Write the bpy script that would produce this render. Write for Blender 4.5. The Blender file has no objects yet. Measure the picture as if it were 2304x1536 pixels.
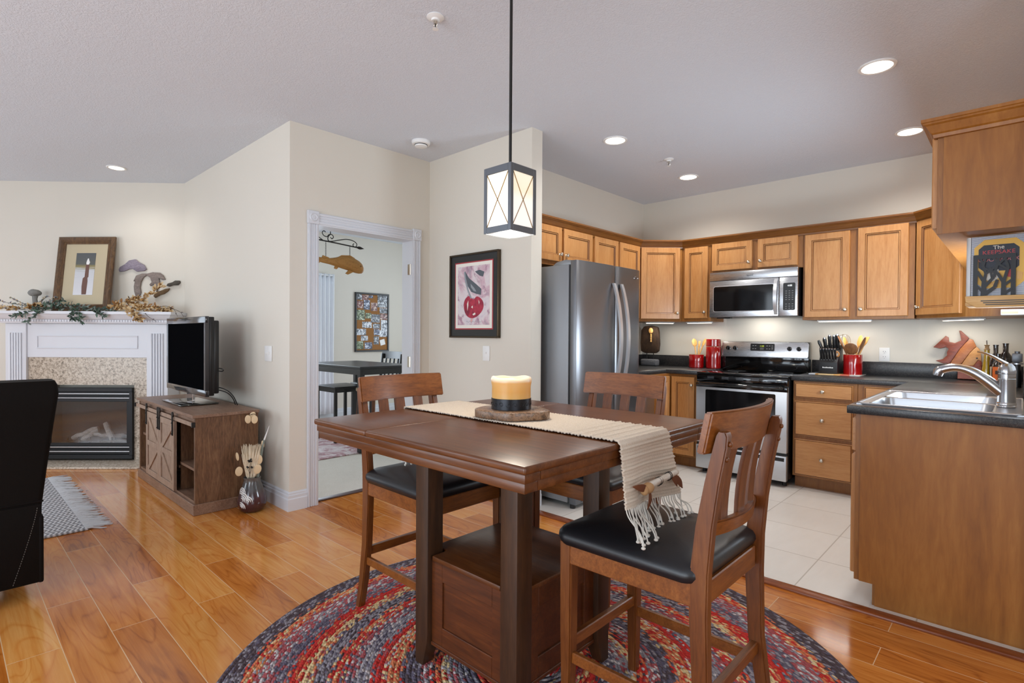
import bpy, bmesh, math, random
from mathutils import Vector, Matrix, noise

random.seed(11)
PI = math.pi
SC = bpy.context.scene
COL = SC.collection

# ------------------------------------------------------------------ camera
F_PX, YAW, PITCH, ROLL, CAM_H = 1218.836, 0.755425, 0.0113928, 0.00653286, 1.25
def camera_axes():
    cy, sy = math.cos(YAW), math.sin(YAW)
    cp, sp = math.cos(PITCH), math.sin(PITCH)
    cr, sr = math.cos(ROLL), math.sin(ROLL)
    L = Matrix(((cy, sy, 0), (0, 0, -1), (-sy, cy, 0)))
    P = Matrix(((1, 0, 0), (0, cp, -sp), (0, sp, cp)))
    Q = Matrix(((cr, -sr, 0), (sr, cr, 0), (0, 0, 1)))
    return Q @ P @ L
_A = camera_axes()
cam_data = bpy.data.cameras.new('camera')
cam = bpy.data.objects.new('camera', cam_data)
COL.objects.link(cam)
right, down, fwd = Vector(_A[0]), Vector(_A[1]), Vector(_A[2])
rot = Matrix((right, -down, -fwd)).transposed()
cam.matrix_world = Matrix.Translation((0, 0, CAM_H)) @ rot.to_4x4()
cam_data.sensor_fit = 'HORIZONTAL'
cam_data.sensor_width = 36.0
cam_data.lens = F_PX / 2304 * 36.0
cam_data.clip_start = 0.02
SC.camera = cam

# ------------------------------------------------------------------ light and exposure
SC.view_settings.view_transform = 'Standard'
SC.view_settings.look = 'None'
SC.view_settings.exposure = -0.38
SC.view_settings.gamma = 1.0
SC.view_settings.use_curve_mapping = False
SC.cycles.use_denoising = True
SC.cycles.max_bounces = 10
SC.cycles.diffuse_bounces = 6
SC.cycles.glossy_bounces = 4
SC.cycles.transmission_bounces = 6
SC.cycles.caustics_reflective = False
SC.cycles.caustics_refractive = False
SC.cycles.sample_clamp_indirect = 4.0

world = bpy.data.worlds.new('daylight')
SC.world = world
world.use_nodes = True
bg = world.node_tree.nodes['Background']
bg.inputs[0].default_value = (0.86, 0.93, 1.0, 1)
bg.inputs[1].default_value = 2.0

def area(name, loc, aim, sx, sy, power, color=(1, 1, 1), spread=180):
    d = bpy.data.lights.new(name, 'AREA')
    d.shape = 'RECTANGLE'
    d.size, d.size_y = sx, sy
    d.energy = power
    d.color = color
    d.spread = math.radians(spread)
    o = bpy.data.objects.new(name, d)
    COL.objects.link(o)
    o.location = loc
    o.rotation_euler = Vector(aim).to_track_quat('-Z', 'Z').to_euler()
    return o
DAY = (0.76, 0.88, 1.0)
area('daylight_rear_window', (-4.9, -3.13, 1.35), (0, 1, 0.25), 2.3, 1.9, 62, DAY)
area('daylight_patio_door', (-1.2, -3.13, 1.18), (0, 1, 0.5), 2.9, 2.1, 170, DAY)
area('daylight_side_window', (1.93, -0.2, 1.4), (-1, 0.15, 0.35), 2.4, 1.6, 40, DAY)
area('daylight_left_window', (-7.9, -1.7, 1.4), (1, 0.25, 0.3), 1.8, 1.7, 26, DAY)
area('added_pass_window', (0.10, 3.9, 1.37), (-1, 0.0, 0.55), 1.5, 0.5, 85, DAY)  # unseen window light over the sink, added to brighten the kitchen ceiling
area('daylight_study_window', (-7.42, 3.1, 1.5), (1, 0.0, 0.0), 1.3, 1.3, 48, DAY)
area('daylight_study_side_window', (-5.6, 6.08, 1.5), (0.1, -1, 0.1), 1.8, 1.3, 45, DAY)

# ------------------------------------------------------------------ materials
def lin(c):
    if isinstance(c, str):
        c = c.lstrip('#')
        c = [int(c[i:i + 2], 16) / 255 for i in (0, 2, 4)]
    return tuple((v / 12.92 if v <= 0.04045 else ((v + 0.055) / 1.055) ** 2.4) for v in c) + (1.0,)

class NT:
    """small helper around a material's node tree"""
    def __init__(s, name):
        s.m = bpy.data.materials.new(name)
        s.m.use_nodes = True
        s.t = s.m.node_tree
        s.b = s.t.nodes['Principled BSDF']
    def n(s, kind, **kw):
        x = s.t.nodes.new(kind)
        for k, v in kw.items():
            if k in x.inputs.keys():
                x.inputs[k].default_value = v
            else:
                setattr(x, k, v)
        return x
    def l(s, a, b):
        s.t.links.new(a, b)
    def coord(s, kind='Object', scale=(1, 1, 1), rot=(0, 0, 0), loc=(0, 0, 0)):
        tc = s.n('ShaderNodeTexCoord')
        mp = s.n('ShaderNodeMapping')
        mp.inputs['Scale'].default_value = scale
        mp.inputs['Rotation'].default_value = rot
        mp.inputs['Location'].default_value = loc
        s.l(tc.outputs[kind], mp.inputs['Vector'])
        return mp.outputs['Vector']
    def noise(s, vec, scale, detail=3, rough=0.55, dist=0.0):
        x = s.n('ShaderNodeTexNoise')
        x.inputs['Scale'].default_value = scale
        x.inputs['Detail'].default_value = detail
        x.inputs['Roughness'].default_value = rough
        x.inputs['Distortion'].default_value = dist
        s.l(vec, x.inputs['Vector'])
        return x.outputs['Fac']
    def ramp(s, fac, stops, mode='LINEAR'):
        r = s.n('ShaderNodeValToRGB')
        e = r.color_ramp.elements
        r.color_ramp.interpolation = mode
        while len(e) < len(stops):
            e.new(0.5)
        for i, (p, c) in enumerate(stops):
            e[i].position = p
            e[i].color = lin(c) if not isinstance(c, tuple) else c
        s.l(fac, r.inputs['Fac'])
        return r.outputs['Color']
    def mix(s, fac, a, b, blend='MIX'):
        x = s.n('ShaderNodeMix', data_type='RGBA', blend_type=blend)
        if hasattr(fac, 'is_linked') or hasattr(fac, 'links'):
            s.l(fac, x.inputs[0])
        else:
            x.inputs[0].default_value = fac
        for v, i in ((a, 6), (b, 7)):
            if isinstance(v, (str, tuple)):
                x.inputs[i].default_value = lin(v) if isinstance(v, str) else v
            else:
                s.l(v, x.inputs[i])
        return x.outputs[2]
    def math(s, op, a, b=0.0, c=0.0):
        x = s.n('ShaderNodeMath', operation=op)
        for i, v in enumerate((a, b, c)):
            if isinstance(v, (int, float)):
                x.inputs[i].default_value = v
            else:
                s.l(v, x.inputs[i])
        return x.outputs[0]
    def bump(s, h, strength=0.3, dist=0.01):
        x = s.n('ShaderNodeBump')
        x.inputs['Strength'].default_value = strength
        x.inputs['Distance'].default_value = dist
        s.l(h, x.inputs['Height'])
        s.l(x.outputs['Normal'], s.b.inputs['Normal'])
    def base(s, c):
        if isinstance(c, (str, tuple)):
            s.b.inputs['Base Color'].default_value = lin(c) if isinstance(c, str) else c
        else:
            s.l(c, s.b.inputs['Base Color'])
    def rough(s, r):
        if isinstance(r, (int, float)):
            s.b.inputs['Roughness'].default_value = r
        else:
            s.l(r, s.b.inputs['Roughness'])
    def set(s, **kw):
        for k, v in kw.items():
            s.b.inputs[k.replace('_', ' ')].default_value = v

def plain(name, color, rough=0.5, metal=0.0, spec=0.5, coat=0.0, bump=None):
    x = NT(name)
    x.base(color)
    x.rough(rough)
    x.set(Metallic=metal)
    x.b.inputs['Specular IOR Level'].default_value = spec
    x.b.inputs['Coat Weight'].default_value = coat
    x.b.inputs['Coat Roughness'].default_value = 0.08
    if bump:
        v = x.coord()
        x.bump(x.noise(v, bump[0], 4), bump[1], bump[2] if len(bump) > 2 else 0.005)
    return x.m

def wood(name, dark, mid, light, grain=(1, 1, 1), scale=6.0, rough=0.4, coat=0.0, fine=0.35, bump=0.05):
    """grain: scale per axis, small along the fibre"""
    x = NT(name)
    v = x.coord('Object', grain)
    a = x.noise(v, scale, 5, 0.6, 1.4)
    b = x.noise(v, scale * 7, 3, 0.6, 0.4)
    f = x.math('ADD', x.math('MULTIPLY', a, 1 - fine), x.math('MULTIPLY', b, fine))
    x.base(x.ramp(f, ((0.30, dark), (0.5, mid), (0.70, light))))
    x.rough(rough)
    x.b.inputs['Coat Weight'].default_value = coat
    x.b.inputs['Coat Roughness'].default_value = 0.15
    x.bump(b, bump, 0.002)
    return x.m

def brushed(name, color, rough=0.3, axis=(1, 1, 60), metal=1.0):
    x = NT(name)
    v = x.coord('Object', axis)
    f = x.noise(v, 18, 4)
    x.base(x.mix(f, tuple(0.86 * c for c in lin(color)[:3]) + (1,), lin(color)))
    x.rough(x.math('ADD', x.math('MULTIPLY', f, 0.12), rough - 0.06))
    x.set(Metallic=metal)
    return x.m

M = {}
def wall_paint(name, color, bumpy=0.08):
    x = NT(name)
    v = x.coord()
    x.base(x.mix(x.noise(v, 2.0, 2), color, tuple(0.97 * c for c in lin(color)[:3]) + (1,)))
    x.rough(0.75)
    x.bump(x.noise(v, 160, 3), bumpy, 0.004)
    return x.m
M['wall'] = wall_paint('wall_paint', '#d9d3c7')
M['ceiling'] = None
def ceiling_mat():
    x = NT('stippled_ceiling')
    v = x.coord()
    x.base('#d8dee7')
    x.rough(0.85)
    a = x.noise(v, 42, 4, 0.6, 2.2)
    x.bump(x.ramp(a, ((0.42, '#000000'), (0.56, '#ffffff'))), 0.35, 0.006)
    return x.m
M['ceiling'] = ceiling_mat()
M['trim'] = plain('trim_paint', '#d3d6dc', 0.35)
M['mantel'] = plain('mantel_paint', '#dcdde2', 0.35)

def floor_mat():
    x = NT('hardwood_planks')
    tc = x.n('ShaderNodeTexCoord')
    mp = x.n('ShaderNodeMapping')
    mp.inputs['Location'].default_value = (0.4, -0.010, 0)
    x.l(tc.outputs['Object'], mp.inputs['Vector'])
    v = mp.outputs['Vector']
    br = x.n('ShaderNodeTexBrick', offset=0.37, offset_frequency=2, squash=1.0)
    br.inputs['Color1'].default_value = (0, 0, 0, 1)
    br.inputs['Color2'].default_value = (1, 1, 1, 1)
    br.inputs['Mortar'].default_value = (0.5, 0.5, 0.5, 1)
    br.inputs['Scale'].default_value = 1.0
    br.inputs['Brick Width'].default_value = 1.18
    br.inputs['Row Height'].default_value = 0.1625
    br.inputs['Mortar Size'].default_value = 0.0017
    br.inputs['Mortar Smooth'].default_value = 0.3
    x.l(v, br.inputs['Vector'])
    sep = x.n('ShaderNodeSeparateColor')
    x.l(br.outputs['Color'], sep.inputs[0])
    rnd = sep.outputs[0]
    # grain, shifted per plank
    sx = x.n('ShaderNodeSeparateXYZ')
    x.l(v, sx.inputs[0])
    cx = x.n('ShaderNodeCombineXYZ')
    x.l(x.math('ADD', x.math('MULTIPLY', sx.outputs[0], 0.55), x.math('MULTIPLY', rnd, 37.0)), cx.inputs[0])
    x.l(x.math('ADD', x.math('MULTIPLY', sx.outputs[1], 5.0), x.math('MULTIPLY', rnd, 11.0)), cx.inputs[1])
    g1 = x.noise(cx.outputs[0], 1.7, 5, 0.55, 2.2)
    cx2 = x.n('ShaderNodeCombineXYZ')
    x.l(x.math('ADD', x.math('MULTIPLY', sx.outputs[0], 1.2), x.math('MULTIPLY', rnd, 37.0)), cx2.inputs[0])
    x.l(x.math('MULTIPLY', sx.outputs[1], 60.0), cx2.inputs[1])
    g2 = x.noise(cx2.outputs[0], 1.6, 4, 0.6, 0.6)
    w = x.n('ShaderNodeTexWave', wave_type='RINGS', rings_direction='Z')
    w.inputs['Scale'].default_value = 1.1
    w.inputs['Distortion'].default_value = 9.0
    w.inputs['Detail'].default_value = 3.0
    w.inputs['Detail Scale'].default_value = 1.1
    x.l(cx.outputs[0], w.inputs['Vector'])
    cx3 = x.n('ShaderNodeCombineXYZ')
    x.l(x.math('ADD', x.math('MULTIPLY', sx.outputs[0], 0.5), x.math('MULTIPLY', rnd, 53.0)), cx3.inputs[0])
    x.l(x.math('ADD', x.math('MULTIPLY', sx.outputs[1], 3.2), x.math('MULTIPLY', rnd, 29.0)), cx3.inputs[1])
    cloud = x.noise(cx3.outputs[0], 1.5, 2, 0.5, 0.8)
    lines = x.math('FRACT', x.math('MULTIPLY', cloud, 16.0))
    lines = x.math('ABSOLUTE', x.math('SUBTRACT', lines, 0.5))
    lines = x.math('MULTIPLY', x.math('SMOOTH_MIN', lines, 0.16, 0.1), 3.0)
    f = x.math('ADD', x.math('MULTIPLY', g1, 0.46), x.math('MULTIPLY', g2, 0.24))
    f = x.math('ADD', f, x.math('MULTIPLY', lines, 0.22))
    f = x.math('ADD', f, 0.075)
    f = x.math('ADD', f, x.math('MULTIPLY', x.math('SUBTRACT', rnd, 0.5), 0.30))
    col = x.ramp(f, ((0.24, '#8a4514'), (0.38, '#b46826'), (0.50, '#c67a34'), (0.62, '#d18c44'), (0.78, '#dea45e')))
    col = x.mix(br.outputs['Fac'], col, '#dcb98e')
    x.base(col)
    x.rough(x.math('ADD', 0.10, x.math('MULTIPLY', g2, 0.06)))
    x.b.inputs['Specular IOR Level'].default_value = 0.5
    x.bump(x.math('SUBTRACT', x.math('MULTIPLY', g2, 0.10), br.outputs['Fac']), 0.12, 0.002)
    return x.m
M['floor'] = floor_mat()

def tile_mat():
    x = NT('ceramic_tile')
    v = x.coord('Object', (1, 1, 1), loc=(0.8195, -2.948 + 0.049, 0))
    br = x.n('ShaderNodeTexBrick', offset=0.0, squash=1.0)
    br.inputs['Color1'].default_value = lin('#e6e4e0')
    br.inputs['Color2'].default_value = lin('#e0ddd8')
    br.inputs['Mortar'].default_value = lin('#bdb8b0')
    br.inputs['Scale'].default_value = 1.0
    br.inputs['Brick Width'].default_value = 0.4945
    br.inputs['Row Height'].default_value = 0.4945
    br.inputs['Mortar Size'].default_value = 0.0035
    br.inputs['Mortar Smooth'].default_value = 0.2
    x.l(v, br.inputs['Vector'])
    st = x.noise(x.coord('Object', (3, 0.8, 1)), 5, 5, 0.6, 1.0)
    x.base(x.mix(x.math('MULTIPLY', st, 0.22), br.outputs['Color'], '#bdb6ab', 'MULTIPLY'))
    x.rough(0.38)
    x.bump(br.outputs['Fac'], -0.3, 0.003)
    return x.m
M['tile'] = tile_mat()

def carpet_mat(name, a, b):
    x = NT(name)
    v = x.coord()
    f = x.noise(v, 190, 2)
    g = x.noise(v, 9, 3)
    x.base(x.mix(x.math('ADD', x.math('MULTIPLY', f, 0.8), x.math('MULTIPLY', g, 0.2)), a, b))
    x.rough(0.95)
    x.b.inputs['Specular IOR Level'].default_value = 0.1
    x.bump(f, 0.7, 0.01)
    return x.m
M['carpet'] = carpet_mat('beige_carpet', '#c8bfb2', '#f6f1e8')

M['cab'] = wood('maple_cabinet', '#a66d38', '#b9824c', '#c5925c', (6, 6, 0.6), 3.0, 0.38, 0.15, 0.4)
M['cab_h'] = wood('maple_drawer', '#a66d38', '#b9824c', '#c5925c', (0.6, 6, 6), 3.0, 0.38, 0.15, 0.4)
M['glaze'] = plain('cabinet_glaze', '#5a3011', 0.5)
M['cab_dark'] = wood('cabinet_frame_wood', '#7c4a1b', '#8c5925', '#996730', (6, 6, 0.7), 3.0, 0.42, 0.1, 0.4)
M['crown'] = wood('crown_wood', '#63390f', '#764718', '#86561f', (0.6, 0.6, 6), 3.0, 0.4, 0.1, 0.4)
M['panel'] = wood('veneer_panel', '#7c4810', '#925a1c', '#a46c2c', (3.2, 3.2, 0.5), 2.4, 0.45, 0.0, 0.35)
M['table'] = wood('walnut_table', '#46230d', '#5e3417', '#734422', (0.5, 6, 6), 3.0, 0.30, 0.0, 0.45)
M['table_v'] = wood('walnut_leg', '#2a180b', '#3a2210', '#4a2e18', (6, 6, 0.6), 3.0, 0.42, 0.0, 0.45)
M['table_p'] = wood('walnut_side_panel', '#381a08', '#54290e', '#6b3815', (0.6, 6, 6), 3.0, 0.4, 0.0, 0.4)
M['chair'] = wood('oak_chair', '#4c2507', '#693711', '#7e4a1e', (6, 6, 0.6), 3.5, 0.38, 0.1, 0.45)
M['chair_h'] = wood('oak_chair_rail', '#5a2c0a', '#7c4416', '#925826', (0.8, 6, 6), 3.5, 0.36, 0.15, 0.45)
M['rustic'] = wood('rustic_oak', '#452c18', '#6e4d33', '#8a6848', (5, 5, 0.8), 3.5, 0.55, 0.0, 0.5)
M['rustic_h'] = wood('rustic_oak_top', '#644838', '#886a56', '#a0826e', (0.8, 5, 5), 3.5, 0.4, 0.0, 0.5)  # lighter than the side oak: glare on the console top put into the colour
M['rustic_door'] = wood('rustic_oak_door', '#84695a', '#a08672', '#b49c88', (5, 5, 0.9), 3.5, 0.6, 0.0, 0.5)
M['leather'] = plain('black_leather', '#17171a', 0.38, bump=(220, 0.12, 0.002))
M['recliner'] = plain('dark_brown_leather', '#100c0a', 0.65, spec=0.10, bump=(160, 0.2, 0.003))
M['steel'] = brushed('stainless_steel', '#b9bbbf', 0.30, (1, 1, 40))
M['steel_h'] = brushed('stainless_brushed_wide', '#c4c6ca', 0.28, (1, 1, 50))
M['fridge'] = brushed('stainless_fridge_door', '#86888c', 0.36, (50, 50, 1.0))
M['fridge_side'] = plain('textured_gray_metal', '#8d8f92', 0.42, 0.5, bump=(260, 0.25, 0.003))
M['chrome'] = plain('chrome', '#d8dade', 0.10, 1.0)
M['satin'] = plain('satin_nickel', '#cfc6b8', 0.28, 1.0)
M['iron'] = plain('black_iron', '#22201e', 0.5, 0.4)
M['gunmetal'] = plain('gray_metal', '#6c7076', 0.38, 0.7)
M['black'] = plain('black_plastic', '#121214', 0.35)
M['black_gloss'] = plain('black_gloss', '#060607', 0.06, coat=0.6)
M['dark_glass'] = plain('dark_glass', '#0b0b0d', 0.08, spec=0.5)
M['tv_screen'] = plain('tv_screen', '#0b0b0d', 0.5, spec=0.0)
M['white'] = plain('white_plastic', '#e8e8e6', 0.4)
M['red'] = plain('red_glaze', '#940709', 0.12, coat=0.8)
M['cream'] = plain('cream_glaze', '#dfc7a6', 0.3)
M['spoon'] = wood('bamboo', '#c08840', '#d9a55c', '#e6ba76', (8, 8, 1), 4.0, 0.5)
M['spoon_d'] = wood('dark_utensil_wood', '#5e3a20', '#7c5130', '#96673f', (8, 8, 1), 4.0, 0.5)
def counter_mat():
    x = NT('speckled_laminate')
    v = x.coord()
    f = x.noise(v, 420, 2, 0.7)
    g = x.noise(v, 120, 3, 0.6)
    c = x.ramp(x.math('ADD', x.math('MULTIPLY', f, 0.65), x.math('MULTIPLY', g, 0.35)), ((0.38, '#141416'), (0.52, '#2b2b2e'), (0.64, '#5a564f')))
    x.base(c)
    x.rough(0.3)
    return x.m
M['counter'] = counter_mat()
def granite_mat():
    x = NT('granite')
    v = x.coord()
    f = x.noise(v, 55, 5, 0.7)
    h = x.noise(v, 150, 3, 0.7)
    c = x.ramp(f, ((0.30, '#4d4339'), (0.42, '#a39482'), (0.52, '#c6b7a4'), (0.68, '#ddd2c2')))
    c = x.mix(x.ramp(h, ((0.30, '#ffffff'), (0.40, '#000000'))), c, '#3a332c')
    x.base(c)
    x.rough(0.22)
    return x.m
M['granite'] = granite_mat()
def emit(name, color, strength, base='#ffffff'):
    x = NT(name)
    x.base(base)
    x.b.inputs['Emission Color'].default_value = lin(color)
    x.b.inputs['Emission Strength'].default_value = strength
    return x.m
M['lamp'] = emit('recessed_lamp', '#fff4e2', 9.0)
M['strip'] = emit('under_cabinet_tube', '#fff0da', 7.0)
# ------------------------------------------------------------------ geometry helpers
WM = {}      # name of an object -> the frame its geometry is written in

class MB:
    """collects shapes and links them as ONE mesh object"""
    def __init__(s):
        s.bm = bmesh.new()
        s.mi = 0
        s.X = None
    def _add(s, t):
        for f in t.faces:
            f.material_index = s.mi
        if s.X is not None:
            t.transform(s.X)
        me = bpy.data.meshes.new('tmp')
        t.to_mesh(me)
        t.free()
        s.bm.from_mesh(me)
        bpy.data.meshes.remove(me)
        return s
    def box(s, x0, x1, y0, y1, z0, z1, bev=0.0, seg=2):
        t = bmesh.new()
        bmesh.ops.create_cube(t, size=1.0)
        for v in t.verts:
            v.co = Vector(((x0 + x1) / 2 + v.co.x * (x1 - x0), (y0 + y1) / 2 + v.co.y * (y1 - y0), (z0 + z1) / 2 + v.co.z * (z1 - z0)))
        if bev:
            bmesh.ops.bevel(t, geom=t.edges[:], offset=bev, segments=seg, profile=0.5, affect='EDGES')
        return s._add(t)
    def prism(s, poly, a, b, plane='xy', bev=0.0, seg=2):
        """poly extruded from a to b along the axis the plane leaves out"""
        t = bmesh.new()
        def P(u, v, w):
            return {'xy': (u, v, w), 'xz': (u, w, v), 'yz': (w, u, v)}[plane]
        lo = [t.verts.new(P(u, v, a)) for u, v in poly]
        hi = [t.verts.new(P(u, v, b)) for u, v in poly]
        n = len(poly)
        t.faces.new(lo[::-1])
        t.faces.new(hi)
        for i in range(n):
            t.faces.new((lo[i], lo[(i + 1) % n], hi[(i + 1) % n], hi[i]))
        bmesh.ops.recalc_face_normals(t, faces=t.faces[:])
        if bev:
            es = [e for e in t.edges if len(e.link_faces) == 2 and e.calc_face_angle(0) > 0.6]
            bmesh.ops.bevel(t, geom=es, offset=bev, segments=seg, profile=0.5, affect='EDGES')
        return s._add(t)
    def tube(s, pts, r, n=8, closed=False, flat=1.0):
        pts = [Vector(p) for p in pts]
        N = len(pts)
        rs = r if isinstance(r, (list, tuple)) else [r] * N
        t = bmesh.new()
        rings = []
        up = None
        for i in range(N):
            a = pts[(i - 1) % N] if (closed or i > 0) else pts[i]
            b = pts[(i + 1) % N] if (closed or i < N - 1) else pts[i]
            d = (b - a).normalized()
            if up is None:
                up = Vector((0, 0, 1)) if abs(d.z) < 0.9 else Vector((1, 0, 0))
            u = (up - d * up.dot(d))
            if u.length < 1e-6:
                u = d.orthogonal()
            u.normalize()
            up = u
            w = d.cross(u)
            rings.append([t.verts.new(pts[i] + (u * math.cos(2 * PI * k / n) * flat + w * math.sin(2 * PI * k / n)) * rs[i]) for k in range(n)])
        for i in range(N if closed else N - 1):
            A, B = rings[i], rings[(i + 1) % N]
            for k in range(n):
                t.faces.new((A[k], A[(k + 1) % n], B[(k + 1) % n], B[k]))
        if not closed:
            t.faces.new(rings[0][::-1])
            t.faces.new(rings[-1])
        bmesh.ops.recalc_face_normals(t, faces=t.faces[:])
        return s._add(t)
    def cyl(s, p0, p1, r0, r1=None, n=20):
        return s.tube([p0, p1], [r0, r0 if r1 is None else r1], n)
    def lathe(s, prof, c=(0, 0, 0), n=32, axis='z'):
        """prof: (radius, height) pairs; a radius of 0 closes the end"""
        t = bmesh.new()
        rings = []
        for r, h in prof:
            if r <= 1e-6:
                rings.append([t.verts.new((0, 0, h))])
            else:
                rings.append([t.verts.new((r * math.cos(2 * PI * k / n), r * math.sin(2 * PI * k / n), h)) for k in range(n)])
        for A, B in zip(rings, rings[1:]):
            for k in range(n):
                q = [A[k % len(A)], A[(k + 1) % len(A)], B[(k + 1) % len(B)], B[k % len(B)]]
                u = []
                for v in q:
                    if v not in u:
                        u.append(v)
                if len(u) >= 3:
                    try:
                        t.faces.new(u)
                    except ValueError:
                        pass
        if axis == 'y':
            t.transform(Matrix.Rotation(PI / 2, 4, 'X'))       # height runs towards -y
        elif axis == 'x':
            t.transform(Matrix.Rotation(PI / 2, 4, 'Y'))       # height runs towards +x
        t.transform(Matrix.Translation(c))
        bmesh.ops.recalc_face_normals(t, faces=t.faces[:])
        return s._add(t)
    def ball(s, c, r, sc=(1, 1, 1), n=16, rot=None):
        t = bmesh.new()
        bmesh.ops.create_uvsphere(t, u_segments=n, v_segments=max(6, n // 2), radius=r)
        m = Matrix.Diagonal((*sc, 1))
        if rot is not None:
            m = rot.to_4x4() @ m
        t.transform(Matrix.Translation(c) @ m)
        return s._add(t)
    def grid(s, fn, nu, nv, close_u=False, thick=0.0):
        """fn(u, v) -> point, u and v in 0..1"""
        t = bmesh.new()
        P = [[t.verts.new(fn(i / (nu if close_u else nu - 1), j / (nv - 1))) for j in range(nv)] for i in range(nu)]
        for i in range(nu if close_u else nu - 1):
            for j in range(nv - 1):
                t.faces.new((P[i][j], P[(i + 1) % nu][j], P[(i + 1) % nu][j + 1], P[i][j + 1]))
        bmesh.ops.recalc_face_normals(t, faces=t.faces[:])
        if thick:
            bmesh.ops.solidify(t, geom=t.faces[:], thickness=thick)
        return s._add(t)
    def quads(s, loops, cap=True):
        """stitches equal loops of points, closes the last one"""
        t = bmesh.new()
        L = [[t.verts.new(p) for p in lp] for lp in loops]
        n = len(L[0])
        for A, B in zip(L, L[1:]):
            for k in range(n):
                t.faces.new((A[k], A[(k + 1) % n], B[(k + 1) % n], B[k]))
        if cap:
            t.faces.new(L[-1])
        if cap is True:
            t.faces.new(L[0][::-1])
        bmesh.ops.recalc_face_normals(t, faces=t.faces[:])
        return s._add(t)
    def text(s, body, size, depth, mat4, extrude=True):
        cu = bpy.data.curves.new('tmp', 'FONT')
        cu.body, cu.size, cu.extrude = body, size, depth
        cu.align_x, cu.align_y = 'CENTER', 'CENTER'
        o = bpy.data.objects.new('tmp', cu)
        COL.objects.link(o)
        dg = bpy.context.evaluated_depsgraph_get()
        me = bpy.data.meshes.new_from_object(o.evaluated_get(dg))
        t = bmesh.new()
        t.from_mesh(me)
        t.transform(mat4)
        bpy.data.objects.remove(o)
        bpy.data.curves.remove(cu)
        bpy.data.meshes.remove(me)
        return s._add(t)
    def build(s, name, mats, parent=None, loc=None, world=False, sharp=35, smooth=True):
        bm = s.bm
        if world and parent is not None:
            bm.transform(WM[parent].inverted())
        if world and loc is not None and parent is None:
            bm.transform(Matrix.Translation(-Vector(loc)))
        th = math.radians(sharp)
        for f in bm.faces:
            f.smooth = smooth
        for e in bm.edges:
            if len(e.link_faces) == 2 and e.calc_face_angle(0) > th:
                e.smooth = False
        me = bpy.data.meshes.new(name)
        bm.to_mesh(me)
        bm.free()
        for m in (mats if isinstance(mats, (list, tuple)) else [mats]):
            me.materials.append(M[m] if isinstance(m, str) else m)
        o = bpy.data.objects.new(name, me)
        COL.objects.link(o)
        if parent is not None:
            o.parent = parent
            WM[o] = WM[parent]
        else:
            if loc is not None:
                o.location = loc
            WM[o] = Matrix.Translation(loc or (0, 0, 0))
        return o

def tag(o, label=None, cat=None, group=None, kind=None):
    for k, v in (('label', label), ('category', cat), ('group', group), ('kind', kind)):
        if v:
            o[k] = v
    return o

def thing(name, label, cat, loc=(0, 0, 0), rz=0.0, group=None):
    o = bpy.data.objects.new(name, None)
    o.empty_display_size = 0.05
    COL.objects.link(o)
    o.location = loc
    o.rotation_euler = (0, 0, rz)
    WM[o] = Matrix.Translation(loc) @ Matrix.Rotation(rz, 4, 'Z')
    return tag(o, label, cat, group)

def struct(name, mb, mat, parent=None, **kw):
    o = mb.build(name, mat, parent, **kw)
    if parent is None:
        o['kind'] = 'structure'
    return o

def copy_tree(o, parent=None):
    c = o.copy()
    COL.objects.link(c)
    if parent is not None:
        c.parent = parent
    WM[c] = WM[o]
    for ch in list(o.children):
        copy_tree(ch, c)
    return c

def arc(c, r, a0, a1, n, plane='xz', w=0.0):
    out = []
    for i in range(n + 1):
        a = a0 + (a1 - a0) * i / n
        u, v = c[0] + r * math.cos(a), c[1] + r * math.sin(a)
        out.append({'xy': (u, v, w), 'xz': (u, w, v), 'yz': (w, u, v)}[plane])
    return out

def bez(p0, p1, p2, p3, n=12):
    p0, p1, p2, p3 = map(Vector, (p0, p1, p2, p3))
    return [p0 * (1 - t) ** 3 + p1 * 3 * t * (1 - t) ** 2 + p2 * 3 * t * t * (1 - t) + p3 * t ** 3 for t in (i / n for i in range(n + 1))]

def smooth_line(pts, n=6):
    """Catmull-Rom through the points"""
    P = [Vector(p) for p in pts]
    P = [P[0] * 2 - P[1]] + P + [P[-1] * 2 - P[-2]]
    out = []
    for i in range(1, len(P) - 2):
        for k in range(n):
            t = k / n
            a, b, c, d = P[i - 1], P[i], P[i + 1], P[i + 2]
            out.append(0.5 * ((2 * b) + (c - a) * t + (2 * a - 5 * b + 4 * c - d) * t * t + (3 * b - a - 3 * c + d) * t ** 3))
    out.append(P[-2])
    return out

def rrect(x0, x1, y0, y1, r, n=4):
    out = []
    for cx, cy, a in ((x1 - r, y1 - r, 0), (x0 + r, y1 - r, 90), (x0 + r, y0 + r, 180), (x1 - r, y0 + r, 270)):
        for k in range(n + 1):
            t = math.radians(a + 90 * k / n)
            out.append((cx + r * math.cos(t), cy + r * math.sin(t)))
    return out

def sweep(mb, path, prof, closed=False):
    """prof: (outward offset, z) swept along a 2-d path; outward is the right-hand side"""
    n = len(path)
    loops = []
    for i in range(n):
        p = Vector(path[i])
        d0 = (p - Vector(path[i - 1])).normalized() if i > 0 else None
        d1 = (Vector(path[i + 1]) - p).normalized() if i < n - 1 else None
        d0 = d0 or d1
        d1 = d1 or d0
        n0, n1 = Vector((d0.y, -d0.x)), Vector((d1.y, -d1.x))
        m = (n0 + n1)
        m = m / max(0.2, (1 + n0.dot(n1)))
        loops.append([(p.x + m.x * o, p.y + m.y * o, z) for o, z in prof])
    mb.quads(loops)
    return mb

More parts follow.
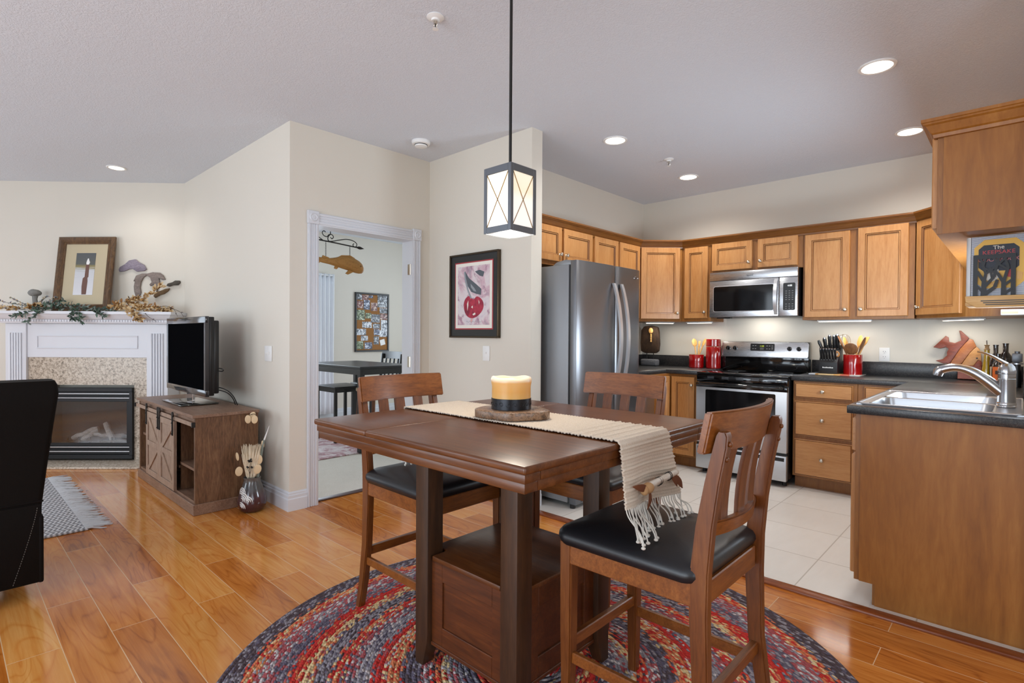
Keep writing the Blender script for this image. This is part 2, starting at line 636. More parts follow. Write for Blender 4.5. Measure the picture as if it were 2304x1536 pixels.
# ------------------------------------------------------------------ the room
H = 2.743
b = MB()
b.box(-8.0, 2.0, -3.2, 1.76, -0.06, 0.0)
b.box(-3.83, 2.0, 1.76, 2.915, -0.06, 0.0)
struct('floor', b, 'floor')
struct('floor_kitchen', MB().box(-3.27, 0.15, 2.915, 5.63, -0.06, 0.0), 'tile')
struct('floor_study', MB().box(-7.6, -3.83, 1.76, 6.3, -0.06, 0.004), 'carpet')
struct('ceiling', MB().box(-8.1, 2.1, -3.3, 6.3, H, H + 0.1), 'ceiling')

b = MB().prism([(-6.10, 1.70), (-3.75, 1.70), (-3.75, 1.82), (-6.30, 1.82), (-6.19, 1.79)], 0, H)
struct('wall_left', b, 'wall')
b = MB()
b.X = Matrix.Translation((-6.10, 1.70, 0)) @ Matrix.Rotation(PI / 4, 4, 'Z')
b.box(-2.6, 0.0, 0, 0.12, 0, H)
struct('wall_fireplace', b, 'wall')
b = MB()
b.box(-3.87, -3.75, 1.82, 1.905, 0, H).box(-3.87, -3.75, 2.748, 2.93, 0, H).box(-3.87, -3.75, 1.905, 2.748, 2.045, H)
struct('wall_door', b, 'wall')
struct('wall_back', MB().box(-3.87, -2.575, 2.93, 3.045, 0, H), 'wall')
struct('wall_kitchen_left', MB().box(-3.27, -3.15, 3.045, 5.63, 0, H), 'wall')
struct('wall_kitchen_back', MB().box(-3.15, 0.15, 5.51, 5.63, 0, H), 'wall')

struct('wall_right_return', MB().box(0.15, 2.0, 2.95, 3.07, 0, H), 'wall')
# walls behind and beside the camera, with their window openings
def wall_with_openings(name, axis, at, thick, lo, hi, holes):
    b = MB()
    def bx(u0, u1, z0, z1):
        if u1 - u0 < 1e-4 or z1 - z0 < 1e-4:
            return
        if axis == 'x':
            b.box(u0, u1, at, at + thick, z0, z1)
        else:
            b.box(at, at + thick, u0, u1, z0, z1)
    u = lo
    for h0, h1, z0, z1 in holes:
        bx(u, h0, 0, H)
        bx(h0, h1, 0, z0)
        bx(h0, h1, z1, H)
        u = h1
    bx(u, hi, 0, H)
    struct(name, b, 'wall')
wall_with_openings('wall_kitchen_right', 'y', 0.03, 0.12, 2.95, 5.51, [(3.12, 4.68, 1.07, 1.66)])  # opening above the sink is unseen, added to light the kitchen
wall_with_openings('wall_rear', 'x', -3.32, 0.12, -8.1, 2.1, [(-6.1, -3.7, 0.35, 2.35), (-2.7, 0.3, 0.08, 2.3)])
wall_with_openings('wall_side', 'y', 2.0, 0.12, -3.2, 3.07, [(-1.5, 1.1, 0.6, 2.3)])
wall_with_openings('wall_far_left', 'y', -8.12, 0.12, -3.2, 0.3, [(-2.7, -0.7, 0.5, 2.3)])
# the room beyond the doorway
wall_with_openings('wall_study_far', 'y', -7.60, 0.12, 1.76, 6.3, [(2.35, 3.86, 0.85, 2.12)])
wall_with_openings('wall_study_right', 'x', 6.18, 0.12, -7.5, -3.8, [(-6.6, -4.6, 0.8, 2.2)])
struct('wall_study_near', MB().box(-3.87, -3.75, 3.045, 6.3, 0, H), 'wall')
struct('wall_study_left', MB().box(-7.6, -6.2, 1.76, 1.88, 0, H), 'wall')

def window_unit(name, axis, at, u0, u1, z0, z1, n):
    b = MB()
    w, d = 0.05, 0.05
    def bx(a0, a1, c0, c1):
        if axis == 'x':
            b.box(a0, a1, at, at + d, c0, c1, 0.004, 1)
        else:
            b.box(at, at + d, a0, a1, c0, c1, 0.004, 1)
    bx(u0, u1, z0, z0 + w)
    bx(u0, u1, z1 - w, z1)
    for k in range(n + 1):
        c = u0 + (u1 - u0 - w) * k / n
        bx(c, c + w, z0 + w, z1 - w)
    struct(name, b, 'trim')
window_unit('window_1', 'x', -3.28, -6.1, -3.7, 0.35, 2.35, 2)
window_unit('window_2', 'x', -3.28, -2.7, 0.3, 0.08, 2.3, 2)
window_unit('window_added', 'y', 0.085, 3.12, 4.68, 1.07, 1.66, 2)  # frame for the added, unseen opening above the sink
window_unit('window_3', 'y', 2.03, -1.5, 1.1, 0.6, 2.3, 2)
window_unit('window_4', 'y', -8.08, -2.7, -0.7, 0.5, 2.3, 2)
window_unit('window_5', 'y', -7.57, 2.35, 3.86, 0.85, 2.12, 2)
window_unit('window_6', 'x', 6.21, -6.6, -4.6, 0.8, 2.2, 2)

# baseboards: stepped profile swept along the wall feet, outward to the right
BB = [(0.0, 0.0), (0.017, 0.0), (0.017, 0.082), (0.013, 0.090), (0.013, 0.108), (0.008, 0.114), (0.008, 0.124), (0.003, 0.132), (0.0, 0.134)]
struct('baseboard_left', sweep(MB(), [(-6.02, 1.70), (-3.75, 1.70), (-3.75, 1.826)], BB), 'trim', sharp=25)
struct('baseboard_back', sweep(MB(), [(-3.75, 2.828), (-3.75, 2.93), (-2.575, 2.93), (-2.575, 3.045)], BB), 'trim', sharp=25)
struct('baseboard_study', sweep(MB(), [(-7.48, 1.9), (-7.48, 6.15)], BB), 'trim', sharp=25)

# doorway: jambs, reeded casing and corner rosettes
b = MB()
b.box(-3.885, -3.735, 1.897, 1.909, 0, 2.040).box(-3.885, -3.735, 2.744, 2.756, 0, 2.040).box(-3.885, -3.735, 1.897, 2.756, 2.040, 2.052)
def casing(y0, y1, z0, z1, vertical):
    b.box(-3.75, -3.737, y0, y1, z0, z1, 0.002, 1)
    w = (y1 - y0) if vertical else (z1 - z0)
    for a, c, dpt in ((0.06, 0.24, 0.020), (0.32, 0.46, 0.017), (0.54, 0.68, 0.017), (0.76, 0.94, 0.020)):
        if vertical:
            b.box(-3.75, -3.75 + dpt, y0 + w * a, y0 + w * c, z0, z1, 0.003, 2)
        else:
            b.box(-3.75, -3.75 + dpt, y0, y1, z0 + w * a, z0 + w * c, 0.003, 2)
casing(1.826, 1.906, 0, 2.045, True)
casing(2.747, 2.828, 0, 2.045, True)
casing(1.906, 2.747, 2.045, 2.13, False)
for yc in (1.866, 2.7875):
    b.box(-3.75, -3.727, yc - 0.043, yc + 0.043, 2.045, 2.14, 0.003, 1)
    b.lathe([(0.0, 0.006), (0.010, 0.006), (0.014, 0.002), (0.020, 0.002), (0.026, 0.007), (0.032, 0.0)], (-3.727, yc, 2.092), 20, 'x')
o = struct('trim_1', b, 'trim')
struct('trim_2', MB().box(-3.15, 0.03, 2.872, 2.932, -0.01, 0.013, 0.006, 3), wood('threshold_wood', '#5f2c12', '#7d3f1b', '#935228', (0.6, 6, 6), 3.0, 0.25))
struct('trim_3', MB().box(-3.86, -3.80, 1.906, 2.747, 0.0, 0.010, 0.004, 2), plain('door_strip', '#4a2d22', 0.4))
for nm, path in (('trim_4', None),):
    hb = MB()
    for z in (0.25, 1.02, 1.80):
        hb.box(-3.80, -3.77, 2.738, 2.747, z - 0.045, z + 0.045, 0.002, 1).cyl((-3.765, 2.744, z - 0.045), (-3.765, 2.744, z + 0.045), 0.006, n=10)
    struct('trim_4', hb, 'satin')
# ------------------------------------------------------------------ kitchen cabinets
KNOB = [(0.0, 0.030), (0.008, 0.0295), (0.0135, 0.026), (0.0155, 0.021), (0.013, 0.016), (0.007, 0.012), (0.006, 0.004), (0.010, 0.0), (0.0, 0.0)]
def rect_loop(x0, x1, z0, z1, ins, y):
    return [(x0 + ins, y, z0 + ins), (x1 - ins, y, z0 + ins), (x1 - ins, y, z1 - ins), (x0 + ins, y, z1 - ins)]

def panel_door(parent, name, x0, x1, z0, z1, knob=None, flat=False, wide=0.052):
    """framed door with a recessed, glazed moulding; front faces -y"""
    t = 0.020
    b = MB()
    if flat:
        b.quads([rect_loop(x0, x1, z0, z1, 0, 0), rect_loop(x0, x1, z0, z1, 0, -t + 0.005), rect_loop(x0, x1, z0, z1, 0.004, -t + 0.002)], False)
        b.mi = 1
        b.quads([rect_loop(x0, x1, z0, z1, 0.004, -t + 0.002), rect_loop(x0, x1, z0, z1, 0.0085, -t + 0.004)], False)
        b.mi = 0
        b.quads([rect_loop(x0, x1, z0, z1, 0.0085, -t + 0.004), rect_loop(x0, x1, z0, z1, 0.011, -t)], False)
        b.quads([rect_loop(x0, x1, z0, z1, 0.011, -t), rect_loop(x0, x1, z0, z1, 0.02, -t)], 'end')
    else:
        i = wide
        b.quads([rect_loop(x0, x1, z0, z1, 0, 0), rect_loop(x0, x1, z0, z1, 0, -t + 0.004), rect_loop(x0, x1, z0, z1, 0.004, -t)], False)
        b.quads([rect_loop(x0, x1, z0, z1, 0.004, -t), rect_loop(x0, x1, z0, z1, i, -t)], False)
        b.mi = 1
        b.quads([rect_loop(x0, x1, z0, z1, i, -t), rect_loop(x0, x1, z0, z1, i + 0.003, -t + 0.005)], False)
        b.mi = 0
        b.quads([rect_loop(x0, x1, z0, z1, i + 0.003, -t + 0.005), rect_loop(x0, x1, z0, z1, i + 0.010, -t + 0.004)], False)
        b.mi = 1
        b.quads([rect_loop(x0, x1, z0, z1, i + 0.010, -t + 0.004), rect_loop(x0, x1, z0, z1, i + 0.014, -t + 0.011)], False)
        b.mi = 0
        b.quads([rect_loop(x0, x1, z0, z1, i + 0.014, -t + 0.011), rect_loop(x0, x1, z0, z1, i + 0.03, -t + 0.0105)], 'end')
    d = b.build(name, ['cab_h' if flat else 'cab', 'glaze'], parent, sharp=20)
    if knob:
        MB().lathe(KNOB, (knob[0], -t, knob[1]), 16, 'y').build('knob', 'satin', d)
    return d

def cabinet(name, label, loc, rz, w, d, h, fronts, group=None, toe=False, poly=None, cat='cabinet', end=None):
    c = thing(name, label, cat, loc, math.radians(rz), group)
    z0 = 0.10 if toe else 0.0
    b = MB()
    if poly:
        b.prism(poly, z0, h, 'xy', 0.001, 1)
    else:
        b.box(0, w, 0.0, d, z0, h, 0.001, 1)
    b.build('carcass', 'cab_dark', c)
    if toe:
        MB().box(0.0, w, 0.075, d, 0.0, 0.0995).build('toe_kick', 'cab_dark', c)
    for f in fronts:
        k, x0, x1, a0, a1 = f[:5]
        kn = f[5] if len(f) > 5 else None
        if kn == 'br':
            kn = (x1 - 0.028, a0 + 0.06)
        elif kn == 'bl':
            kn = (x0 + 0.028, a0 + 0.06)
        elif kn == 'tr':
            kn = (x1 - 0.028, a1 - 0.06)
        elif kn == 'tl':
            kn = (x0 + 0.028, a1 - 0.06)
        elif kn == 'c':
            kn = ((x0 + x1) / 2, (a0 + a1) / 2)
        panel_door(c, k, x0, x1, a0, a1, kn, flat=(k == 'drawer'))
    return c

UG, BG = 'maple wall cabinets', 'maple base cabinets'
UZ, UT = 1.40, 2.17
G = 0.002
cabinet('wall_cabinet', 'short maple wall cabinet directly above the fridge, next to the end of the beige wall', (-2.83, 3.06, 1.83), 90, 0.99 - G, 0.315, UT - 1.83,
        [('door', 0.095, 0.527, 0.035, 0.32, 'br'), ('door', 0.557, 0.973, 0.035, 0.32, 'bl')], UG)
cabinet('wall_cabinet', 'tall maple wall cabinet half hidden behind the fridge, beside the angled corner cabinet', (-2.83, 4.052, UZ), 90, 0.828 - G, 0.315, UT - UZ,
        [('door', 0.022, 0.406, 0.03, 0.75, 'br'), ('door', 0.437, 0.809, 0.03, 0.75, 'bl')], UG)
# angled corner units: local x runs along the angled face
L = 0.438
s2 = math.sqrt(0.5)
def corner_poly(rz, ox, oy, pts):
    R = Matrix.Rotation(math.radians(-rz), 2)
    return [tuple(R @ Vector((x - ox, y - oy))) for x, y in pts]
pp = corner_poly(45, -2.83, 4.88, [(-2.83, 4.88), (-2.522, 5.188), (-2.522, 5.508), (-3.148, 5.508), (-3.148, 4.88)])
cabinet('wall_cabinet', 'angled corner maple wall cabinet above the dark carved sculpture, right of the fridge', (-2.83, 4.88, UZ), 45, L, 0.3, UT - UZ,
        [('door', 0.012, 0.410, 0.025, 0.745, 'br')], UG, poly=pp)
cabinet('wall_cabinet', 'narrow maple wall cabinet with one door just left of the microwave', (-2.52, 5.19, UZ), 0, 0.30 - G, 0.318, UT - UZ,
        [('door', 0.03, 0.272, 0.03, 0.735, 'br')], UG)
cabinet('wall_cabinet', 'short two-door maple wall cabinet directly above the microwave', (-2.22, 5.19, 1.862), 0, 0.82 - G, 0.318, UT - 1.862,
        [('door', 0.012, 0.390, 0.022, 0.285, 'br'), ('door', 0.440, 0.778, 0.022, 0.285, 'bl')], UG)
cabinet('wall_cabinet', 'two-door maple wall cabinet right of the microwave, above the knife block', (-1.40, 5.19, UZ), 0, 0.79, 0.318, UT - UZ,
        [('door', 0.016, 0.354, 0.022, 0.735, 'br'), ('door', 0.410, 0.750, 0.022, 0.745, 'bl')], UG)
pp = corner_poly(-45, -0.598, 5.19, [(-0.598, 5.19), (-0.288, 4.88), (0.026, 4.88), (0.026, 5.508), (-0.598, 5.508)])
cabinet('wall_cabinet', 'angled corner maple wall cabinet above the wooden fish board', (-0.598, 5.19, UZ), -45, L, 0.3, UT - UZ,
        [('door', 0.012, 0.410, 0.025, 0.745, 'bl')], UG, poly=pp)
c = cabinet('wall_cabinet', 'large reddish end panelled wall cabinet at the right edge, above the cookbook', (-0.285, 4.86, 1.712), -90, 1.80, 0.309, UT - 1.712,
            [('door', 0.02, 0.44, 0.03, 0.435, 'br'), ('door', 0.46, 0.88, 0.03, 0.435, 'bl'), ('door', 0.92, 1.34, 0.03, 0.435, 'br'), ('door', 1.36, 1.786, 0.03, 0.435, 'bl')], UG)
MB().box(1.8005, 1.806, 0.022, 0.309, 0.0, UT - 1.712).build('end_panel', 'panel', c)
# crown moulding over the wall cabinets
CR = [(0.0, 2.10), (0.012, 2.105), (0.014, 2.120), (0.022, 2.128), (0.040, 2.168), (0.048, 2.178), (0.052, 2.186), (0.056, 2.214), (0.0, 2.214)]
CR = [(o + 0.001, z + 0.052) for o, z in [(0.0, 2.085)] + CR[1:-1] + [(0.0, 2.162)]]
CR = [(0.0005, 2.136), (0.010, 2.138), (0.013, 2.152), (0.020, 2.158), (0.036, 2.188), (0.044, 2.194), (0.047, 2.200), (0.052, 2.203), (0.052, 2.216), (0.0005, 2.216)]
b = sweep(MB(), [(-2.83, 3.062), (-2.83, 4.88), (-2.52, 5.19), (-0.598, 5.19), (-0.288, 4.88)], CR)
tag(b.build('crown_moulding', 'crown', loc=(-1.5, 5.19, 2.14), world=True, sharp=20), 'stained crown moulding along the top of the kitchen wall cabinets', 'moulding')
b = sweep(MB(), [(-0.288, 4.80), (-0.288, 3.053), (0.026, 3.053)], CR)
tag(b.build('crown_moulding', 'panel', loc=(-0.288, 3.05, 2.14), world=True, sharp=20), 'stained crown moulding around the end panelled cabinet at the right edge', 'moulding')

# base cabinets
BZ = 0.890
c = thing('corner_base_cabinet', 'maple corner base cabinet left of the range, behind the far dining chair', 'cabinet', (-2.5, 4.90, 0), 0, BG)
MB().prism([(-0.647, -0.335), (0, -0.335), (0, 0), (0.312, 0), (0.312, 0.60), (-0.647, 0.60)], 0.10, BZ, 'xy', 0.001, 1).build('carcass', 'cab_dark', c)
MB().prism([(-0.647, -0.335), (-0.075, -0.335), (-0.075, 0.075), (0.312, 0.075), (0.312, 0.60), (-0.647, 0.60)], 0.0, 0.0995, 'xy').build('toe_kick', 'cab_dark', c)
panel_door(c, 'door', 0.028, 0.262, 0.12, 0.865, (0.236, 0.79), wide=0.05)
d = MB()
d.X = Matrix.Translation((0, -0.335, 0)) @ Matrix.Rotation(PI / 2, 4, 'Z')
for lp in ((0.06, 0.305),):
    x0, x1 = lp
    i = 0.05
    d.quads([rect_loop(x0, x1, 0.12, 0.865, 0, 0), rect_loop(x0, x1, 0.12, 0.865, 0, -0.016), rect_loop(x0, x1, 0.12, 0.865, 0.004, -0.02), rect_loop(x0, x1, 0.12, 0.865, i, -0.02), rect_loop(x0, x1, 0.12, 0.865, i + 0.012, -0.010), rect_loop(x0, x1, 0.12, 0.865, i + 0.03, -0.010)])
dd = d.build('door', 'cab', c, sharp=20)
k = MB()
k.X = Matrix.Translation((0, -0.335, 0)) @ Matrix.Rotation(PI / 2, 4, 'Z')
k.lathe(KNOB, (0.085, -0.02, 0.80), 16, 'y').build('knob', 'satin', dd)

cabinet('drawer_cabinet', 'maple base cabinet with three drawers right of the range', (-1.385, 4.90, 0), 0, 0.46, 0.60, BZ,
        [('drawer', 0.015, 0.432, 0.752, 0.872, 'c'), ('drawer', 0.015, 0.432, 0.440, 0.722, 'c'), ('drawer', 0.015, 0.432, 0.112, 0.410, 'c')], BG, toe=True)
cabinet('base_cabinet', 'maple base cabinet in the corner between the three drawers and the sink run', (-0.923, 4.90, 0), 0, 0.35, 0.60, BZ,
        [('drawer', 0.045, 0.32, 0.752, 0.872, 'c'), ('door', 0.045, 0.32, 0.112, 0.722, 'tr')], BG, toe=True)
c = cabinet('sink_cabinet', 'sink base cabinet with a broad reddish end panel at the front right', (-0.572, 4.89, 0), -90, 1.892, 0.598, BZ,
            [('drawer', 0.99, 1.40, 0.712, 0.866), ('drawer', 1.43, 1.875, 0.712, 0.866),
             ('door', 0.06, 0.46, 0.126, 0.866, 'tr'), ('door', 0.50, 0.94, 0.126, 0.866, 'tl'),
             ('door', 0.99, 1.40, 0.126, 0.692, 'tr'), ('door', 1.43, 1.875, 0.126, 0.692, 'tl')], BG, toe=True)
b = MB()
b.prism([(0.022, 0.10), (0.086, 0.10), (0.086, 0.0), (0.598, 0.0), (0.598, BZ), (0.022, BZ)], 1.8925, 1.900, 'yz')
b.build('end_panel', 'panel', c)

# worktops
def slab_edges(b, *a):
    b.box(*a, 0.004, 2)
b = MB()
CT0, CT1 = 0.892, 0.930
b.box(-1.397, 0.028, 4.868, 5.508, CT0, CT1, 0.004, 2)
b.box(-0.602, 0.028, 3.862, 4.869, CT0, CT1, 0.004, 2)
b.box(-0.602, 0.028, 2.957, 3.058, CT0, CT1, 0.004, 2)
b.box(-0.602, -0.562, 3.055, 3.865, CT0, CT1, 0.004, 2)
b.box(-0.006, 0.028, 3.055, 3.865, CT0, CT1, 0.004, 2)
b.box(-1.397, 0.028, 5.488, 5.508, CT1 - 0.001, 1.045, 0.003, 2)
b.box(0.008, 0.028, 3.95, 5.49, CT1 - 0.001, 1.045, 0.003, 2)
tag(b.build('worktop', 'counter', loc=(-0.6, 4.5, CT0), world=True), 'dark speckled worktop running from the range round to the sink', 'countertop')
b = MB()
b.prism([(-3.148, 4.03), (-2.523, 4.03), (-2.523, 4.868), (-2.19, 4.868), (-2.19, 5.508), (-3.148, 5.508)], CT0, CT1, 'xy', 0.004, 2)
b.box(-3.148, -2.19, 5.488, 5.508, CT1 - 0.001, 1.045, 0.003, 2)
b.box(-3.148, -3.128, 4.03, 5.49, CT1 - 0.001, 1.045, 0.003, 2)
tag(b.build('worktop', 'counter', loc=(-2.6, 5.2, CT0), world=True), 'dark corner worktop left of the range holding the red canisters', 'countertop')

# dishwasher
c = thing('dishwasher', 'dark dishwasher between the fridge and the corner base cabinet', 'dishwasher', (-2.5, 4.035, 0), PI / 2)
MB().box(0, 0.522, 0.0, 0.58, 0.02, 0.888).build('body', 'black', c)
MB().box(0.004, 0.518, -0.03, -0.001, 0.11, 0.76, 0.006, 2).build('door', 'steel', c)
d = MB().box(0.004, 0.518, -0.035, -0.001, 0.765, 0.884, 0.006, 2).build('control_panel', 'black_gloss', c)
MB().tube([(0.05, -0.034, 0.72), (0.05, -0.065, 0.72), (0.47, -0.065, 0.72), (0.47, -0.034, 0.72)], 0.009, 10).build('handle', 'steel', c)

# ------------------------------------------------------------------ fridge
c = thing('refrigerator', 'stainless side-by-side fridge at the end of the beige wall', 'fridge', (-2.7, 3.56, 0))
MB().box(-3.09, -2.385, 3.125, 4.006, 0.04, 1.765, 0.006, 2).build('body', 'fridge_side', c, world=True)
b = MB().box(-2.384, -2.372, 3.135, 4.0, 0.09, 1.76)
b.build('gasket', 'black', c, world=True)
def fr_door(y0, y1, nm):
    b = MB()
    n = 10
    yc, hw = (3.127 + 4.004) / 2, 0.44
    prof = [(-2.371, y0 + 0.0), (-2.371, y1 - 0.0)]
    front = []
    for i in range(n + 1):
        y = y1 - (y1 - y0) * i / n
        e = min(y - y0, y1 - y)
        front.append((-2.310 + 0.012 * (1 - ((y - yc) / hw) ** 2) - (0.010 if e < 0.002 else 0), y))
    b.prism(prof + front, 0.13, 1.793, 'xy', 0.004, 2)
    return b.build(nm, ['fridge'], c, world=True, sharp=30)
d1 = fr_door(3.127, 3.615, 'door')
d2 = fr_door(3.621, 4.004, 'door')
def fr_handle(y, d, sgn):
    pts = []
    for i in range(25):
        t = i / 24
        z = 1.655 - (1.655 - 0.80) * t
        o = math.sin(PI * t) ** 0.8
        pts.append((-2.300 + 0.012 + 0.070 * o, y, z))
    b = MB()
    t_ = []
    for i, p in enumerate(pts):
        w = 0.016
        t_.append([(p[0] - 0.008, p[1] - w, p[2]), (p[0] + 0.008, p[1] - w, p[2]), (p[0] + 0.008, p[1] + w, p[2]), (p[0] - 0.008, p[1] + w, p[2])])
    b.quads(t_)
    b.build('handle', 'steel_bright', d, world=True)
M['steel_bright'] = plain('polished_handle', '#d9dadd', 0.28, 0.75)
fr_handle(3.567, d1, 1)
fr_handle(3.672, d2, -1)
b = MB()
b.X = Matrix.Translation((-2.2965, 3.915, 1.722)) @ Matrix(((0, 0, 1, 0), (1, 0, 0, 0), (0, 1, 0, 0), (0, 0, 0, 1)))
b.tube([(0.028 * math.cos(a), 0.012 * math.sin(a), -0.006) for a in [2 * PI * i / 20 for i in range(17)]], 0.0012, 5)
for i in range(6):
    b.box(-0.018 + i * 0.006, -0.0145 + i * 0.006, -0.0045, 0.0035 + 0.002 * (i % 2), -0.007, -0.005)
b.build('emblem', 'chrome', d2, world=True)
b = MB()
b.prism([(-2.56, 1.7655), (-2.36, 1.7655), (-2.36, 1.795), (-2.44, 1.805), (-2.52, 1.792)], 3.15, 3.20, 'xz', 0.004, 2)
b.build('hinge_cover', 'fridge_side', c, world=True)
b = MB()
b.box(-2.38, -2.315, 3.135, 4.0, 0.03, 0.115, 0.008, 2)
for k in range(4):
    b.box(-2.315, -2.311, 3.20, 3.94, 0.045 + k * 0.016, 0.052 + k * 0.016)
b.build('base_grille', 'gunmetal', c, world=True)
for y in (3.16, 3.96):
    for x in (-2.36, -3.0):
        MB().cyl((x, y, 0.0), (x, y, 0.05), 0.02, n=12).build('roller_foot', 'black', c, world=True)

# ------------------------------------------------------------------ range
c = thing('range', 'stainless and black electric range under the microwave', 'stove', (-1.79, 5.1, 0))
b = MB().box(-2.182, -1.402, 4.842, 5.47, 0.06, 0.905, 0.003, 1)
for x in (-2.14, -1.444):
    for y in (4.90, 5.42):
        b.cyl((x, y, 0), (x, y, 0.065), 0.018, n=10)
b.build('body', 'black', c, world=True)
b = MB().box(-2.186, -1.398, 4.815, 5.40, 0.906, 0.926, 0.006, 2)
b.build('cooktop', 'black_gloss', c, world=True)
for x, y, r in ((-1.99, 5.0, 0.105), (-1.60, 5.0, 0.085), (-1.99, 5.26, 0.08), (-1.60, 5.26, 0.105)):
    MB().lathe([(r - 0.003, 0.0), (r, 0.0004), (r + 0.0015, 0.0)], (x, y, 0.9262), 36).build('burner_ring', 'gunmetal', c, world=True)
g = MB()
g.prism([(5.395, 0.927), (5.470, 0.927), (5.470, 1.205), (5.425, 1.205), (5.40, 1.195)], -2.186, -1.398, 'yz', 0.006, 2)
gb = g.build('backguard', 'black_gloss', c, world=True)
tilt = Matrix.Translation((-1.792, 5.394, 1.128)) @ Matrix.Rotation(math.radians(-6), 4, 'X')
b = MB()
b.X = tilt
b.prism(rrect(-0.392, 0.392, -0.074, 0.074, 0.022), -0.008, 0.006, 'xz', 0.003, 2)
cp = b.build('control_panel', 'steel_h', gb, world=True)
b = MB()
b.X = tilt
b.prism(rrect(-0.118, 0.102, -0.012, 0.058, 0.008), -0.0105, -0.0078, 'xz', 0.001, 1)
b.build('display', 'black', gb, world=True)
M['lcd'] = emit('green_digits', '#b9c832', 1.4, '#303010')
M['lcdw'] = emit('white_digits', '#f4f6f8', 2.0, '#404040')
M['print'] = plain('gray_print', '#9a9a9a', 0.5)
M['ink'] = plain('dark_print', '#3c3d40', 0.5)
FX = Matrix(((1, 0, 0, 0), (0, 0, -1, 0), (0, 1, 0, 0), (0, 0, 0, 1)))      # text standing up, facing -y
b = MB().text('1:58', 0.023, 0.0004, tilt @ Matrix.Translation((-0.012, -0.0112, 0.033)) @ FX)
b.build('clock_digits', 'lcd', gb, world=True)
b = MB()
b.X = tilt
for x, z in [(-0.092, .038), (-0.070, .038), (-0.092, .008), (-0.070, .008), (0.035, .036), (0.058, .036), (0.082, .036), (0.035, .008), (0.058, .008), (0.082, .008), (0.082, .020)]:
    b.box(x - 0.006, x + 0.006, -0.0112, -0.0104, z - 0.0025, z + 0.0025)
for k in range(4):
    b.box(-0.028, 0.004 + 0.004 * (k % 2), -0.0112, -0.0104, 0.000 + k * 0.005, 0.0015 + k * 0.005)
b.build('key_marks', 'print', gb, world=True)
b = MB()
b.X = tilt
for x, z in ((-0.33, -0.035), (-0.265, -0.035), (0.235, -0.04), (0.315, -0.04)):
    for k in range(3):
        b.box(x - 0.010 + k * 0.008, x - 0.006 + k * 0.008, -0.0086, -0.0079, z - 0.002, z + 0.002)
b.box(-0.05, 0.03, -0.0086, -0.0079, -0.042, -0.0395)
b.build('printed_marks', 'ink', gb, world=True)
for x, z in ((-0.332, 0.012), (-0.264, 0.012), (0.232, 0.012), (0.312, 0.012)):
    b = MB()
    b.X = tilt
    b.lathe([(0.0, 0.018), (0.016, 0.018), (0.019, 0.013), (0.021, 0.0), (0.0, 0.0)], (x, -0.008, z), 20, 'y')
    b.box(x - 0.004, x + 0.004, -0.034, -0.024, z - 0.018, z + 0.019, 0.002, 1)
    b.build('knob', 'black_gloss', gb, world=True)
b = MB().box(-2.184, -1.400, 4.805, 4.8415, 0.838, 0.905, 0.008, 2)
b.mi = 1
for x in (-2.05, -1.92, -1.79, -1.66, -1.53):
    for k in range(3):
        b.box(x - 0.03, x + 0.03, 4.8035, 4.806, 0.872 + k * 0.008, 0.8755 + k * 0.008)
b.build('vent_trim', ['black_gloss', 'gunmetal'], c, world=True)
b = MB()
b.prism(rrect(-2.182, -1.402, 0.287, 0.832, 0.006), 4.795, 4.8415, 'xz', 0.004, 2)
M['oven_steel'] = brushed('oven_door_steel', '#c9cbce', 0.32, (1, 1, 50), 0.7)
od = b.build('oven_door', 'oven_steel', c, world=True)
b = MB()
b.prism(rrect(-2.092, -1.492, 0.452, 0.772, 0.012), 4.7925, 4.7955, 'xz', 0.001, 1)
b.build('window', 'dark_glass', od, world=True)
b = MB().box(-2.184, -1.400, 4.794, 4.82, 0.790, 0.833, 0.005, 2)
b.tube([(-2.15, 4.80, 0.822), (-2.15, 4.765, 0.826), (-2.13, 4.752, 0.828), (-1.455, 4.752, 0.828), (-1.435, 4.765, 0.826), (-1.435, 4.80, 0.822)], 0.013, 12)
b.build('handle', 'black_gloss', od, world=True)
b = MB()
b.prism(rrect(-2.180, -1.404, 0.052, 0.262, 0.006), 4.798, 4.8415, 'xz', 0.004, 2)
dr = b.build('drawer', 'oven_steel', c, world=True)
b = MB().box(-2.165, -1.42, 4.7965, 4.80, 0.218, 0.248, 0.001, 1)
b.build('recess', 'black', dr, world=True)
b = MB().box(-2.178, -1.406, 4.82, 4.8415, 0.262, 0.288)
b.build('door_gap', 'black', c, world=True)

# ------------------------------------------------------------------ microwave
c = thing('microwave', 'stainless over-the-range microwave below the short cabinet', 'microwave', (-1.807, 5.3, 1.43))
MB().box(-2.196, -1.418, 5.135, 5.505, 1.432, 1.8605, 0.003, 1).build('body', 'black', c, world=True)
MB().box(-2.197, -1.417, 5.100, 5.1345, 1.778, 1.860, 0.004, 2).build('vent_panel', 'steel_h', c, world=True)
b = MB()
b.X = Matrix.Translation((-1.818, 5.0995, 1.815)) @ FX
b.tube([(0.036 * math.cos(a), 0.012 * math.sin(a) + 0.002, 0.0) for a in [0.4 + 2 * PI * i / 22 for i in range(15)]], 0.0012, 5)
for i in range(7):
    b.box(-0.026 + i * 0.008, -0.0215 + i * 0.008, -0.0055, 0.003 + 0.002 * (i % 2), 0, 0.001)
b.build('emblem', 'ink', c, world=True)
b = MB()
b.prism(rrect(-2.197, -1.572, 1.435, 1.776, 0.005), 5.100, 5.1345, 'xz', 0.003, 2)
d = b.build('door', 'steel_h', c, world=True)
b = MB()
b.prism(rrect(-2.160, -1.606, 1.484, 1.728, 0.018), 5.0985, 5.1005, 'xz', 0.0008, 1)
b.build('window_trim', 'steel_bright', d, world=True)
b = MB()
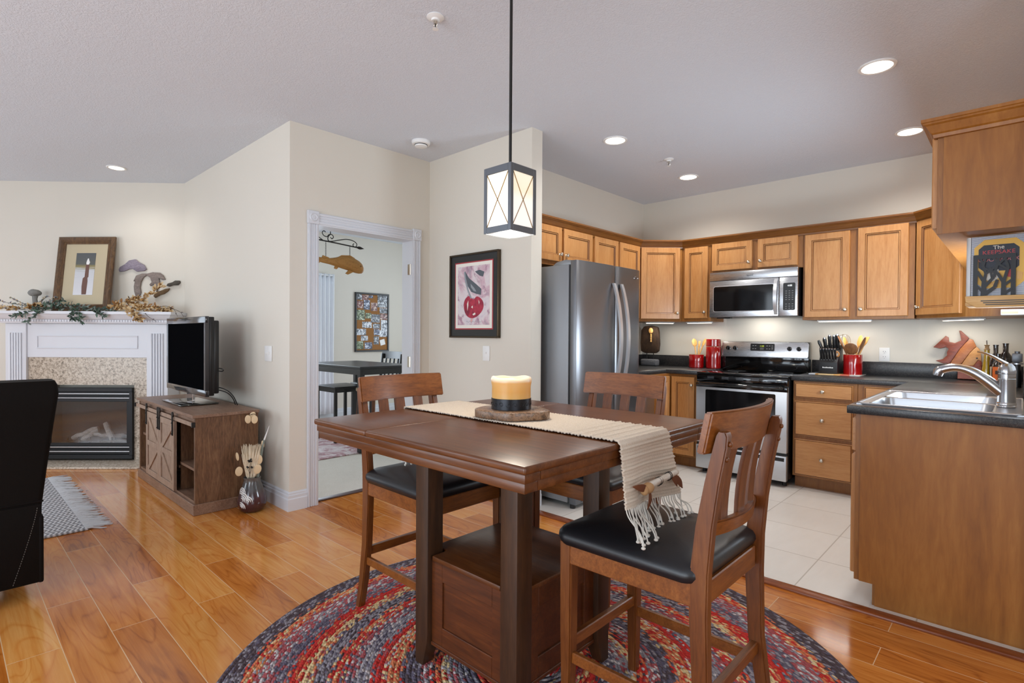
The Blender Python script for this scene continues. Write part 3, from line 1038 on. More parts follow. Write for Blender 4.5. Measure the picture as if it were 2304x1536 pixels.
b.prism(rrect(-2.154, -1.612, 1.490, 1.722, 0.016), 5.0965, 5.0995, 'xz', 0.0008, 1)
b.build('window', 'dark_glass', d, world=True)
pts = [(-1.592, 5.098 - 0.040 * math.sin(PI * t / 12) ** 0.7, 1.765 - 0.315 * t / 12) for t in range(13)]
b = MB()
b.quads([[(p[0] - 0.014, p[1] - 0.004, p[2]), (p[0] + 0.014, p[1] - 0.004, p[2]), (p[0] + 0.014, p[1] + 0.004, p[2]), (p[0] - 0.014, p[1] + 0.004, p[2])] for p in pts])
b.build('handle', 'steel_bright', d, world=True)
b = MB()
b.prism(rrect(-1.568, -1.417, 1.435, 1.776, 0.005), 5.100, 5.1345, 'xz', 0.003, 2)
p_ = b.build('control_panel', 'steel_h', c, world=True)
b = MB()
b.prism(rrect(-1.534, -1.436, 1.486, 1.724, 0.010), 5.0965, 5.1005, 'xz', 0.001, 1)
b.build('keypad', 'black', p_, world=True)
MB().text('4:08', 0.022, 0.0004, Matrix.Translation((-1.480, 5.0962, 1.700)) @ FX).build('clock_digits', 'lcdw', p_, world=True)
b = MB()
for r in range(9):
    for q in range(3):
        if r in (3,):
            continue
        b.box(-1.515 + q * 0.026, -1.502 + q * 0.026, 5.096, 5.0967, 1.500 + r * 0.019, 1.5035 + r * 0.019)
b.build('key_marks', 'print', p_, world=True)
b = MB().box(-2.15, -2.02, 5.16, 5.22, 1.424, 1.432, 0.003, 1)
b.build('lamp_cover', 'black', c, world=True)
area('microwave_lamp', (-1.8, 5.34, 1.425), (0, 0.35, -1), 0.25, 0.06, 1.4, (1, 0.95, 0.88))

# under-cabinet light bars
def light_bar(label, x, y, w, rz, z=UZ, ww=4):
    t = thing('light_bar', label, 'light', (x, y, z - 0.001), math.radians(rz), 'light bars under the wall cabinets')
    MB().box(-w / 2, w / 2, -0.025, 0.025, -0.013, 0.0, 0.003, 2).build('housing', 'white', t)
    MB().box(-w / 2 + 0.01, w / 2 - 0.01, -0.018, 0.018, -0.0155, -0.0125, 0.001, 1).build('tube', 'strip', t)
    p = Matrix.Rotation(math.radians(rz), 2) @ Vector((0, 0))
    area('light_bar_lamp', (x, y, z - 0.03), (0, 0, -1), w * 0.9, 0.04, ww, (1, 0.95, 0.87))
light_bar('slim glowing light bar under the angled cabinet by the fridge', -2.78, 5.22, 0.30, 45, ww=1.2)
light_bar('slim glowing light bar under the narrow cabinet beside the microwave', -2.37, 5.27, 0.26, 0, ww=1.5)
light_bar('slim glowing light bar above the knife block', -1.10, 5.27, 0.40, 0, ww=1.9)
light_bar('slim glowing light bar above the wooden fish board', -0.33, 5.30, 0.34, -45, ww=1.4)
# ------------------------------------------------------------------ sink and tap
c = thing('sink', 'double bowl stainless steel sink set in the dark worktop', 'sink', (-0.284, 3.46, 0.93))
b = MB()
X0, X1, Y0, Y1, ZS = -0.578, 0.010, 3.036, 3.884, 0.9315
bx = [(-0.535, -0.085, 3.075, 3.445), (-0.535, -0.085, 3.475, 3.845)]
# rim plate with the two bowls let in
def strip(x0, x1, y0, y1):
    b.box(x0, x1, y0, y1, ZS - 0.001, ZS + 0.004)
strip(X0, bx[0][0], Y0, Y1)
strip(bx[0][1], X1, Y0, Y1)
strip(bx[0][0], bx[0][1], Y0, bx[0][2])
strip(bx[0][0], bx[0][1], bx[0][3], bx[1][2])
strip(bx[0][0], bx[0][1], bx[1][3], Y1)
b.tube([(x, y, ZS + 0.003) for x, y in rrect(X0 + 0.004, X1 - 0.004, Y0 + 0.004, Y1 - 0.004, 0.02)], 0.0055, 8, True)
b.build('rim', 'steel', c, world=True)
for x0, x1, y0, y1 in bx:
    w = MB()
    L0 = [(x, y, ZS + 0.0045) for x, y in rrect(x0 - 0.004, x1 + 0.004, y0 - 0.004, y1 + 0.004, 0.05, 6)]
    L1 = [(x, y, ZS + 0.0035) for x, y in rrect(x0 + 0.004, x1 - 0.004, y0 + 0.004, y1 - 0.004, 0.05, 6)]
    L2 = [(x, y, ZS - 0.02) for x, y in rrect(x0 + 0.008, x1 - 0.008, y0 + 0.008, y1 - 0.008, 0.05, 6)]
    L3 = [(x, y, ZS - 0.15) for x, y in rrect(x0 + 0.02, x1 - 0.02, y0 + 0.02, y1 - 0.02, 0.06, 6)]
    L4 = [(x, y, ZS - 0.165) for x, y in rrect(x0 + 0.05, x1 - 0.05, y0 + 0.05, y1 - 0.05, 0.06, 6)]
    t = bmesh.new()
    LL = [[t.verts.new(p) for p in lp] for lp in (L0, L1, L2, L3, L4)]
    n = len(L0)
    for A, Bq in zip(LL, LL[1:]):
        for k in range(n):
            t.faces.new((A[k], Bq[k], Bq[(k + 1) % n], A[(k + 1) % n]))
    t.faces.new(LL[-1])
    w._add(t)
    w.lathe([(0.0, 0.001), (0.03, 0.001), (0.038, 0.004), (0.042, 0.0)], ((x0 + x1) / 2, (y0 + y1) / 2, ZS - 0.165), 24)
    w.build('bowl', 'steel', c, world=True, sharp=50)
c = thing('faucet', 'chrome single lever kitchen faucet arching over the sink', 'faucet', (-0.05, 3.40, 0.936))
FXc, FYc, FZ = -0.050, 3.40, 0.9355
b = MB()
b.prism(rrect(FXc - 0.035, FXc + 0.035, FYc - 0.085, FYc + 0.085, 0.034, 6), FZ, FZ + 0.010, 'xy', 0.004, 2)
b.lathe([(0.0, 0.0), (0.036, 0.0), (0.036, 0.006), (0.029, 0.016), (0.026, 0.03)], (FXc, FYc, FZ + 0.009), 28)
b.build('base_plate', 'chrome', c, world=True)
M['steel_tap'] = plain('satin_chrome', '#b4b6ba', 0.22, 1.0)
b = MB()
b.lathe([(0.0, 0.02), (0.033, 0.02), (0.032, 0.122), (0.0325, 0.124), (0.0325, 0.128), (0.031, 0.130), (0.031, 0.150), (0.0, 0.150)], (FXc, FYc, FZ), 28)
b.build('body', 'steel_tap', c, world=True)
b = MB()
pts = bez((FXc - 0.005, FYc, FZ + 0.055), (FXc - 0.085, FYc, FZ + 0.130), (FXc - 0.15, FYc, FZ + 0.205), (FXc - 0.240, FYc, FZ + 0.158), 16)
b.tube(pts, [0.027, 0.0265, 0.026, 0.0255, 0.025, 0.0245, 0.024, 0.0235, 0.0225, 0.0215, 0.0205, 0.0195, 0.019, 0.019, 0.0195, 0.020, 0.020], 18)
b.tube([(FXc - 0.238, FYc, FZ + 0.162), (FXc - 0.250, FYc, FZ + 0.150), (FXc - 0.254, FYc, FZ + 0.130)], [0.021, 0.022, 0.019], 18)
b.build('spout', 'steel_tap', c, world=True)
b = MB()
b.lathe([(0.0, 0.0), (0.032, 0.0), (0.033, 0.012), (0.028, 0.034), (0.016, 0.048), (0.0, 0.052)], (FXc, FYc, FZ + 0.1515), 28)
pts = bez((FXc, FYc, FZ + 0.195), (FXc - 0.03, FYc, FZ + 0.215), (FXc - 0.06, FYc, FZ + 0.245), (FXc - 0.105, FYc, FZ + 0.252), 10)
b.tube(pts, [0.018 - 0.0009 * i for i in range(11)], 12, flat=0.5)
b.build('lever', 'steel_tap', c, world=True)

# ------------------------------------------------------------------ things on the worktops
ZC = 0.9305
# carved wood panel on wire legs
c = thing('sculpture', 'dark weathered wood slab sculpture on wire legs with a pale spoon, beside the fridge', 'sculpture', (-2.945, 5.33, ZC))
M['bark'] = wood('weathered_bark', '#1d120a', '#3a2514', '#5a3f26', (3, 3, 1), 9.0, 0.8, 0.0, 0.5, 0.6)
M['stone'] = plain('gray_stone', '#5d5d60', 0.8, bump=(60, 0.6, 0.01))
b = MB()
b.prism([(-0.105, 0.01), (-0.06, -0.01), (0.07, -0.008), (0.105, 0.02), (0.110, 0.09), (0.100, 0.22), (0.085, 0.275), (0.02, 0.29), (-0.07, 0.282), (-0.108, 0.24), (-0.115, 0.10)], -0.025, 0.02, 'xz', 0.012, 3)
for v in b.bm.verts:
    v.co += Vector((noise.noise(v.co * 25), noise.noise(v.co * 21 + Vector((5, 0, 0))), 0)) * 0.006
b.bm.transform(Matrix.Translation((0, 0, 0.145)))
b.build('wood_slab', 'bark', c, sharp=60)
b = MB().prism([(-0.09, -0.022), (-0.07, 0.03), (-0.05, 0.05), (0.06, 0.05), (0.088, 0.03), (0.10, -0.02)], 0, 0.001, 'xz') if False else MB().box(-0.10, 0.095, -0.05, 0.03, 0.0, 0.072, 0.018, 3)
b.build('stone_base', 'stone', c)
b = MB()
for x in (-0.04, 0.04):
    b.cyl((x, -0.008, 0.07), (x, -0.008, 0.16), 0.0045, n=10)
b.build('wire_leg', 'iron', c)
b = MB().ball((0.02, -0.036, 0.378), 0.027, (1.0, 0.35, 1.2)).tube([(0.02, -0.034, 0.345), (0.022, -0.033, 0.31), (0.022, -0.033, 0.255)], [0.006, 0.008, 0.0055], 10)
for z in (0.335, 0.315, 0.295, 0.262):
    b.ball((0.022, -0.034, z), 0.0095, (1, 1, 0.8), 10)
b.build('carved_spoon', 'spoon', c)

def crock(name, label, x, y, r, h, lid=0.0, cat='canister', grp=None):
    t = thing(name, label, cat, (x, y, ZC), 0, grp)
    w = 0.006
    MB().lathe([(0.0, 0.0), (r - 0.006, 0.0), (r - 0.001, 0.006), (r, h * 0.5), (r, h - 0.006), (r - 0.002, h - 0.003), (r - w, h - 0.003), (r - w, 0.012), (0.0, 0.012)], n=40).build('body', 'red', t)
    MB().lathe([(r - 0.0045, h - 0.004), (r - 0.001, h), (r - w + 0.001, h), (r - w - 0.0005, h - 0.006)], n=40).build('rim', 'cream', t)
    if lid:
        MB().lathe([(r - 0.004, h), (r, h + 0.004), (r - 0.001, h + lid - 0.005), (r - 0.006, h + lid), (0.0, h + lid)], n=40).build('lid', 'red', t)
    return t
crock('canister', 'short open red canister holding bamboo spoons, left of the range', -2.432, 5.345, 0.074, 0.138)
crock('canister', 'tall red lidded canister left of the range', -2.268, 5.375, 0.072, 0.222, 0.072)
crock('utensil_crock', 'open red crock of wooden utensils right of the knife block', -1.038, 5.30, 0.070, 0.178, cat='crock')

def utensil(name, label, foot, top, head, mat, grp, cat='spoon', bowl=(0.026, 0.040), flatspat=False):
    """a wooden spoon or turner leaning from foot to the start of its head"""
    foot, top = Vector(foot), Vector(top)
    d = (top - foot).normalized()
    b = MB()
    b.tube([foot, foot.lerp(top, 0.5), top], [0.005, 0.005, 0.0065], 10)
    e = top + d * bowl[1] * 0.8
    q = d.to_track_quat('Z', 'Y').to_matrix()
    if flatspat:
        b.X = Matrix.Translation(top) @ q.to_4x4()
        b.prism([(-0.010, 0.0), (0.010, 0.0), (bowl[0], 0.03), (bowl[0], bowl[1] * 1.9), (-bowl[0], bowl[1] * 1.9), (-bowl[0], 0.03)], -0.003, 0.003, 'xz', 0.001, 1)
    else:
        b.ball(e, 1.0, (bowl[0], 0.007, bowl[1]), 16, q)
    return tag(b.build(name, mat, loc=tuple(foot), world=True, sharp=50), label, cat, grp)
g1 = 'bamboo utensils in the short red canister'
utensil('wooden_spoon', 'pale bamboo spoon with a round bowl, left in the short red canister', (-2.42, 5.34, ZC + 0.02), (-2.462, 5.37, 1.155), None, 'spoon', g1, bowl=(0.030, 0.042))
utensil('wooden_spoon', 'pale bamboo spoon behind, right in the short red canister', (-2.44, 5.33, ZC + 0.02), (-2.388, 5.40, 1.16), None, 'spoon', g1, bowl=(0.028, 0.042))
utensil('spatula', 'slim bamboo spatula in the middle of the short red canister', (-2.43, 5.35, ZC + 0.02), (-2.424, 5.385, 1.14), None, 'spoon', g1, 'spatula', (0.012, 0.034), True)
b = MB()
base = Vector((-2.43, 5.36, ZC + 0.02))
b.cyl(base, base + Vector((0.005, 0.03, 0.13)), 0.005, n=10)
for k in range(4):
    a = PI * k / 4
    b.tube([base + Vector((0.005 + 0.016 * math.cos(a) * math.sin(PI * t / 8) , 0.03 + 0.016 * math.sin(a) * math.sin(PI * t / 8), 0.13 + 0.10 * t / 8)) for t in range(9)], 0.0013, 5)
tag(b.build('whisk', 'satin', loc=tuple(base), world=True), 'slim metal whisk among the bamboo spoons in the short red canister', 'whisk', g1)
g2 = 'wooden utensils in the red crock'
cx, cy = -1.038, 5.30
utensil('wooden_spoon', 'dark wooden spoon leaning left in the red crock', (cx + 0.02, cy, ZC + 0.02), (cx - 0.075, cy + 0.0, 1.175), None, 'spoon_d', g2, bowl=(0.034, 0.056))
utensil('wooden_spoon', 'broad dark wooden ladle spoon in the middle of the red crock', (cx, cy + 0.02, ZC + 0.02), (cx - 0.006, cy - 0.03, 1.115), None, 'spoon_d', g2, bowl=(0.054, 0.052))
utensil('wooden_spoon', 'dark wooden spoon leaning right in the red crock', (cx - 0.02, cy, ZC + 0.02), (cx + 0.052, cy - 0.015, 1.145), None, 'spoon_d', g2, bowl=(0.032, 0.064))
utensil('wooden_spoon', 'pale orange slotted wooden spoon behind in the red crock', (cx - 0.01, cy + 0.01, ZC + 0.02), (cx + 0.032, cy + 0.04, 1.18), None, 'spoon', g2, bowl=(0.040, 0.052))
utensil('spatula', 'pale wooden turner standing tallest in the red crock', (cx - 0.02, cy + 0.01, ZC + 0.02), (cx + 0.062, cy + 0.055, 1.175), None, 'spoon', g2, 'spatula', (0.040, 0.046), True)
utensil('wooden_spoon', 'pale wooden spoon at the far left in the red crock', (cx + 0.01, cy + 0.02, ZC + 0.02), (cx - 0.055, cy + 0.045, 1.17), None, 'spoon', g2, bowl=(0.028, 0.050))
b = MB()
f0 = Vector((cx + 0.01, cy + 0.04, ZC + 0.02))
f1 = Vector((cx - 0.075, cy + 0.05, 1.17))
b.cyl(f0, f1, 0.004, n=8)
for k in range(3):
    a = k * PI / 3
    b.tube([f1 + Vector((-0.012 + 0.048 * math.cos(t) * math.cos(a) + 0.01, 0.030 * math.cos(t) * math.sin(a), 0.052 + 0.055 * math.sin(t))) for t in [2 * PI * i / 24 for i in range(24)]], 0.0015, 5, True)
tag(b.build('whisk', 'satin', loc=tuple(f0), world=True), 'wire balloon whisk rising behind the knife block from the red crock', 'whisk', g2)

# board under the knife block
M['board'] = None
x = NT('striped_glass_board')
v = x.coord('Object')
sx = x.n('ShaderNodeSeparateXYZ')
x.l(v, sx.inputs[0])
x.base(x.ramp(x.math('ADD', x.math('MULTIPLY', sx.outputs[0], 2.6), 0.5), ((0.0, '#c9ccd0'), (0.14, '#b98a4c'), (0.2, '#e0c08c'), (0.5, '#d9a566'), (0.62, '#c0604c'), (0.8, '#b8b2ac'), (1.0, '#cfd2d6')), 'CONSTANT'))
x.rough(0.08)
M['board'] = x.m
tag(MB().box(-0.19, 0.19, -0.125, 0.125, 0, 0.010, 0.003, 2).build('cutting_board', 'board', loc=(-1.150, 5.285, ZC)), 'thin striped glass cutting board under the knife block', 'board')
ZB = ZC + 0.0105
# knife block
KX, KY = -1.200, 5.290
KS = 1.14
c = thing('knife_block', 'black knife block with a white mark beside the range', 'knife block', (KX, KY, ZB))
c.scale = (KS, KS, KS)
M['blk'] = plain('black_block', '#141416', 0.45)
b = MB()
b.prism([(-0.085, 0.0), (0.085, 0.0), (0.085, 0.19), (0.060, 0.215), (-0.045, 0.135), (-0.085, 0.085)], -0.062, 0.062, 'yz', 0.004, 2)
b.build('body', 'blk', c)
b = MB()
for i in range(9):
    b.box(-0.036 + i * 0.008, -0.0305 + i * 0.008, -0.0862, -0.0852, 0.042, 0.049 + 0.002 * (i % 3 == 0))
b.build('printed_mark', 'white', c)
def knife(name, label, x, y, z, ln, ang, grp, r=0.0075, side=0.0, bol='chrome', cat='knife'):
    t = thing(name, label, cat, (KX + x * KS, KY + y * KS, ZB + z * KS), 0, grp)
    t.scale = (KS, KS, KS)
    d = Vector((side, -math.sin(ang), math.cos(ang))).normalized()
    p = [d * (ln * k / 6) + Vector((0, -math.cos(ang), -math.sin(ang))) * (0.004 * math.sin(PI * k / 6)) for k in range(7)]
    MB().tube(p, [r * f for f in (0.85, 0.95, 1.05, 0.95, 1.0, 1.1, 0.9)], 12, flat=1.35).build('handle', 'black', t)
    MB().tube([d * (ln - 0.001), d * (ln + 0.008)], [r * 1.05, r * 0.9], 12).build('pommel', bol, t)
    MB().box(-0.001, 0.001, -0.006, 0.006, -0.03, 0.002).build('blade', 'steel', t)
    return t
gk = 'steak knives in the lower row of the knife block'
st = None
for k in range(6):
    lab = 'black-handled steak knife in the lower row of the knife block'
    kx = -0.047 + k * 0.0188
    if st is None:
        st = knife('steak_knife', lab, kx, -0.066, 0.110, 0.080, 0.42, gk)
    else:
        o = copy_tree(st)
        o.location = (KX + kx * KS, KY - 0.066 * KS, ZB + 0.110 * KS)
gk2 = 'large knives in the upper row of the knife block'
knife('sharpening_steel', 'slanting black sharpening steel handle at the far left of the knife block', -0.054, 0.0, 0.172, 0.075, 0.25, gk2, 0.0085, -0.35, 'black', 'sharpening steel')
knife('kitchen_knife', 'black kitchen knife second from left in the upper row of the block', -0.034, 0.012, 0.18, 0.085, 0.22, gk2, 0.0095, -0.12)
knife('kitchen_knife', 'tall black kitchen knife third from left in the upper row of the block', -0.010, 0.022, 0.19, 0.095, 0.20, gk2, 0.009, -0.02)
knife('kitchen_knife', 'black kitchen knife second from right in the upper row of the block', 0.018, 0.022, 0.19, 0.093, 0.18, gk2, 0.009, 0.0)
knife('kitchen_knife', 'black kitchen knife at the right end of the upper row of the block', 0.042, 0.026, 0.19, 0.100, 0.16, gk2, 0.0095, -0.04)
b = MB()
b.tube([(x, 0, z) for x, z in [(0.014 * math.cos(a), 0.020 + 0.02 * math.sin(a)) for a in [2 * PI * i / 14 for i in range(14)]]], 0.0035, 6, True)
b.tube([(0.003 + 0.013 * math.cos(a), 0.012, 0.014 + 0.018 * math.sin(a)) for a in [2 * PI * i / 14 for i in range(14)]], 0.0035, 6, True)
tag(b.build('kitchen_scissors', plain('orange_handle', '#c88a4a', 0.4), loc=(KX + 0.060, KY - 0.070, ZB + 0.150)), 'orange-handled kitchen scissors at the right side of the knife block', 'scissors')

# wall outlet
def plate(label, cat, name, M4, kind):
    t = thing(name, label, cat, M4.to_translation())
    WM[t] = M4
    t.matrix_basis = M4
    w = 0.076 if kind == 'outlet' else (0.125 if kind == 'double' else 0.076)
    MB().box(-w / 2, w / 2, -0.006, 0.0, -0.058, 0.058, 0.003, 2).build('plate', 'white', t)
    if kind == 'outlet':
        b = MB()
        for z in (-0.022, 0.022):
            b.X = Matrix.Translation((0, -0.0062, z)) @ Matrix.Rotation(PI / 2, 4, 'X')
            b.lathe([(0.0, 0.002), (0.014, 0.002), (0.016, 0.0)], n=20)
            b.X = None
        b.build('socket', 'white', t)
        b = MB()
        for z in (-0.022, 0.022):
            b.box(-0.008, -0.0055, -0.0088, -0.0078, z - 0.001, z + 0.008)
            b.box(0.0055, 0.008, -0.0088, -0.0078, z - 0.001, z + 0.007)
            b.box(-0.002, 0.002, -0.0088, -0.0078, z - 0.010, z - 0.006)
        b.build('slot', 'ink', t)
    else:
        for x in ((-0.023, 0.023) if kind == 'double' else (0.0,)):
            MB().box(x - 0.006, x + 0.006, -0.013, -0.0055, -0.004, 0.012, 0.002, 1).build('toggle', 'white', t)
    return t
plate('white wall outlet above the backsplash right of the red crock', 'outlet', 'wall_outlet', Matrix.Translation((-0.849, 5.509, 1.108)), 'outlet')
plate('white single light switch under the cherry picture', 'switch', 'light_switch', Matrix.Translation((-3.03, 2.929, 1.108)), 'single')
plate('beige-white double light switch on the wall right of the television', 'switch', 'light_switch', Matrix.Translation((-4.095, 1.699, 1.102)), 'double')

# wooden fish board against the backsplash
M['fish_a'] = wood('fish_red_wood', '#5a2414', '#7a3520', '#8e4529', (2, 2, 5), 5.0, 0.4)
M['fish_b'] = wood('fish_orange_wood', '#8a4a20', '#a5602e', '#b8743c', (2, 2, 5), 5.0, 0.4)
M['fish_c'] = wood('fish_tan_wood', '#a06a38', '#bb854c', '#c99a60', (2, 2, 5), 5.0, 0.4)
def fish_pt(cx_, cy_):
    """outline written on the board's own plane, metres from its foot"""
    px, py = 2064 + cx_ / 5.908, 700 + cy_ / 5.908
    return ((px - 2103) * 0.00267, (815 - py) * 0.0035 + 0.1235)
c = thing('fish_board', 'reddish wooden fish-shaped board leaning on the backsplash behind the faucet', 'board', (-0.50, 5.42, ZC + 0.004))
c.rotation_euler = (math.radians(-8), 0, 0)
def fp_(lst):
    return [fish_pt(*p) for p in lst]
MB().prism(fp_([(232, 655), (330, 635), (390, 580), (385, 540), (410, 495), (375, 470), (290, 490), (195, 475), (290, 390), (365, 318), (405, 340), (412, 400), (490, 415), (575, 380), (560, 310), (540, 250), (570, 252), (680, 350), (640, 400), (560, 490), (430, 690), (340, 690)]), -0.009, 0.009, 'xz', 0.003, 2).build('tail_piece', 'fish_a', c)
MB().prism(fp_([(432, 692), (562, 492), (642, 402), (690, 358), (730, 370), (775, 455), (690, 540), (585, 690)]), -0.010, 0.010, 'xz', 0.003, 2).build('body_piece', 'fish_b', c)
MB().prism(fp_([(588, 692), (692, 542), (777, 458), (815, 490), (838, 570), (845, 650), (800, 630), (740, 712), (660, 712)]), -0.009, 0.009, 'xz', 0.003, 2).build('head_piece', 'fish_c', c)
MB().prism(fp_([(742, 712), (802, 632), (850, 655), (850, 735), (800, 740)]), -0.009, 0.009, 'xz', 0.003, 2).build('mouth_piece', 'fish_a', c)
b = MB().ball((fish_pt(785, 610)[0], -0.010, fish_pt(785, 610)[1]), 0.006, (1, 0.4, 1), 10)
b.build('eye', 'black', c)
MB().prism([(fish_pt(540, 700)[0], fish_pt(540, 700)[1]), (fish_pt(540, 0)[0], 0.0), (fish_pt(850, 0)[0], 0.0), (fish_pt(850, 720)[0], fish_pt(850, 720)[1])], -0.024, 0.010, 'xz', 0.002, 1).build('foot', 'fish_a', c)

# bottles in the corner behind the faucet
M['oil'] = plain('olive_oil', '#b08a0c', 0.06, coat=0.8)
M['dark_bottle'] = plain('dark_bottle_glass', '#1c0e08', 0.06, coat=0.8)
M['orange_label'] = plain('orange_label', '#dd6a28', 0.6)
M['cork'] = plain('cork', '#b08a60', 0.7)
c = thing('oil_bottle', 'slim yellow olive oil bottle with a pour spout beside the fish board', 'bottle', (-0.185, 5.22, ZC), 0, 'bottles by the sink')
MB().lathe([(0.0, 0.0), (0.030, 0.0), (0.031, 0.03), (0.026, 0.10), (0.017, 0.17), (0.015, 0.235), (0.0, 0.235)], n=24).build('glass', 'oil', c)
MB().lathe([(0.0, 0.235), (0.017, 0.235), (0.017, 0.242), (0.013, 0.246), (0.011, 0.262), (0.017, 0.272), (0.0, 0.274)], n=20).build('stopper', 'cork', c)
MB().cyl((0, 0, 0.27), (-0.002, -0.004, 0.305), 0.0035, n=8).build('pour_spout', 'chrome', c)
def bottle(name, label, x, y, r, h, neck, mat, lab=None):
    c = thing(name, label, 'bottle', (x, y, ZC), 0, 'bottles by the sink')
    MB().lathe([(0.0, 0.0), (r - 0.003, 0.0), (r, 0.005), (r, h * 0.55), (r * 0.9, h * 0.66), (neck, h * 0.78), (neck, h * 0.97), (neck + 0.002, h * 0.975), (neck + 0.002, h), (0.0, h)], n=26).build('glass', mat, c)
    if lab:
        b = MB()
        t = bmesh.new()
        z0, z1, col = lab
        n = 14
        V = [[t.verts.new(((r + 0.0008) * math.cos(a), (r + 0.0008) * math.sin(a), z)) for a in [math.radians(215 + 110 * i / n) for i in range(n + 1)]] for z in (z0, z1)]
        for i in range(n):
            t.faces.new((V[0][i], V[0][i + 1], V[1][i + 1], V[1][i]))
        b._add(t)
        b.build('label', col, c)
    return c
M['dark_print'] = plain('dark_label_print', '#3a2018', 0.6)
bo = bottle('sauce_bottle', 'dark bottle with an orange label partly behind the faucet handle', -0.118, 5.00, 0.034, 0.215, 0.014, 'dark_bottle', (0.015, 0.125, 'orange_label'))
MB().box(-0.014, 0.012, -0.0395, -0.0365, 0.075, 0.100).build('label_print', 'dark_print', bo)
bottle('vinegar_bottle', 'dark bottle with a cream label behind the orange-label bottle', -0.135, 5.14, 0.034, 0.275, 0.014, 'dark_bottle', (0.02, 0.12, 'cream'))
bottle('wine_bottle', 'tall dark brown bottle behind the faucet', -0.085, 5.25, 0.042, 0.285, 0.016, 'dark_bottle')
c = thing('spice_mill', 'small clear-topped gray mill at the right edge behind the faucet', 'mill', (-0.022, 4.86, ZC))
MB().lathe([(0.0, 0.0), (0.022, 0.0), (0.020, 0.12), (0.018, 0.15), (0.0, 0.15)], n=20).build('base', 'black', c)
MB().box(-0.026, 0.026, -0.02, 0.02, 0.165, 0.222, 0.005, 2).build('hopper', 'gunmetal', c)
MB().lathe([(0.0, 0.148), (0.030, 0.150), (0.030, 0.160), (0.0, 0.166)], n=20).build('collar', 'steel', c)
MB().lathe([(0.0, 0.222), (0.014, 0.222), (0.014, 0.236), (0.0, 0.236)], n=16).build('cap', 'gunmetal', c)

# cookbook rack hung under the end cabinet
M['rack'] = wood('pale_maple_rack', '#b98a50', '#cfa366', '#dcb67c', (0.6, 6, 6), 4.0, 0.45)
c = thing('cookbook_rack', 'pale wooden slotted cookbook rack hung under the right wall cabinet', 'rack', (-0.085, 3.30, 1.40))
b = MB()
b.prism([(-0.188, 1.412), (-0.150, 1.386), (0.024, 1.386), (0.024, 1.438), (-0.190, 1.438)], 3.168, 3.186, 'xz', 0.003, 2)
b.prism([(-0.190, 3.186), (0.024, 3.186), (0.024, 3.42), (-0.190, 3.42)], 1.395, 1.412, 'xy', 0.003, 2)
b.build('shelf', 'rack', c, world=True)
b = MB()
for k in range(3):
    b.box(-0.136 + k * 0.008, 0.02, 3.1665, 3.1685, 1.4135 - k * 0.0085, 1.4175 - k * 0.0085)
b.build('slot', 'ink', c, world=True)
b = MB()
b.box(-0.16, 0.02, 3.402, 3.418, 1.41, 1.7115, 0.002, 1)
b.build('back_board', 'rack', c, world=True)
# cookbook
x = NT('gingham_cover')
sx = x.n('ShaderNodeSeparateXYZ')
x.l(x.coord('Object'), sx.inputs[0])
def chk(out):
    return x.math('GREATER_THAN', x.math('FRACT', x.math('MULTIPLY', out, 1 / 0.0042)), 0.5)
ff = x.math('ADD', x.math('MULTIPLY', chk(sx.outputs[0]), 0.5), x.math('MULTIPLY', chk(sx.outputs[2]), 0.5))
x.base(x.ramp(ff, ((0.0, '#dfe0e2'), (0.34, '#9aa0ae'), (0.8, '#4e5876')), 'CONSTANT'))
x.rough(0.4)
M['gingham'] = x.m
M['yellow_label'] = plain('yellow_label', '#dfb04c', 0.5)
M['navy'] = plain('navy_print', '#1b1f2e', 0.5)
M['red_print'] = plain('red_print', '#c03a3c', 0.5)
M['pink_print'] = plain('pink_print', '#cf7a7c', 0.5)
M['paper'] = plain('paper', '#e6e2d8', 0.7)
c = thing('cookbook', 'gingham cookbook with a yellow octagonal label standing in the hanging rack', 'book', (-0.075, 3.21, 1.4125))
MB().box(-0.172, 0.020, 3.204, 3.208, 1.413, 1.704, 0.001, 1).build('front_cover', 'gingham', c, world=True)
MB().box(-0.174, 0.020, 3.235, 3.239, 1.413, 1.704, 0.001, 1).build('back_cover', 'gingham', c, world=True)
MB().box(-0.168, 0.016, 3.2085, 3.2345, 1.416, 1.698).build('pages', 'paper', c, world=True)
b = MB()
b.prism([(-0.1735, 3.2045), (-0.185, 3.209), (-0.190, 3.2215), (-0.185, 3.234), (-0.1735, 3.2385)], 1.413, 1.704, 'xy', 0.001, 1)
b.build('spine', plain('pale_spine', '#d5d8da', 0.5), c, world=True)
def octo(cx_, cz_, w, h, k):
    return [(cx_ - w, cz_ - h + k), (cx_ - w + k, cz_ - h), (cx_ + w - k, cz_ - h), (cx_ + w, cz_ - h + k), (cx_ + w, cz_ + h - k), (cx_ + w - k, cz_ + h), (cx_ - w + k, cz_ + h), (cx_ - w, cz_ + h - k)]
MB().prism(octo(-0.076, 1.580, 0.086, 0.108, 0.034), 3.2022, 3.2042, 'xz').build('label', 'yellow_label', c, world=True)
MB().prism(octo(-0.080, 1.606, 0.067, 0.058, 0.018), 3.2012, 3.2024, 'xz').build('label_panel', 'navy', c, world=True)
MB().text('The', 0.024, 0.0003, Matrix.Translation((-0.080, 3.2008, 1.651)) @ FX @ Matrix.Rotation(0.06, 4, 'Z')).build('title', 'paper', c, world=True)
MB().text('KEEPSAKE', 0.0245, 0.0004, Matrix.Translation((-0.080, 3.2006, 1.630)) @ FX).build('title', 'red_print', c, world=True)
MB().text('COOKBOOK', 0.0235, 0.0004, Matrix.Translation((-0.080, 3.2006, 1.598)) @ FX).build('title', 'pink_print', c, world=True)
b = MB()
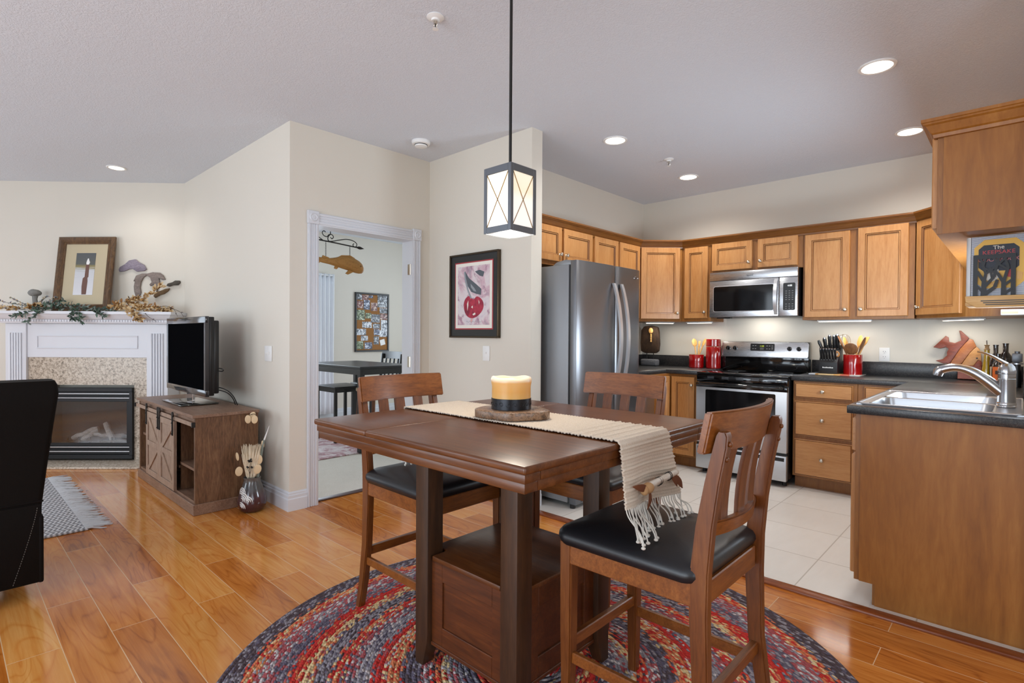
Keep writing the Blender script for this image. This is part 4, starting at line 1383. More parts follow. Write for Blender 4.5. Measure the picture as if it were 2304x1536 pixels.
b.prism([(-0.115, 1.540), (-0.08, 1.555), (-0.075, 1.52), (-0.10, 1.50), (-0.12, 1.51)], 3.2004, 3.2012, 'xz')
b.mi = 1
b.prism([(-0.055, 1.545), (-0.035, 1.555), (-0.025, 1.54), (-0.03, 1.515), (-0.05, 1.52)], 3.2004, 3.2012, 'xz')
b.mi = 2
b.prism([(-0.105, 1.495), (-0.06, 1.505), (-0.06, 1.495), (-0.10, 1.485)], 3.2004, 3.2012, 'xz')
b.prism([(-0.02, 1.545), (0.0, 1.535), (-0.005, 1.505), (-0.022, 1.51)], 3.2004, 3.2012, 'xz')
b.build('cover_picture', ['paper', 'red_print', 'spoon'], c, world=True)
# black metal tree holder in front of the book
c = thing('napkin_holder', 'black metal holder with a tree branch cutout in front of the cookbook', 'holder', (-0.075, 3.195, 1.4125))
b = MB()
hx0, hx1, hz0, hz1 = -0.162, -0.026, 1.4135, 1.620
yy = 3.190
def bar(p, q, w0, w1=None):
    w1 = w1 or w0
    p, q = Vector((p[0], p[1])), Vector((q[0], q[1]))
    d = (q - p).normalized()
    nn = Vector((-d.y, d.x))
    bar.k = getattr(bar, 'k', 0) + 1
    e = 0.00006 * bar.k
    w0, w1 = w0 * 1.35, w1 * 1.35
    b.prism([tuple(p + nn * w0), tuple(p - nn * w0), tuple(q - nn * w1), tuple(q + nn * w1)], yy - 0.0012 - e, yy + 0.0012 - e, 'xz')
def hp(u, v):
    return (hx0 + (hx1 - hx0) * u, hz0 + (hz1 - hz0) * v)
bar(hp(0.04, 0), hp(0.04, 1), 0.006)
bar(hp(0.96, 0), hp(0.96, 1), 0.006)
bar(hp(0, 0.96), hp(1, 0.96), 0.007)
bar(hp(0, 0.03), hp(1, 0.03), 0.005)
for p, q, w0, w1 in (((.24, 0), (.26, .45), .0075, .006), ((.26, .42), (.08, .66), .005, .004), ((.26, .42), (.30, .62), .0045, .0035), ((.30, .60), (.16, .95), .004, .003), ((.30, .60), (.55, .74), .004, .003), ((.27, .32), (.50, .52), .005, .004), ((.5, .52), (.62, .95), .004, .003),
                     ((.24, .20), (.06, .36), .004, .003), ((.26, .15), (.52, .30), .006, .005), ((.52, .30), (.58, .46), .005, .004), ((.74, 0), (.73, .42), .007, .0055), ((.73, .40), (.58, .60), .005, .004), ((.58, .60), (.22, .72), .0045, .003), ((.22, .72), (.30, .95), .003, .003),
                     ((.73, .40), (.84, .72), .0045, .004), ((.84, .72), (.74, .95), .0035, .003), ((.73, .33), (.95, .46), .0045, .003), ((.73, .14), (.95, .28), .004, .003), ((.45, .50), (.40, .72), .003, .003), ((.55, .74), (.82, .95), .0035, .003), ((.62, .80), (.45, .95), .003, .003), ((.84, .66), (.62, .78), .0035, .003)):
    bar(hp(*p), hp(*q), w0, w1)
M['iron_flat'] = plain('flat_black_metal', '#15171b', 0.5)
b.build('tree_panel', 'iron_flat', c, world=True)
MB().box(hx0, hx1, 3.1895, 3.2015, 1.4125, 1.4145).build('foot', 'iron_flat', c, world=True)

c = thing('plug_strip', 'small white plastic box under the wall cabinets at the right edge', 'fixture', (-0.03, 4.81, 1.40))
MB().box(-0.105, 0.028, 4.74, 4.878, 1.402, 1.440, 0.005, 2).build('housing', 'white', c, world=True)
MB().box(-0.100, -0.02, 4.736, 4.7405, 1.410, 1.424).build('slot', 'cream', c, world=True)
# ------------------------------------------------------------------ braided rug
def rug_mat():
    x = NT('braided_wool')
    v = x.coord('Object')
    sx = x.n('ShaderNodeSeparateXYZ')
    x.l(v, sx.inputs[0])
    X, Y = sx.outputs[0], sx.outputs[1]
    r = x.math('SQRT', x.math('ADD', x.math('MULTIPLY', X, X), x.math('MULTIPLY', Y, Y)))
    th = x.math('ARCTAN2', Y, X)
    RW = 0.0214
    q = x.math('DIVIDE', r, RW)
    ring = x.math('FLOOR', q)
    fr = x.math('FRACT', q)
    # braid cells along each ring, about 2.4 cm long
    along = x.math('MULTIPLY', x.math('MULTIPLY', th, x.math('ADD', ring, 0.5)), RW / 0.016)
    sk = x.math('ADD', along, x.math('MULTIPLY', x.math('SUBTRACT', fr, 0.5), 0.9))
    cc = x.n('ShaderNodeCombineXYZ')
    x.l(sk, cc.inputs[0])
    x.l(x.math('MULTIPLY', q, 2.0), cc.inputs[1])
    vo = x.n('ShaderNodeTexVoronoi', voronoi_dimensions='2D', feature='F1')
    vo.inputs['Scale'].default_value = 1.0
    vo.inputs['Randomness'].default_value = 0.75
    x.l(cc.outputs[0], vo.inputs['Vector'])
    cell = vo.outputs['Distance']
    sc = x.n('ShaderNodeSeparateColor')
    x.l(vo.outputs['Color'], sc.inputs[0])
    rnd = sc.outputs[0]
    rn = x.math('DIVIDE', x.math('ADD', ring, 0.5), 54.0)
    red, drk, nav, gry, yel, org, wht, bur = '#d03a34', '#5a4c50', '#6c6474', '#9c959c', '#e8cb98', '#de8258', '#d8ccca', '#b05a5e'
    bands = [(2, org, yel, red), (2, red, bur, wht), (2, gry, nav, wht), (2, bur, red, yel), (1, yel, org, red), (2, red, org, drk), (3, nav, gry, wht), (2, gry, bur, wht), (1, yel, wht, org), (2, red, org, drk), (2, bur, gry, wht), (3, nav, drk, gry),
             (2, org, red, yel), (1, yel, org, wht), (2, red, red, bur), (3, gry, nav, wht), (2, bur, nav, wht), (2, red, org, yel), (3, gry, nav, drk), (2, yel, org, bur), (2, red, red, org), (3, nav, gry, bur), (3, bur, gry, wht), (2, org, red, yel), (4, drk, gry, nav)]
    tot = float(sum(q_[0] for q_ in bands))
    def seq(k):
        out, acc = [], 0
        for q_ in bands:
            out.append((acc / tot, q_[k]))
            acc += q_[0]
        return out
    rn2 = x.math('ADD', rn, x.math('MULTIPLY', x.math('SUBTRACT', sc.outputs[1], 0.5), 0.02))
    ca = x.ramp(rn2, seq(1), 'CONSTANT')
    cb = x.ramp(rn2, seq(2), 'CONSTANT')
    cd = x.ramp(rn2, seq(3), 'CONSTANT')
    c1 = x.mix(x.math('GREATER_THAN', rnd, 0.55), ca, cb)
    c2 = x.mix(x.math('GREATER_THAN', rnd, 0.80), c1, cd)
    shade = x.ramp(cell, ((0.2, '#ffffff'), (0.75, '#c8c8c8')))
    x.base(x.mix(1.0, c2, shade, 'MULTIPLY'))
    x.rough(0.95)
    x.b.inputs['Specular IOR Level'].default_value = 0.15
    x.bump(x.math('SUBTRACT', x.math('SINE', x.math('MULTIPLY', fr, PI)), x.math('MULTIPLY', cell, 0.9)), 0.8, 0.006)
    return x.m
M['rug'] = rug_mat()
RUG = (-1.318, 1.554, 0.0)
prof = [(0.0, 0.0125)]
R0 = 1.155
for i in range(54):
    for t in (0.15, 0.5, 0.85):
        prof.append(((i + t) * 0.0214, 0.0095 + 0.003 * math.sin(PI * t)))
prof += [(R0, 0.0095), (R0 + 0.004, 0.005), (R0 + 0.002, 0.0008), (0.0, 0.0008)]
tag(MB().lathe(prof, n=160).build('braided_rug', 'rug', loc=RUG, sharp=80), 'round red, navy and cream braided rug under the dining table', 'rug')
ZR = 0.0125

# ------------------------------------------------------------------ dining table
TX0, TX1, TY0, TY1, TZ = -1.945, -0.872, 0.975, 2.03, 0.93
TCX, TCY = (TX0 + TX1) / 2, (TY0 + TY1) / 2
c = thing('dining_table', 'dark walnut counter-height dining table with a storage base on the braided rug', 'table', (TCX, TCY, ZR))
split = TX0 + 0.355
for x0, x1 in ((TX0, split - 0.0008), (split + 0.0008, TX1)):
    b = MB()
    b.box(x0, x1, TY0, TY1, TZ - 0.021, TZ, 0.0065, 3)
    b.build('tabletop_leaf', 'table', c, world=True, sharp=50)
b = MB()
def frame(x0, x1, y0, y1, z0, z1, w):
    b.box(x0, x1, y0, y0 + w, z0, z1, 0.0025, 2).box(x0, x1, y1 - w, y1, z0, z1, 0.0025, 2)
    b.box(x0, x0 + w, y0 + w + 0.001, y1 - w - 0.001, z0, z1, 0.0025, 2).box(x1 - w, x1, y0 + w + 0.001, y1 - w - 0.001, z0, z1, 0.0025, 2)
frame(TX0 + 0.008, TX1 - 0.008, TY0 + 0.008, TY1 - 0.008, TZ - 0.045, TZ - 0.0215, 0.06)
b.build('top_frame', 'table', c, world=True)
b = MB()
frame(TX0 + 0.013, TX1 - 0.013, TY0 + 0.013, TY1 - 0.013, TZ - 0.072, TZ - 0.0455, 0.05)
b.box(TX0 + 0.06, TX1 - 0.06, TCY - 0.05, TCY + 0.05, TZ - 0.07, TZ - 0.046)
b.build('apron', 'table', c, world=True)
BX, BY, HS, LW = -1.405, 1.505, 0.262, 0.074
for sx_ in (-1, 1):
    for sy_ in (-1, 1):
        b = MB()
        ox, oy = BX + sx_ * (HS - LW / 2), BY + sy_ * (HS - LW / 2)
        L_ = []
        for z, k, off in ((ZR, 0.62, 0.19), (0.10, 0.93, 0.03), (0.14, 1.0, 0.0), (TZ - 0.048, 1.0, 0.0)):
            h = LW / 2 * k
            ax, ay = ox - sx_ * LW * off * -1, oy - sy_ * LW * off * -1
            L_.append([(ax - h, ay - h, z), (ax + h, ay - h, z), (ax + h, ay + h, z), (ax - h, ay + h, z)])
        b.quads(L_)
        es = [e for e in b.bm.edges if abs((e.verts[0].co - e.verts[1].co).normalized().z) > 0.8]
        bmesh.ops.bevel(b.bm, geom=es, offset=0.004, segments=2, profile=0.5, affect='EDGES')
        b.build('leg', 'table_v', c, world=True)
HB = HS - 0.030
MB().box(BX - HS + 0.004, BX + HS - 0.004, BY - HS + 0.004, BY + HS - 0.004, 0.415, 0.433, 0.004, 2).build('shelf_top', 'table', c, world=True) if False else None
b = MB()
e = HS - 0.012
b.prism([(BX - e + LW, BY - e), (BX + e - LW, BY - e), (BX + e - LW, BY - e + LW), (BX + e, BY - e + LW), (BX + e, BY + e - LW), (BX + e - LW, BY + e - LW), (BX + e - LW, BY + e), (BX - e + LW, BY + e), (BX - e + LW, BY + e - LW), (BX - e, BY + e - LW), (BX - e, BY - e + LW), (BX - e + LW, BY - e + LW)], 0.414, 0.432, 'xy', 0.003, 2)
b.build('shelf_top', 'table', c, world=True)
def side_panel(M4):
    b = MB()
    b.X = M4
    w = HS - LW + 0.002
    z0, z1 = 0.105, 0.413
    t = 0.012
    b.box(-w, w, 0.008, 0.02, z0, z1)
    b.box(-w, -w + 0.06, -t + 0.012, 0.012, z0, z1, 0.002, 1).box(w - 0.06, w, -t + 0.012, 0.012, z0, z1, 0.002, 1)
    b.box(-w + 0.06, w - 0.06, -t + 0.012, 0.012, z0, z0 + 0.07, 0.002, 1).box(-w + 0.06, w - 0.06, -t + 0.012, 0.012, z1 - 0.07, z1, 0.002, 1)
    b.box(-w, w, -0.004, 0.018, z0 - 0.012, z0 + 0.002, 0.002, 1)
    return b
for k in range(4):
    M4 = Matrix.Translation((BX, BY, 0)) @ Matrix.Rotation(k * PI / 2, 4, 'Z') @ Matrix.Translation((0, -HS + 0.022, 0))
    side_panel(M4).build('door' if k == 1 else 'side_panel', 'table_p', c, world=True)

# ------------------------------------------------------------------ dining chairs: seat centre at the origin, front towards -y
def make_chair(name, label, grp):
    c = thing(name, label, 'chair', (0, 0, 0), 0, grp)
    SZ = 0.588     # underside of the cushion
    FW, RW_, FY, RY = 0.222, 0.212, -0.225, 0.225
    def seat_edge(u):
        return FW + (RW_ - FW) * u
    # cushion: rounded, domed, front corners full
    b = MB()
    ring = rrect(-0.235, 0.235, -0.245, 0.232, 0.045, 5)
    def lv(k, z):
        return [(x * k * (1.0 if y < 0 else 0.97), y * k, z) for x, y in ring]
    b.quads([lv(0.90, SZ - 0.002), lv(0.975, SZ + 0.004), lv(1.0, SZ + 0.018), lv(0.995, SZ + 0.030), lv(0.96, SZ + 0.043), lv(0.88, SZ + 0.053), lv(0.72, SZ + 0.061), lv(0.5, SZ + 0.065), lv(0.25, SZ + 0.066)])
    for v in b.bm.verts:      # saddle: the sides dip between the corners and hang over the rail
        k = (1 - min(1, abs(v.co.y) / 0.245) ** 2) * (abs(v.co.x) / 0.235) ** 2
        v.co.z -= 0.020 * k
        v.co.x *= 1 + 0.02 * k
    b.build('seat', 'leather', c, sharp=70)
    b = MB()
    b.box(-FW + 0.045, FW - 0.045, FY - 0.012, FY + 0.010, SZ - 0.065, SZ, 0.003, 1)
    b.box(-RW_ + 0.04, RW_ - 0.04, RY - 0.012, RY + 0.010, SZ - 0.065, SZ, 0.003, 1)
    for s in (-1, 1):
        b.prism([(s * (FW - 0.002), FY + 0.02), (s * (RW_ + 0.002), RY - 0.02), (s * (RW_ - 0.018), RY - 0.02), (s * (FW - 0.022), FY + 0.02)], SZ - 0.065, SZ, 'xy', 0.003, 1)
    b.build('seat_rail', 'chair_h', c)
    for s in (-1, 1):
        b = MB()
        L_ = []
        for z, h in ((ZR * 0, 0.016), (0.30, 0.0205), (SZ, 0.022)):
            x, y = s * (FW - 0.022), FY + 0.018
            L_.append([(x - h, y - h, z), (x + h, y - h, z), (x + h, y + h, z), (x - h, y + h, z)])
        b.quads(L_)
        bmesh.ops.bevel(b.bm, geom=[e for e in b.bm.edges if abs((e.verts[0].co - e.verts[1].co).normalized().z) > 0.8], offset=0.004, segments=2, affect='EDGES')
        b.build('leg', 'chair', c)
        # rear leg sweeps up into the back post
        b = MB()
        L_ = []
        path = [(0.0, 0.060, 0.017), (0.12, 0.032, 0.019), (0.30, 0.006, 0.022), (0.50, -0.002, 0.025), (0.62, 0.0, 0.025), (0.74, 0.012, 0.023), (0.86, 0.032, 0.020), (0.955, 0.052, 0.018), (0.985, 0.057, 0.015), (0.995, 0.058, 0.010)]
        for z, dy, h in path:
            x, y = s * (RW_ - 0.012), RY + dy
            wx = 0.016
            L_.append([(x - wx, y - h, z), (x + wx, y - h, z), (x + wx, y + h, z), (x - wx, y + h, z)])
        b.quads(L_)
        bmesh.ops.bevel(b.bm, geom=[e for e in b.bm.edges if abs((e.verts[0].co - e.verts[1].co).normalized().z) > 0.6], offset=0.004, segments=2, affect='EDGES')
        for z in (0.925, 0.965):
            b.ball((s * (RW_ - 0.012), RY + 0.0175 + (z - 0.86) * 0.21 + 0.034, z), 0.0075, (1, 0.7, 1), 10)
        b.build('leg', 'chair', c)
    # curved crest rail in front of the posts
    def crest(z0, z1, w, y0, bow, th, lean, nm, mat='chair_h', bev=0.004):
        b = MB()
        n = 14
        L_ = []
        for i in range(n + 1):
            u = -1 + 2 * i / n
            x = u * w
            y = y0 + bow * (1 - u * u)
            L_.append([(x, y - th, z0), (x, y, z0), (x, y + lean, z1), (x, y - th + lean, z1)])
        b.quads(L_)
        es = [e for e in b.bm.edges if len(e.link_faces) == 2 and e.calc_face_angle(0) > 0.7]
        bmesh.ops.bevel(b.bm, geom=es, offset=bev, segments=2, affect='EDGES')
        return b.build(nm, mat, c, sharp=50)
    crest(0.935, 1.045, 0.232, RY + 0.018, 0.040, 0.022, 0.022, 'crest_rail')
    crest(0.700, 0.742, RW_ - 0.022, RY - 0.004, 0.040, 0.022, 0.006, 'lower_back_rail')
    for k in (-1, 0, 1):
        b = MB()
        L_ = []
        for i in range(7):
            t = i / 6
            z = 0.735 + 0.215 * t
            x = k * 0.098
            y = RY - 0.004 + 0.040 * (1 - (x / 0.2) ** 2) - 0.008 + 0.028 * t * t + 0.002 * t
            wx = 0.024
            L_.append([(x - wx, y - 0.012, z), (x + wx, y - 0.012, z), (x + wx, y, z), (x - wx, y, z)])
        b.quads(L_)
        b.build('slat', 'chair', c)
    b = MB().box(-FW + 0.03, FW - 0.03, FY + 0.008, FY + 0.030, 0.245, 0.283, 0.003, 1)
    b.build('stretcher', 'chair_h', c)
    b = MB().box(-RW_ + 0.02, RW_ - 0.02, RY - 0.006, RY + 0.016, 0.245, 0.283, 0.003, 1)
    b.build('stretcher', 'chair_h', c)
    for s in (-1, 1):
        b = MB().prism([(s * (FW - 0.014), FY + 0.03), (s * (RW_ - 0.004), RY + 0.0), (s * (RW_ - 0.022), RY + 0.0), (s * (FW - 0.032), FY + 0.03)], 0.205, 0.240, 'xy', 0.003, 1)
        b.build('stretcher', 'chair_h', c)
    return c
gch = 'counter-height dining chairs'
ch = make_chair('dining_chair', 'nearest dining chair with black padded seat, under the hanging runner fringe', gch)
ch.location = (-0.832, 1.575, ZR)
ch.rotation_euler = (0, 0, -PI / 2)
k2 = copy_tree(ch)
k2.location = (-1.905, 1.525, ZR)
k2.rotation_euler = (0, 0, PI / 2)
k2['label'] = 'dining chair on the doorway side of the table, seen in front of the study'
k3 = copy_tree(ch)
k3.location = (-1.475, 2.145, ZR)
k3.rotation_euler = (0, 0, 0)
k3['label'] = 'dining chair on the kitchen side of the table, in front of the fridge'

# ------------------------------------------------------------------ table runner
x = NT('crochet_cotton')
v = x.coord('Object')
f = x.noise(v, 320, 3)
x.base(x.mix(f, '#bba893', '#eaddca'))
x.rough(0.95)
x.b.inputs['Specular IOR Level'].default_value = 0.1
x.b.inputs['Sheen Weight'].default_value = 0.3
x.bump(f, 0.5, 0.004)
M['crochet'] = x.m
M['fringe'] = plain('cotton_cord', '#cfcac0', 0.95, spec=0.1)
RY0, RY1 = 1.388, 1.690
xr, xl = TX1 + 0.006, TX0 - 0.006
zt = TZ + 0.006
path = []           # (x, z, outward normal x, normal z)
N = 9
DR, DL = 0.200, 0.105
zr = zt - DR
steps = []
def seg(p, q, n, nn):
    for i in range(n):
        t = i / n
        steps.append((p[0] + (q[0] - p[0]) * t, p[1] + (q[1] - p[1]) * t, nn[0], nn[1]))
rad = 0.016
seg((xl - 0.0, zt - DL), (xl - 0.0, zt - rad), int(DL / 0.003), (-1, 0))
for i in range(8):
    a = PI - (PI / 2) * i / 8
    steps.append((xl + rad + rad * math.cos(a), zt - rad + rad * math.sin(a), math.cos(a), math.sin(a)))
seg((xl + rad, zt), (xr - rad, zt), int((xr - xl) / 0.0033), (0, 1))
for i in range(8):
    a = PI / 2 - (PI / 2) * i / 8
    steps.append((xr - rad + rad * math.cos(a), zt - rad + rad * math.sin(a), math.cos(a), math.sin(a)))
seg((xr, zt - rad), (xr + 0.010, zr), int(DR / 0.0026), (1, 0.05))
NU, NV = len(steps), 76
def rfn(u, v):
    i = round(u * (NU - 1))
    px_, pz_, nx, nz = steps[i]
    row = i * 0.0032 / 0.0135
    st = v * NV * 0.36 + 0.5 * (int(row) % 2)
    h = 0.0044 * abs(math.sin(PI * row)) * (0.45 + 0.55 * abs(math.sin(PI * st)))
    if px_ > xr - 0.2 and int(row) % 3 == 0:
        h = 0.0068 * abs(math.sin(PI * row))
    y = RY0 + (RY1 - RY0) * v
    down_ = max(0.0, zt - 0.02 - pz_)
    sk = 0.0
    if px_ > 0.5 * (xl + xr):
        sk = (0.055 * v ** 2 - 0.004) * down_ / DR
        nx2 = 0.012 * math.sin(v * 7 + 1) * min(1, down_ / 0.15)
    else:
        nx2 = 0
    edge = 0.0015 * math.sin(i * 0.7) if (v < 0.02 or v > 0.98) else 0
    return (px_ + nx * (h + 0.003) + nx2, y + sk + edge, pz_ + nz * (h + 0.0015) - (0.022 * v * down_ / DR if px_ > xr - 0.01 else 0))
c = tag(MB().grid(rfn, NU, NV, thick=0.004).build('table_runner', 'crochet', loc=(TCX, 1.52, zt), world=True, sharp=180), 'cream crochet table runner hanging off the near right table edge with fringe', 'table runner')
# fringe cords: right end lies on the chair seat, left end hangs
b = MB()
seat_top = ZR + 0.588 + 0.058
rng = random.Random(5)
for i in range(34):
    v_ = (i + 0.5) / 34
    p = Vector(rfn(1.0, v_))
    y = p.y + rng.uniform(-0.006, 0.006)
    ln = rng.uniform(0.0, 0.045)
    xe = p.x + 0.012 + ln + (0.03 if i < 12 else 0.0)
    ye = y - 0.018 + rng.uniform(-0.02, 0.02) - (0.028 if i < 12 else 0)
    ze = seat_top + 0.004 + rng.uniform(0, 0.003)
    if v_ > 0.55:
        ze += 0.012 * (v_ - 0.55)
    q = bez((p.x - 0.002, p.y, p.z + 0.004), (p.x + 0.002, y, p.z - 0.04), (xe - 0.01, ye, ze + 0.05), (xe, ye, ze), 9)
    b.tube(q, 0.0021, 6)
    b.ball(q[-1], 0.0055, (1.2, 1.2, 0.8), 8)
b.build('fringe', 'fringe', c, world=True)
b = MB()
for i in range(20):
    v_ = (i + 0.5) / 20
    p = Vector(rfn(0.0, v_))
    y2 = p.y + rng.uniform(-0.012, 0.012)
    q = bez((p.x + 0.002, p.y, p.z + 0.004), (p.x - 0.004, p.y, p.z - 0.05), (p.x - 0.006, y2, p.z - 0.1), (p.x - 0.004 + rng.uniform(-0.006, 0.006), y2, p.z - 0.145 + rng.uniform(-0.015, 0.015)), 7)
    b.tube(q, 0.0021, 6)
    b.ball(q[-1], 0.005, (1, 1, 1.2), 8)
b.build('fringe', 'fringe', c, world=True)
# antler-like peg bound on with thread, fur and feathers
M['peg'] = wood('bleached_stick', '#a98f72', '#d6cdbf', '#e2ddd2', (5, 1, 5), 6.0, 0.6)
M['feather'] = plain('brown_feather', '#6b3a1c', 0.9)
M['fur'] = plain('tan_fur', '#b68e62', 0.95)
q0 = Vector(rfn(0.955, 0.28))
q1 = Vector(rfn(0.935, 0.90))
off = Vector((0.016, 0, 0))
b = MB().tube([q0 + off, q0.lerp(q1, 0.5) + off + Vector((0.002, 0, 0.002)), q1 + off], [0.0115, 0.0105, 0.0095], 12)
pg = b.build('peg', 'peg', c, world=True)
b = MB()
for t in (0.42, 0.47, 0.72, 0.76):
    m = q0.lerp(q1, t) + off
    b.tube([(m.x + 0.0125 * math.cos(a), m.y + 0.004 * math.sin(a), m.z + 0.0125 * math.sin(a)) for a in [2 * PI * i / 14 for i in range(14)]], 0.0012, 5, True)
b.build('binding_thread', 'iron', c, world=True)
def feather(root, tip, w):
    b = MB()
    root, tip = Vector(root), Vector(tip)
    n = 7
    d = tip - root
    s_ = Vector((0, d.z, -d.y)).normalized()
    L_ = []
    for i in range(n + 1):
        t = i / n
        ww = w * math.sin(PI * min(0.97, 0.12 + 0.85 * t)) + 0.0006
        m = root + d * t + Vector((0.006 * math.sin(PI * t), 0, 0))
        L_.append([m + s_ * ww, m + Vector((0.0015, 0, 0)), m - s_ * ww, m - Vector((0.0015, 0, 0))])
    b.quads(L_)
    b.build('feather', 'feather', c, world=True)
m = q0 + off
feather(m + Vector((0.004, 0.02, 0)), m + Vector((0.004, -0.065, 0.022)), 0.011)
feather(m + Vector((0.006, 0.03, -0.004)), m + Vector((0.010, 0.01, -0.062)), 0.010)
feather(q1 + off + Vector((0.004, -0.03, -0.004)), q1 + off + Vector((0.012, 0.02, -0.055)), 0.012)
feather(q1 + off + Vector((0.002, -0.045, -0.004)), q1 + off + Vector((0.008, -0.01, -0.045)), 0.009)
MB().ball(q0 + off + Vector((0.003, 0.026, 0.0)), 0.017, (1.0, 1.5, 1.0), 14).ball(q0 + off + Vector((0.003, 0.004, -0.003)), 0.014, (1, 1, 1.1), 12).build('fur_wrap', 'fur', c, world=True)

# ------------------------------------------------------------------ candle on its slab
CX, CY = -1.402, 1.492
def slab_mat():
    x = NT('petrified_wood')
    v = x.coord('Object')
    f = x.noise(v, 30, 6, 0.7, 2.0)
    x.base(x.ramp(f, ((0.30, '#2e211a'), (0.42, '#6a4e38'), (0.52, '#94745a'), (0.60, '#5a4636'), (0.72, '#c9b8a4'))))
    x.rough(0.25)
    x.bump(f, 0.3, 0.004)
    return x.m
M['slab'] = slab_mat()
rng = random.Random(3)
out = []
for i in range(26):
    a = 2 * PI * i / 26
    r = 0.132 + 0.012 * math.sin(2 * a + 0.6) + 0.008 * math.sin(5 * a) - 0.010 * (1 if 10 < i < 14 else 0)
    out.append((r * math.cos(a), r * math.sin(a) * 0.93))
b = MB().prism(out, 0.0, 0.031, 'xy', 0.005, 2)
for v in b.bm.verts:
    if v.co.z < 0.028:
        v.co += Vector((noise.noise(v.co * 40), noise.noise(v.co * 40 + Vector((9, 0, 0))), 0)) * 0.004
tag(b.build('stone_slab', 'slab', loc=(CX, CY, zt + 0.0065), sharp=50), 'polished petrified-wood slab under the candle on the table runner', 'slab')
c = thing('pillar_candle', 'fat cream and amber pillar candle with a dark metal band on the slab', 'candle', (CX - 0.005, CY, zt + 0.0065 + 0.0312))
x = NT('amber_wax')
sx = x.n('ShaderNodeSeparateXYZ')
x.l(x.coord('Object'), sx.inputs[0])
x.base(x.ramp(x.math('MULTIPLY', sx.outputs[2], 1 / 0.122), ((0.30, '#d9a862'), (0.55, '#dca256'), (0.82, '#e3b06a'), (0.90, '#ecd9b8'), (1.0, '#efe3cf'))))
x.rough(0.35)
x.b.inputs['Subsurface Weight'].default_value = 0.35
x.b.inputs['Subsurface Radius'].default_value = (0.03, 0.015, 0.006)
x.b.inputs['Subsurface Scale'].default_value = 1.0
M['wax'] = x.m
b = MB().lathe([(0.0, 0.0), (0.0735, 0.0), (0.0735, 0.085), (0.076, 0.098), (0.0775, 0.108), (0.074, 0.117), (0.068, 0.120), (0.063, 0.112), (0.05, 0.100), (0.0, 0.098)], n=48)
for v in b.bm.verts:
    if v.co.z > 0.1:
        a = math.atan2(v.co.y, v.co.x)
        v.co.z += 0.0025 * math.sin(2 * a) + 0.0015 * math.sin(5 * a)
b.build('wax', 'wax', c, sharp=60)
M['band'] = plain('dark_pewter', '#2b2b2e', 0.35, 0.8)
bd = MB().lathe([(0.0738, 0.0), (0.0755, 0.001), (0.0755, 0.040), (0.0738, 0.041)], n=48).build('band', 'band', c)
b = MB()
for i in range(18):
    a0 = 2 * PI * i / 18
    pts = []
    for k in range(17):
        t = k / 16 * 3.2 * PI * 0.62
        rr = 0.009 * (1 - k / 22)
        u, w = rr * math.cos(t + PI), rr * math.sin(t + PI) * (1 if i % 2 else -1)
        a = a0 + (u + 0.006) / 0.0755
        pts.append((0.0757 * math.cos(a), 0.0757 * math.sin(a), 0.0205 + w))
    b.tube(pts, 0.0008, 5)
b.build('scroll_relief', 'band', bd)
MB().cyl((0, 0, 0.098), (0.002, 0, 0.112), 0.0015, n=6).build('wick', 'black', c)

# ------------------------------------------------------------------ pendant lantern
PX, PY, PZ0, PZ1, PW = -1.424, 1.496, 1.632, 1.878, 0.0705
c = thing('pendant_lantern', 'gray metal lantern pendant with white X-pattern panes above the table', 'pendant light', (PX, PY, H))
MB().cyl((PX, PY, PZ1), (PX, PY, H - 0.03), 0.0058, n=12).build('rod', 'iron', c, world=True)
MB().lathe([(0.0, -0.03), (0.012, -0.03), (0.055, -0.018), (0.06, 0.0), (0.0, 0.0)], (PX, PY, H - 0.0005), 28).build('canopy', 'iron', c, world=True)
b = MB()
fw = 0.015
for sx_ in (-1, 1):
    for sy_ in (-1, 1):
        x_, y_ = PX + sx_ * (PW - fw / 2), PY + sy_ * (PW - fw / 2)
        b.box(x_ - fw / 2, x_ + fw / 2, y_ - fw / 2, y_ + fw / 2, PZ0, PZ1, 0.001, 1)
for z0, z1 in ((PZ0, PZ0 + 0.024), (PZ1 - 0.026, PZ1)):
    for s in (-1, 1):
        b.box(PX - PW + fw, PX + PW - fw, PY + s * (PW - fw / 2) - fw / 2, PY + s * (PW - fw / 2) + fw / 2, z0, z1, 0.001, 1)
        b.box(PX + s * (PW - fw / 2) - fw / 2, PX + s * (PW - fw / 2) + fw / 2, PY - PW + fw, PY + PW - fw, z0, z1, 0.001, 1)
b.box(PX - PW + 0.002, PX + PW - 0.002, PY - PW + 0.002, PY + PW - 0.002, PZ1 - 0.004, PZ1 + 0.001)
b.build('frame', 'gunmetal', c, world=True)
M['opal'] = emit('opal_glass_lit', '#fff3dd', 1.25, '#f4efe6')
M['opal_top'] = emit('opal_glass_warm', '#ffd58f', 1.05, '#f4e8d0')
M['diffuser'] = emit('lamp_diffuser', '#ffffff', 2.2, '#ffffff')
x = NT('opal_pane')
sx = x.n('ShaderNodeSeparateXYZ')
x.l(x.coord('Object'), sx.inputs[0])
x.base('#f4efe6')
x.b.inputs['Emission Strength'].default_value = 0.6
x.l(x.ramp(x.math('MULTIPLY', x.math('ADD', sx.outputs[2], 1.11), 4.05), ((0.0, '#fff0da'), (0.15, '#f3f1ee'), (0.50, '#fdf6ea'), (0.62, '#ffe0a0'), (1.0, '#ffedc8'))), x.b.inputs['Emission Color'])
M['pane_glow'] = x.m
M['brass'] = plain('bronze_strip', '#9a7434', 0.4, 0.7)
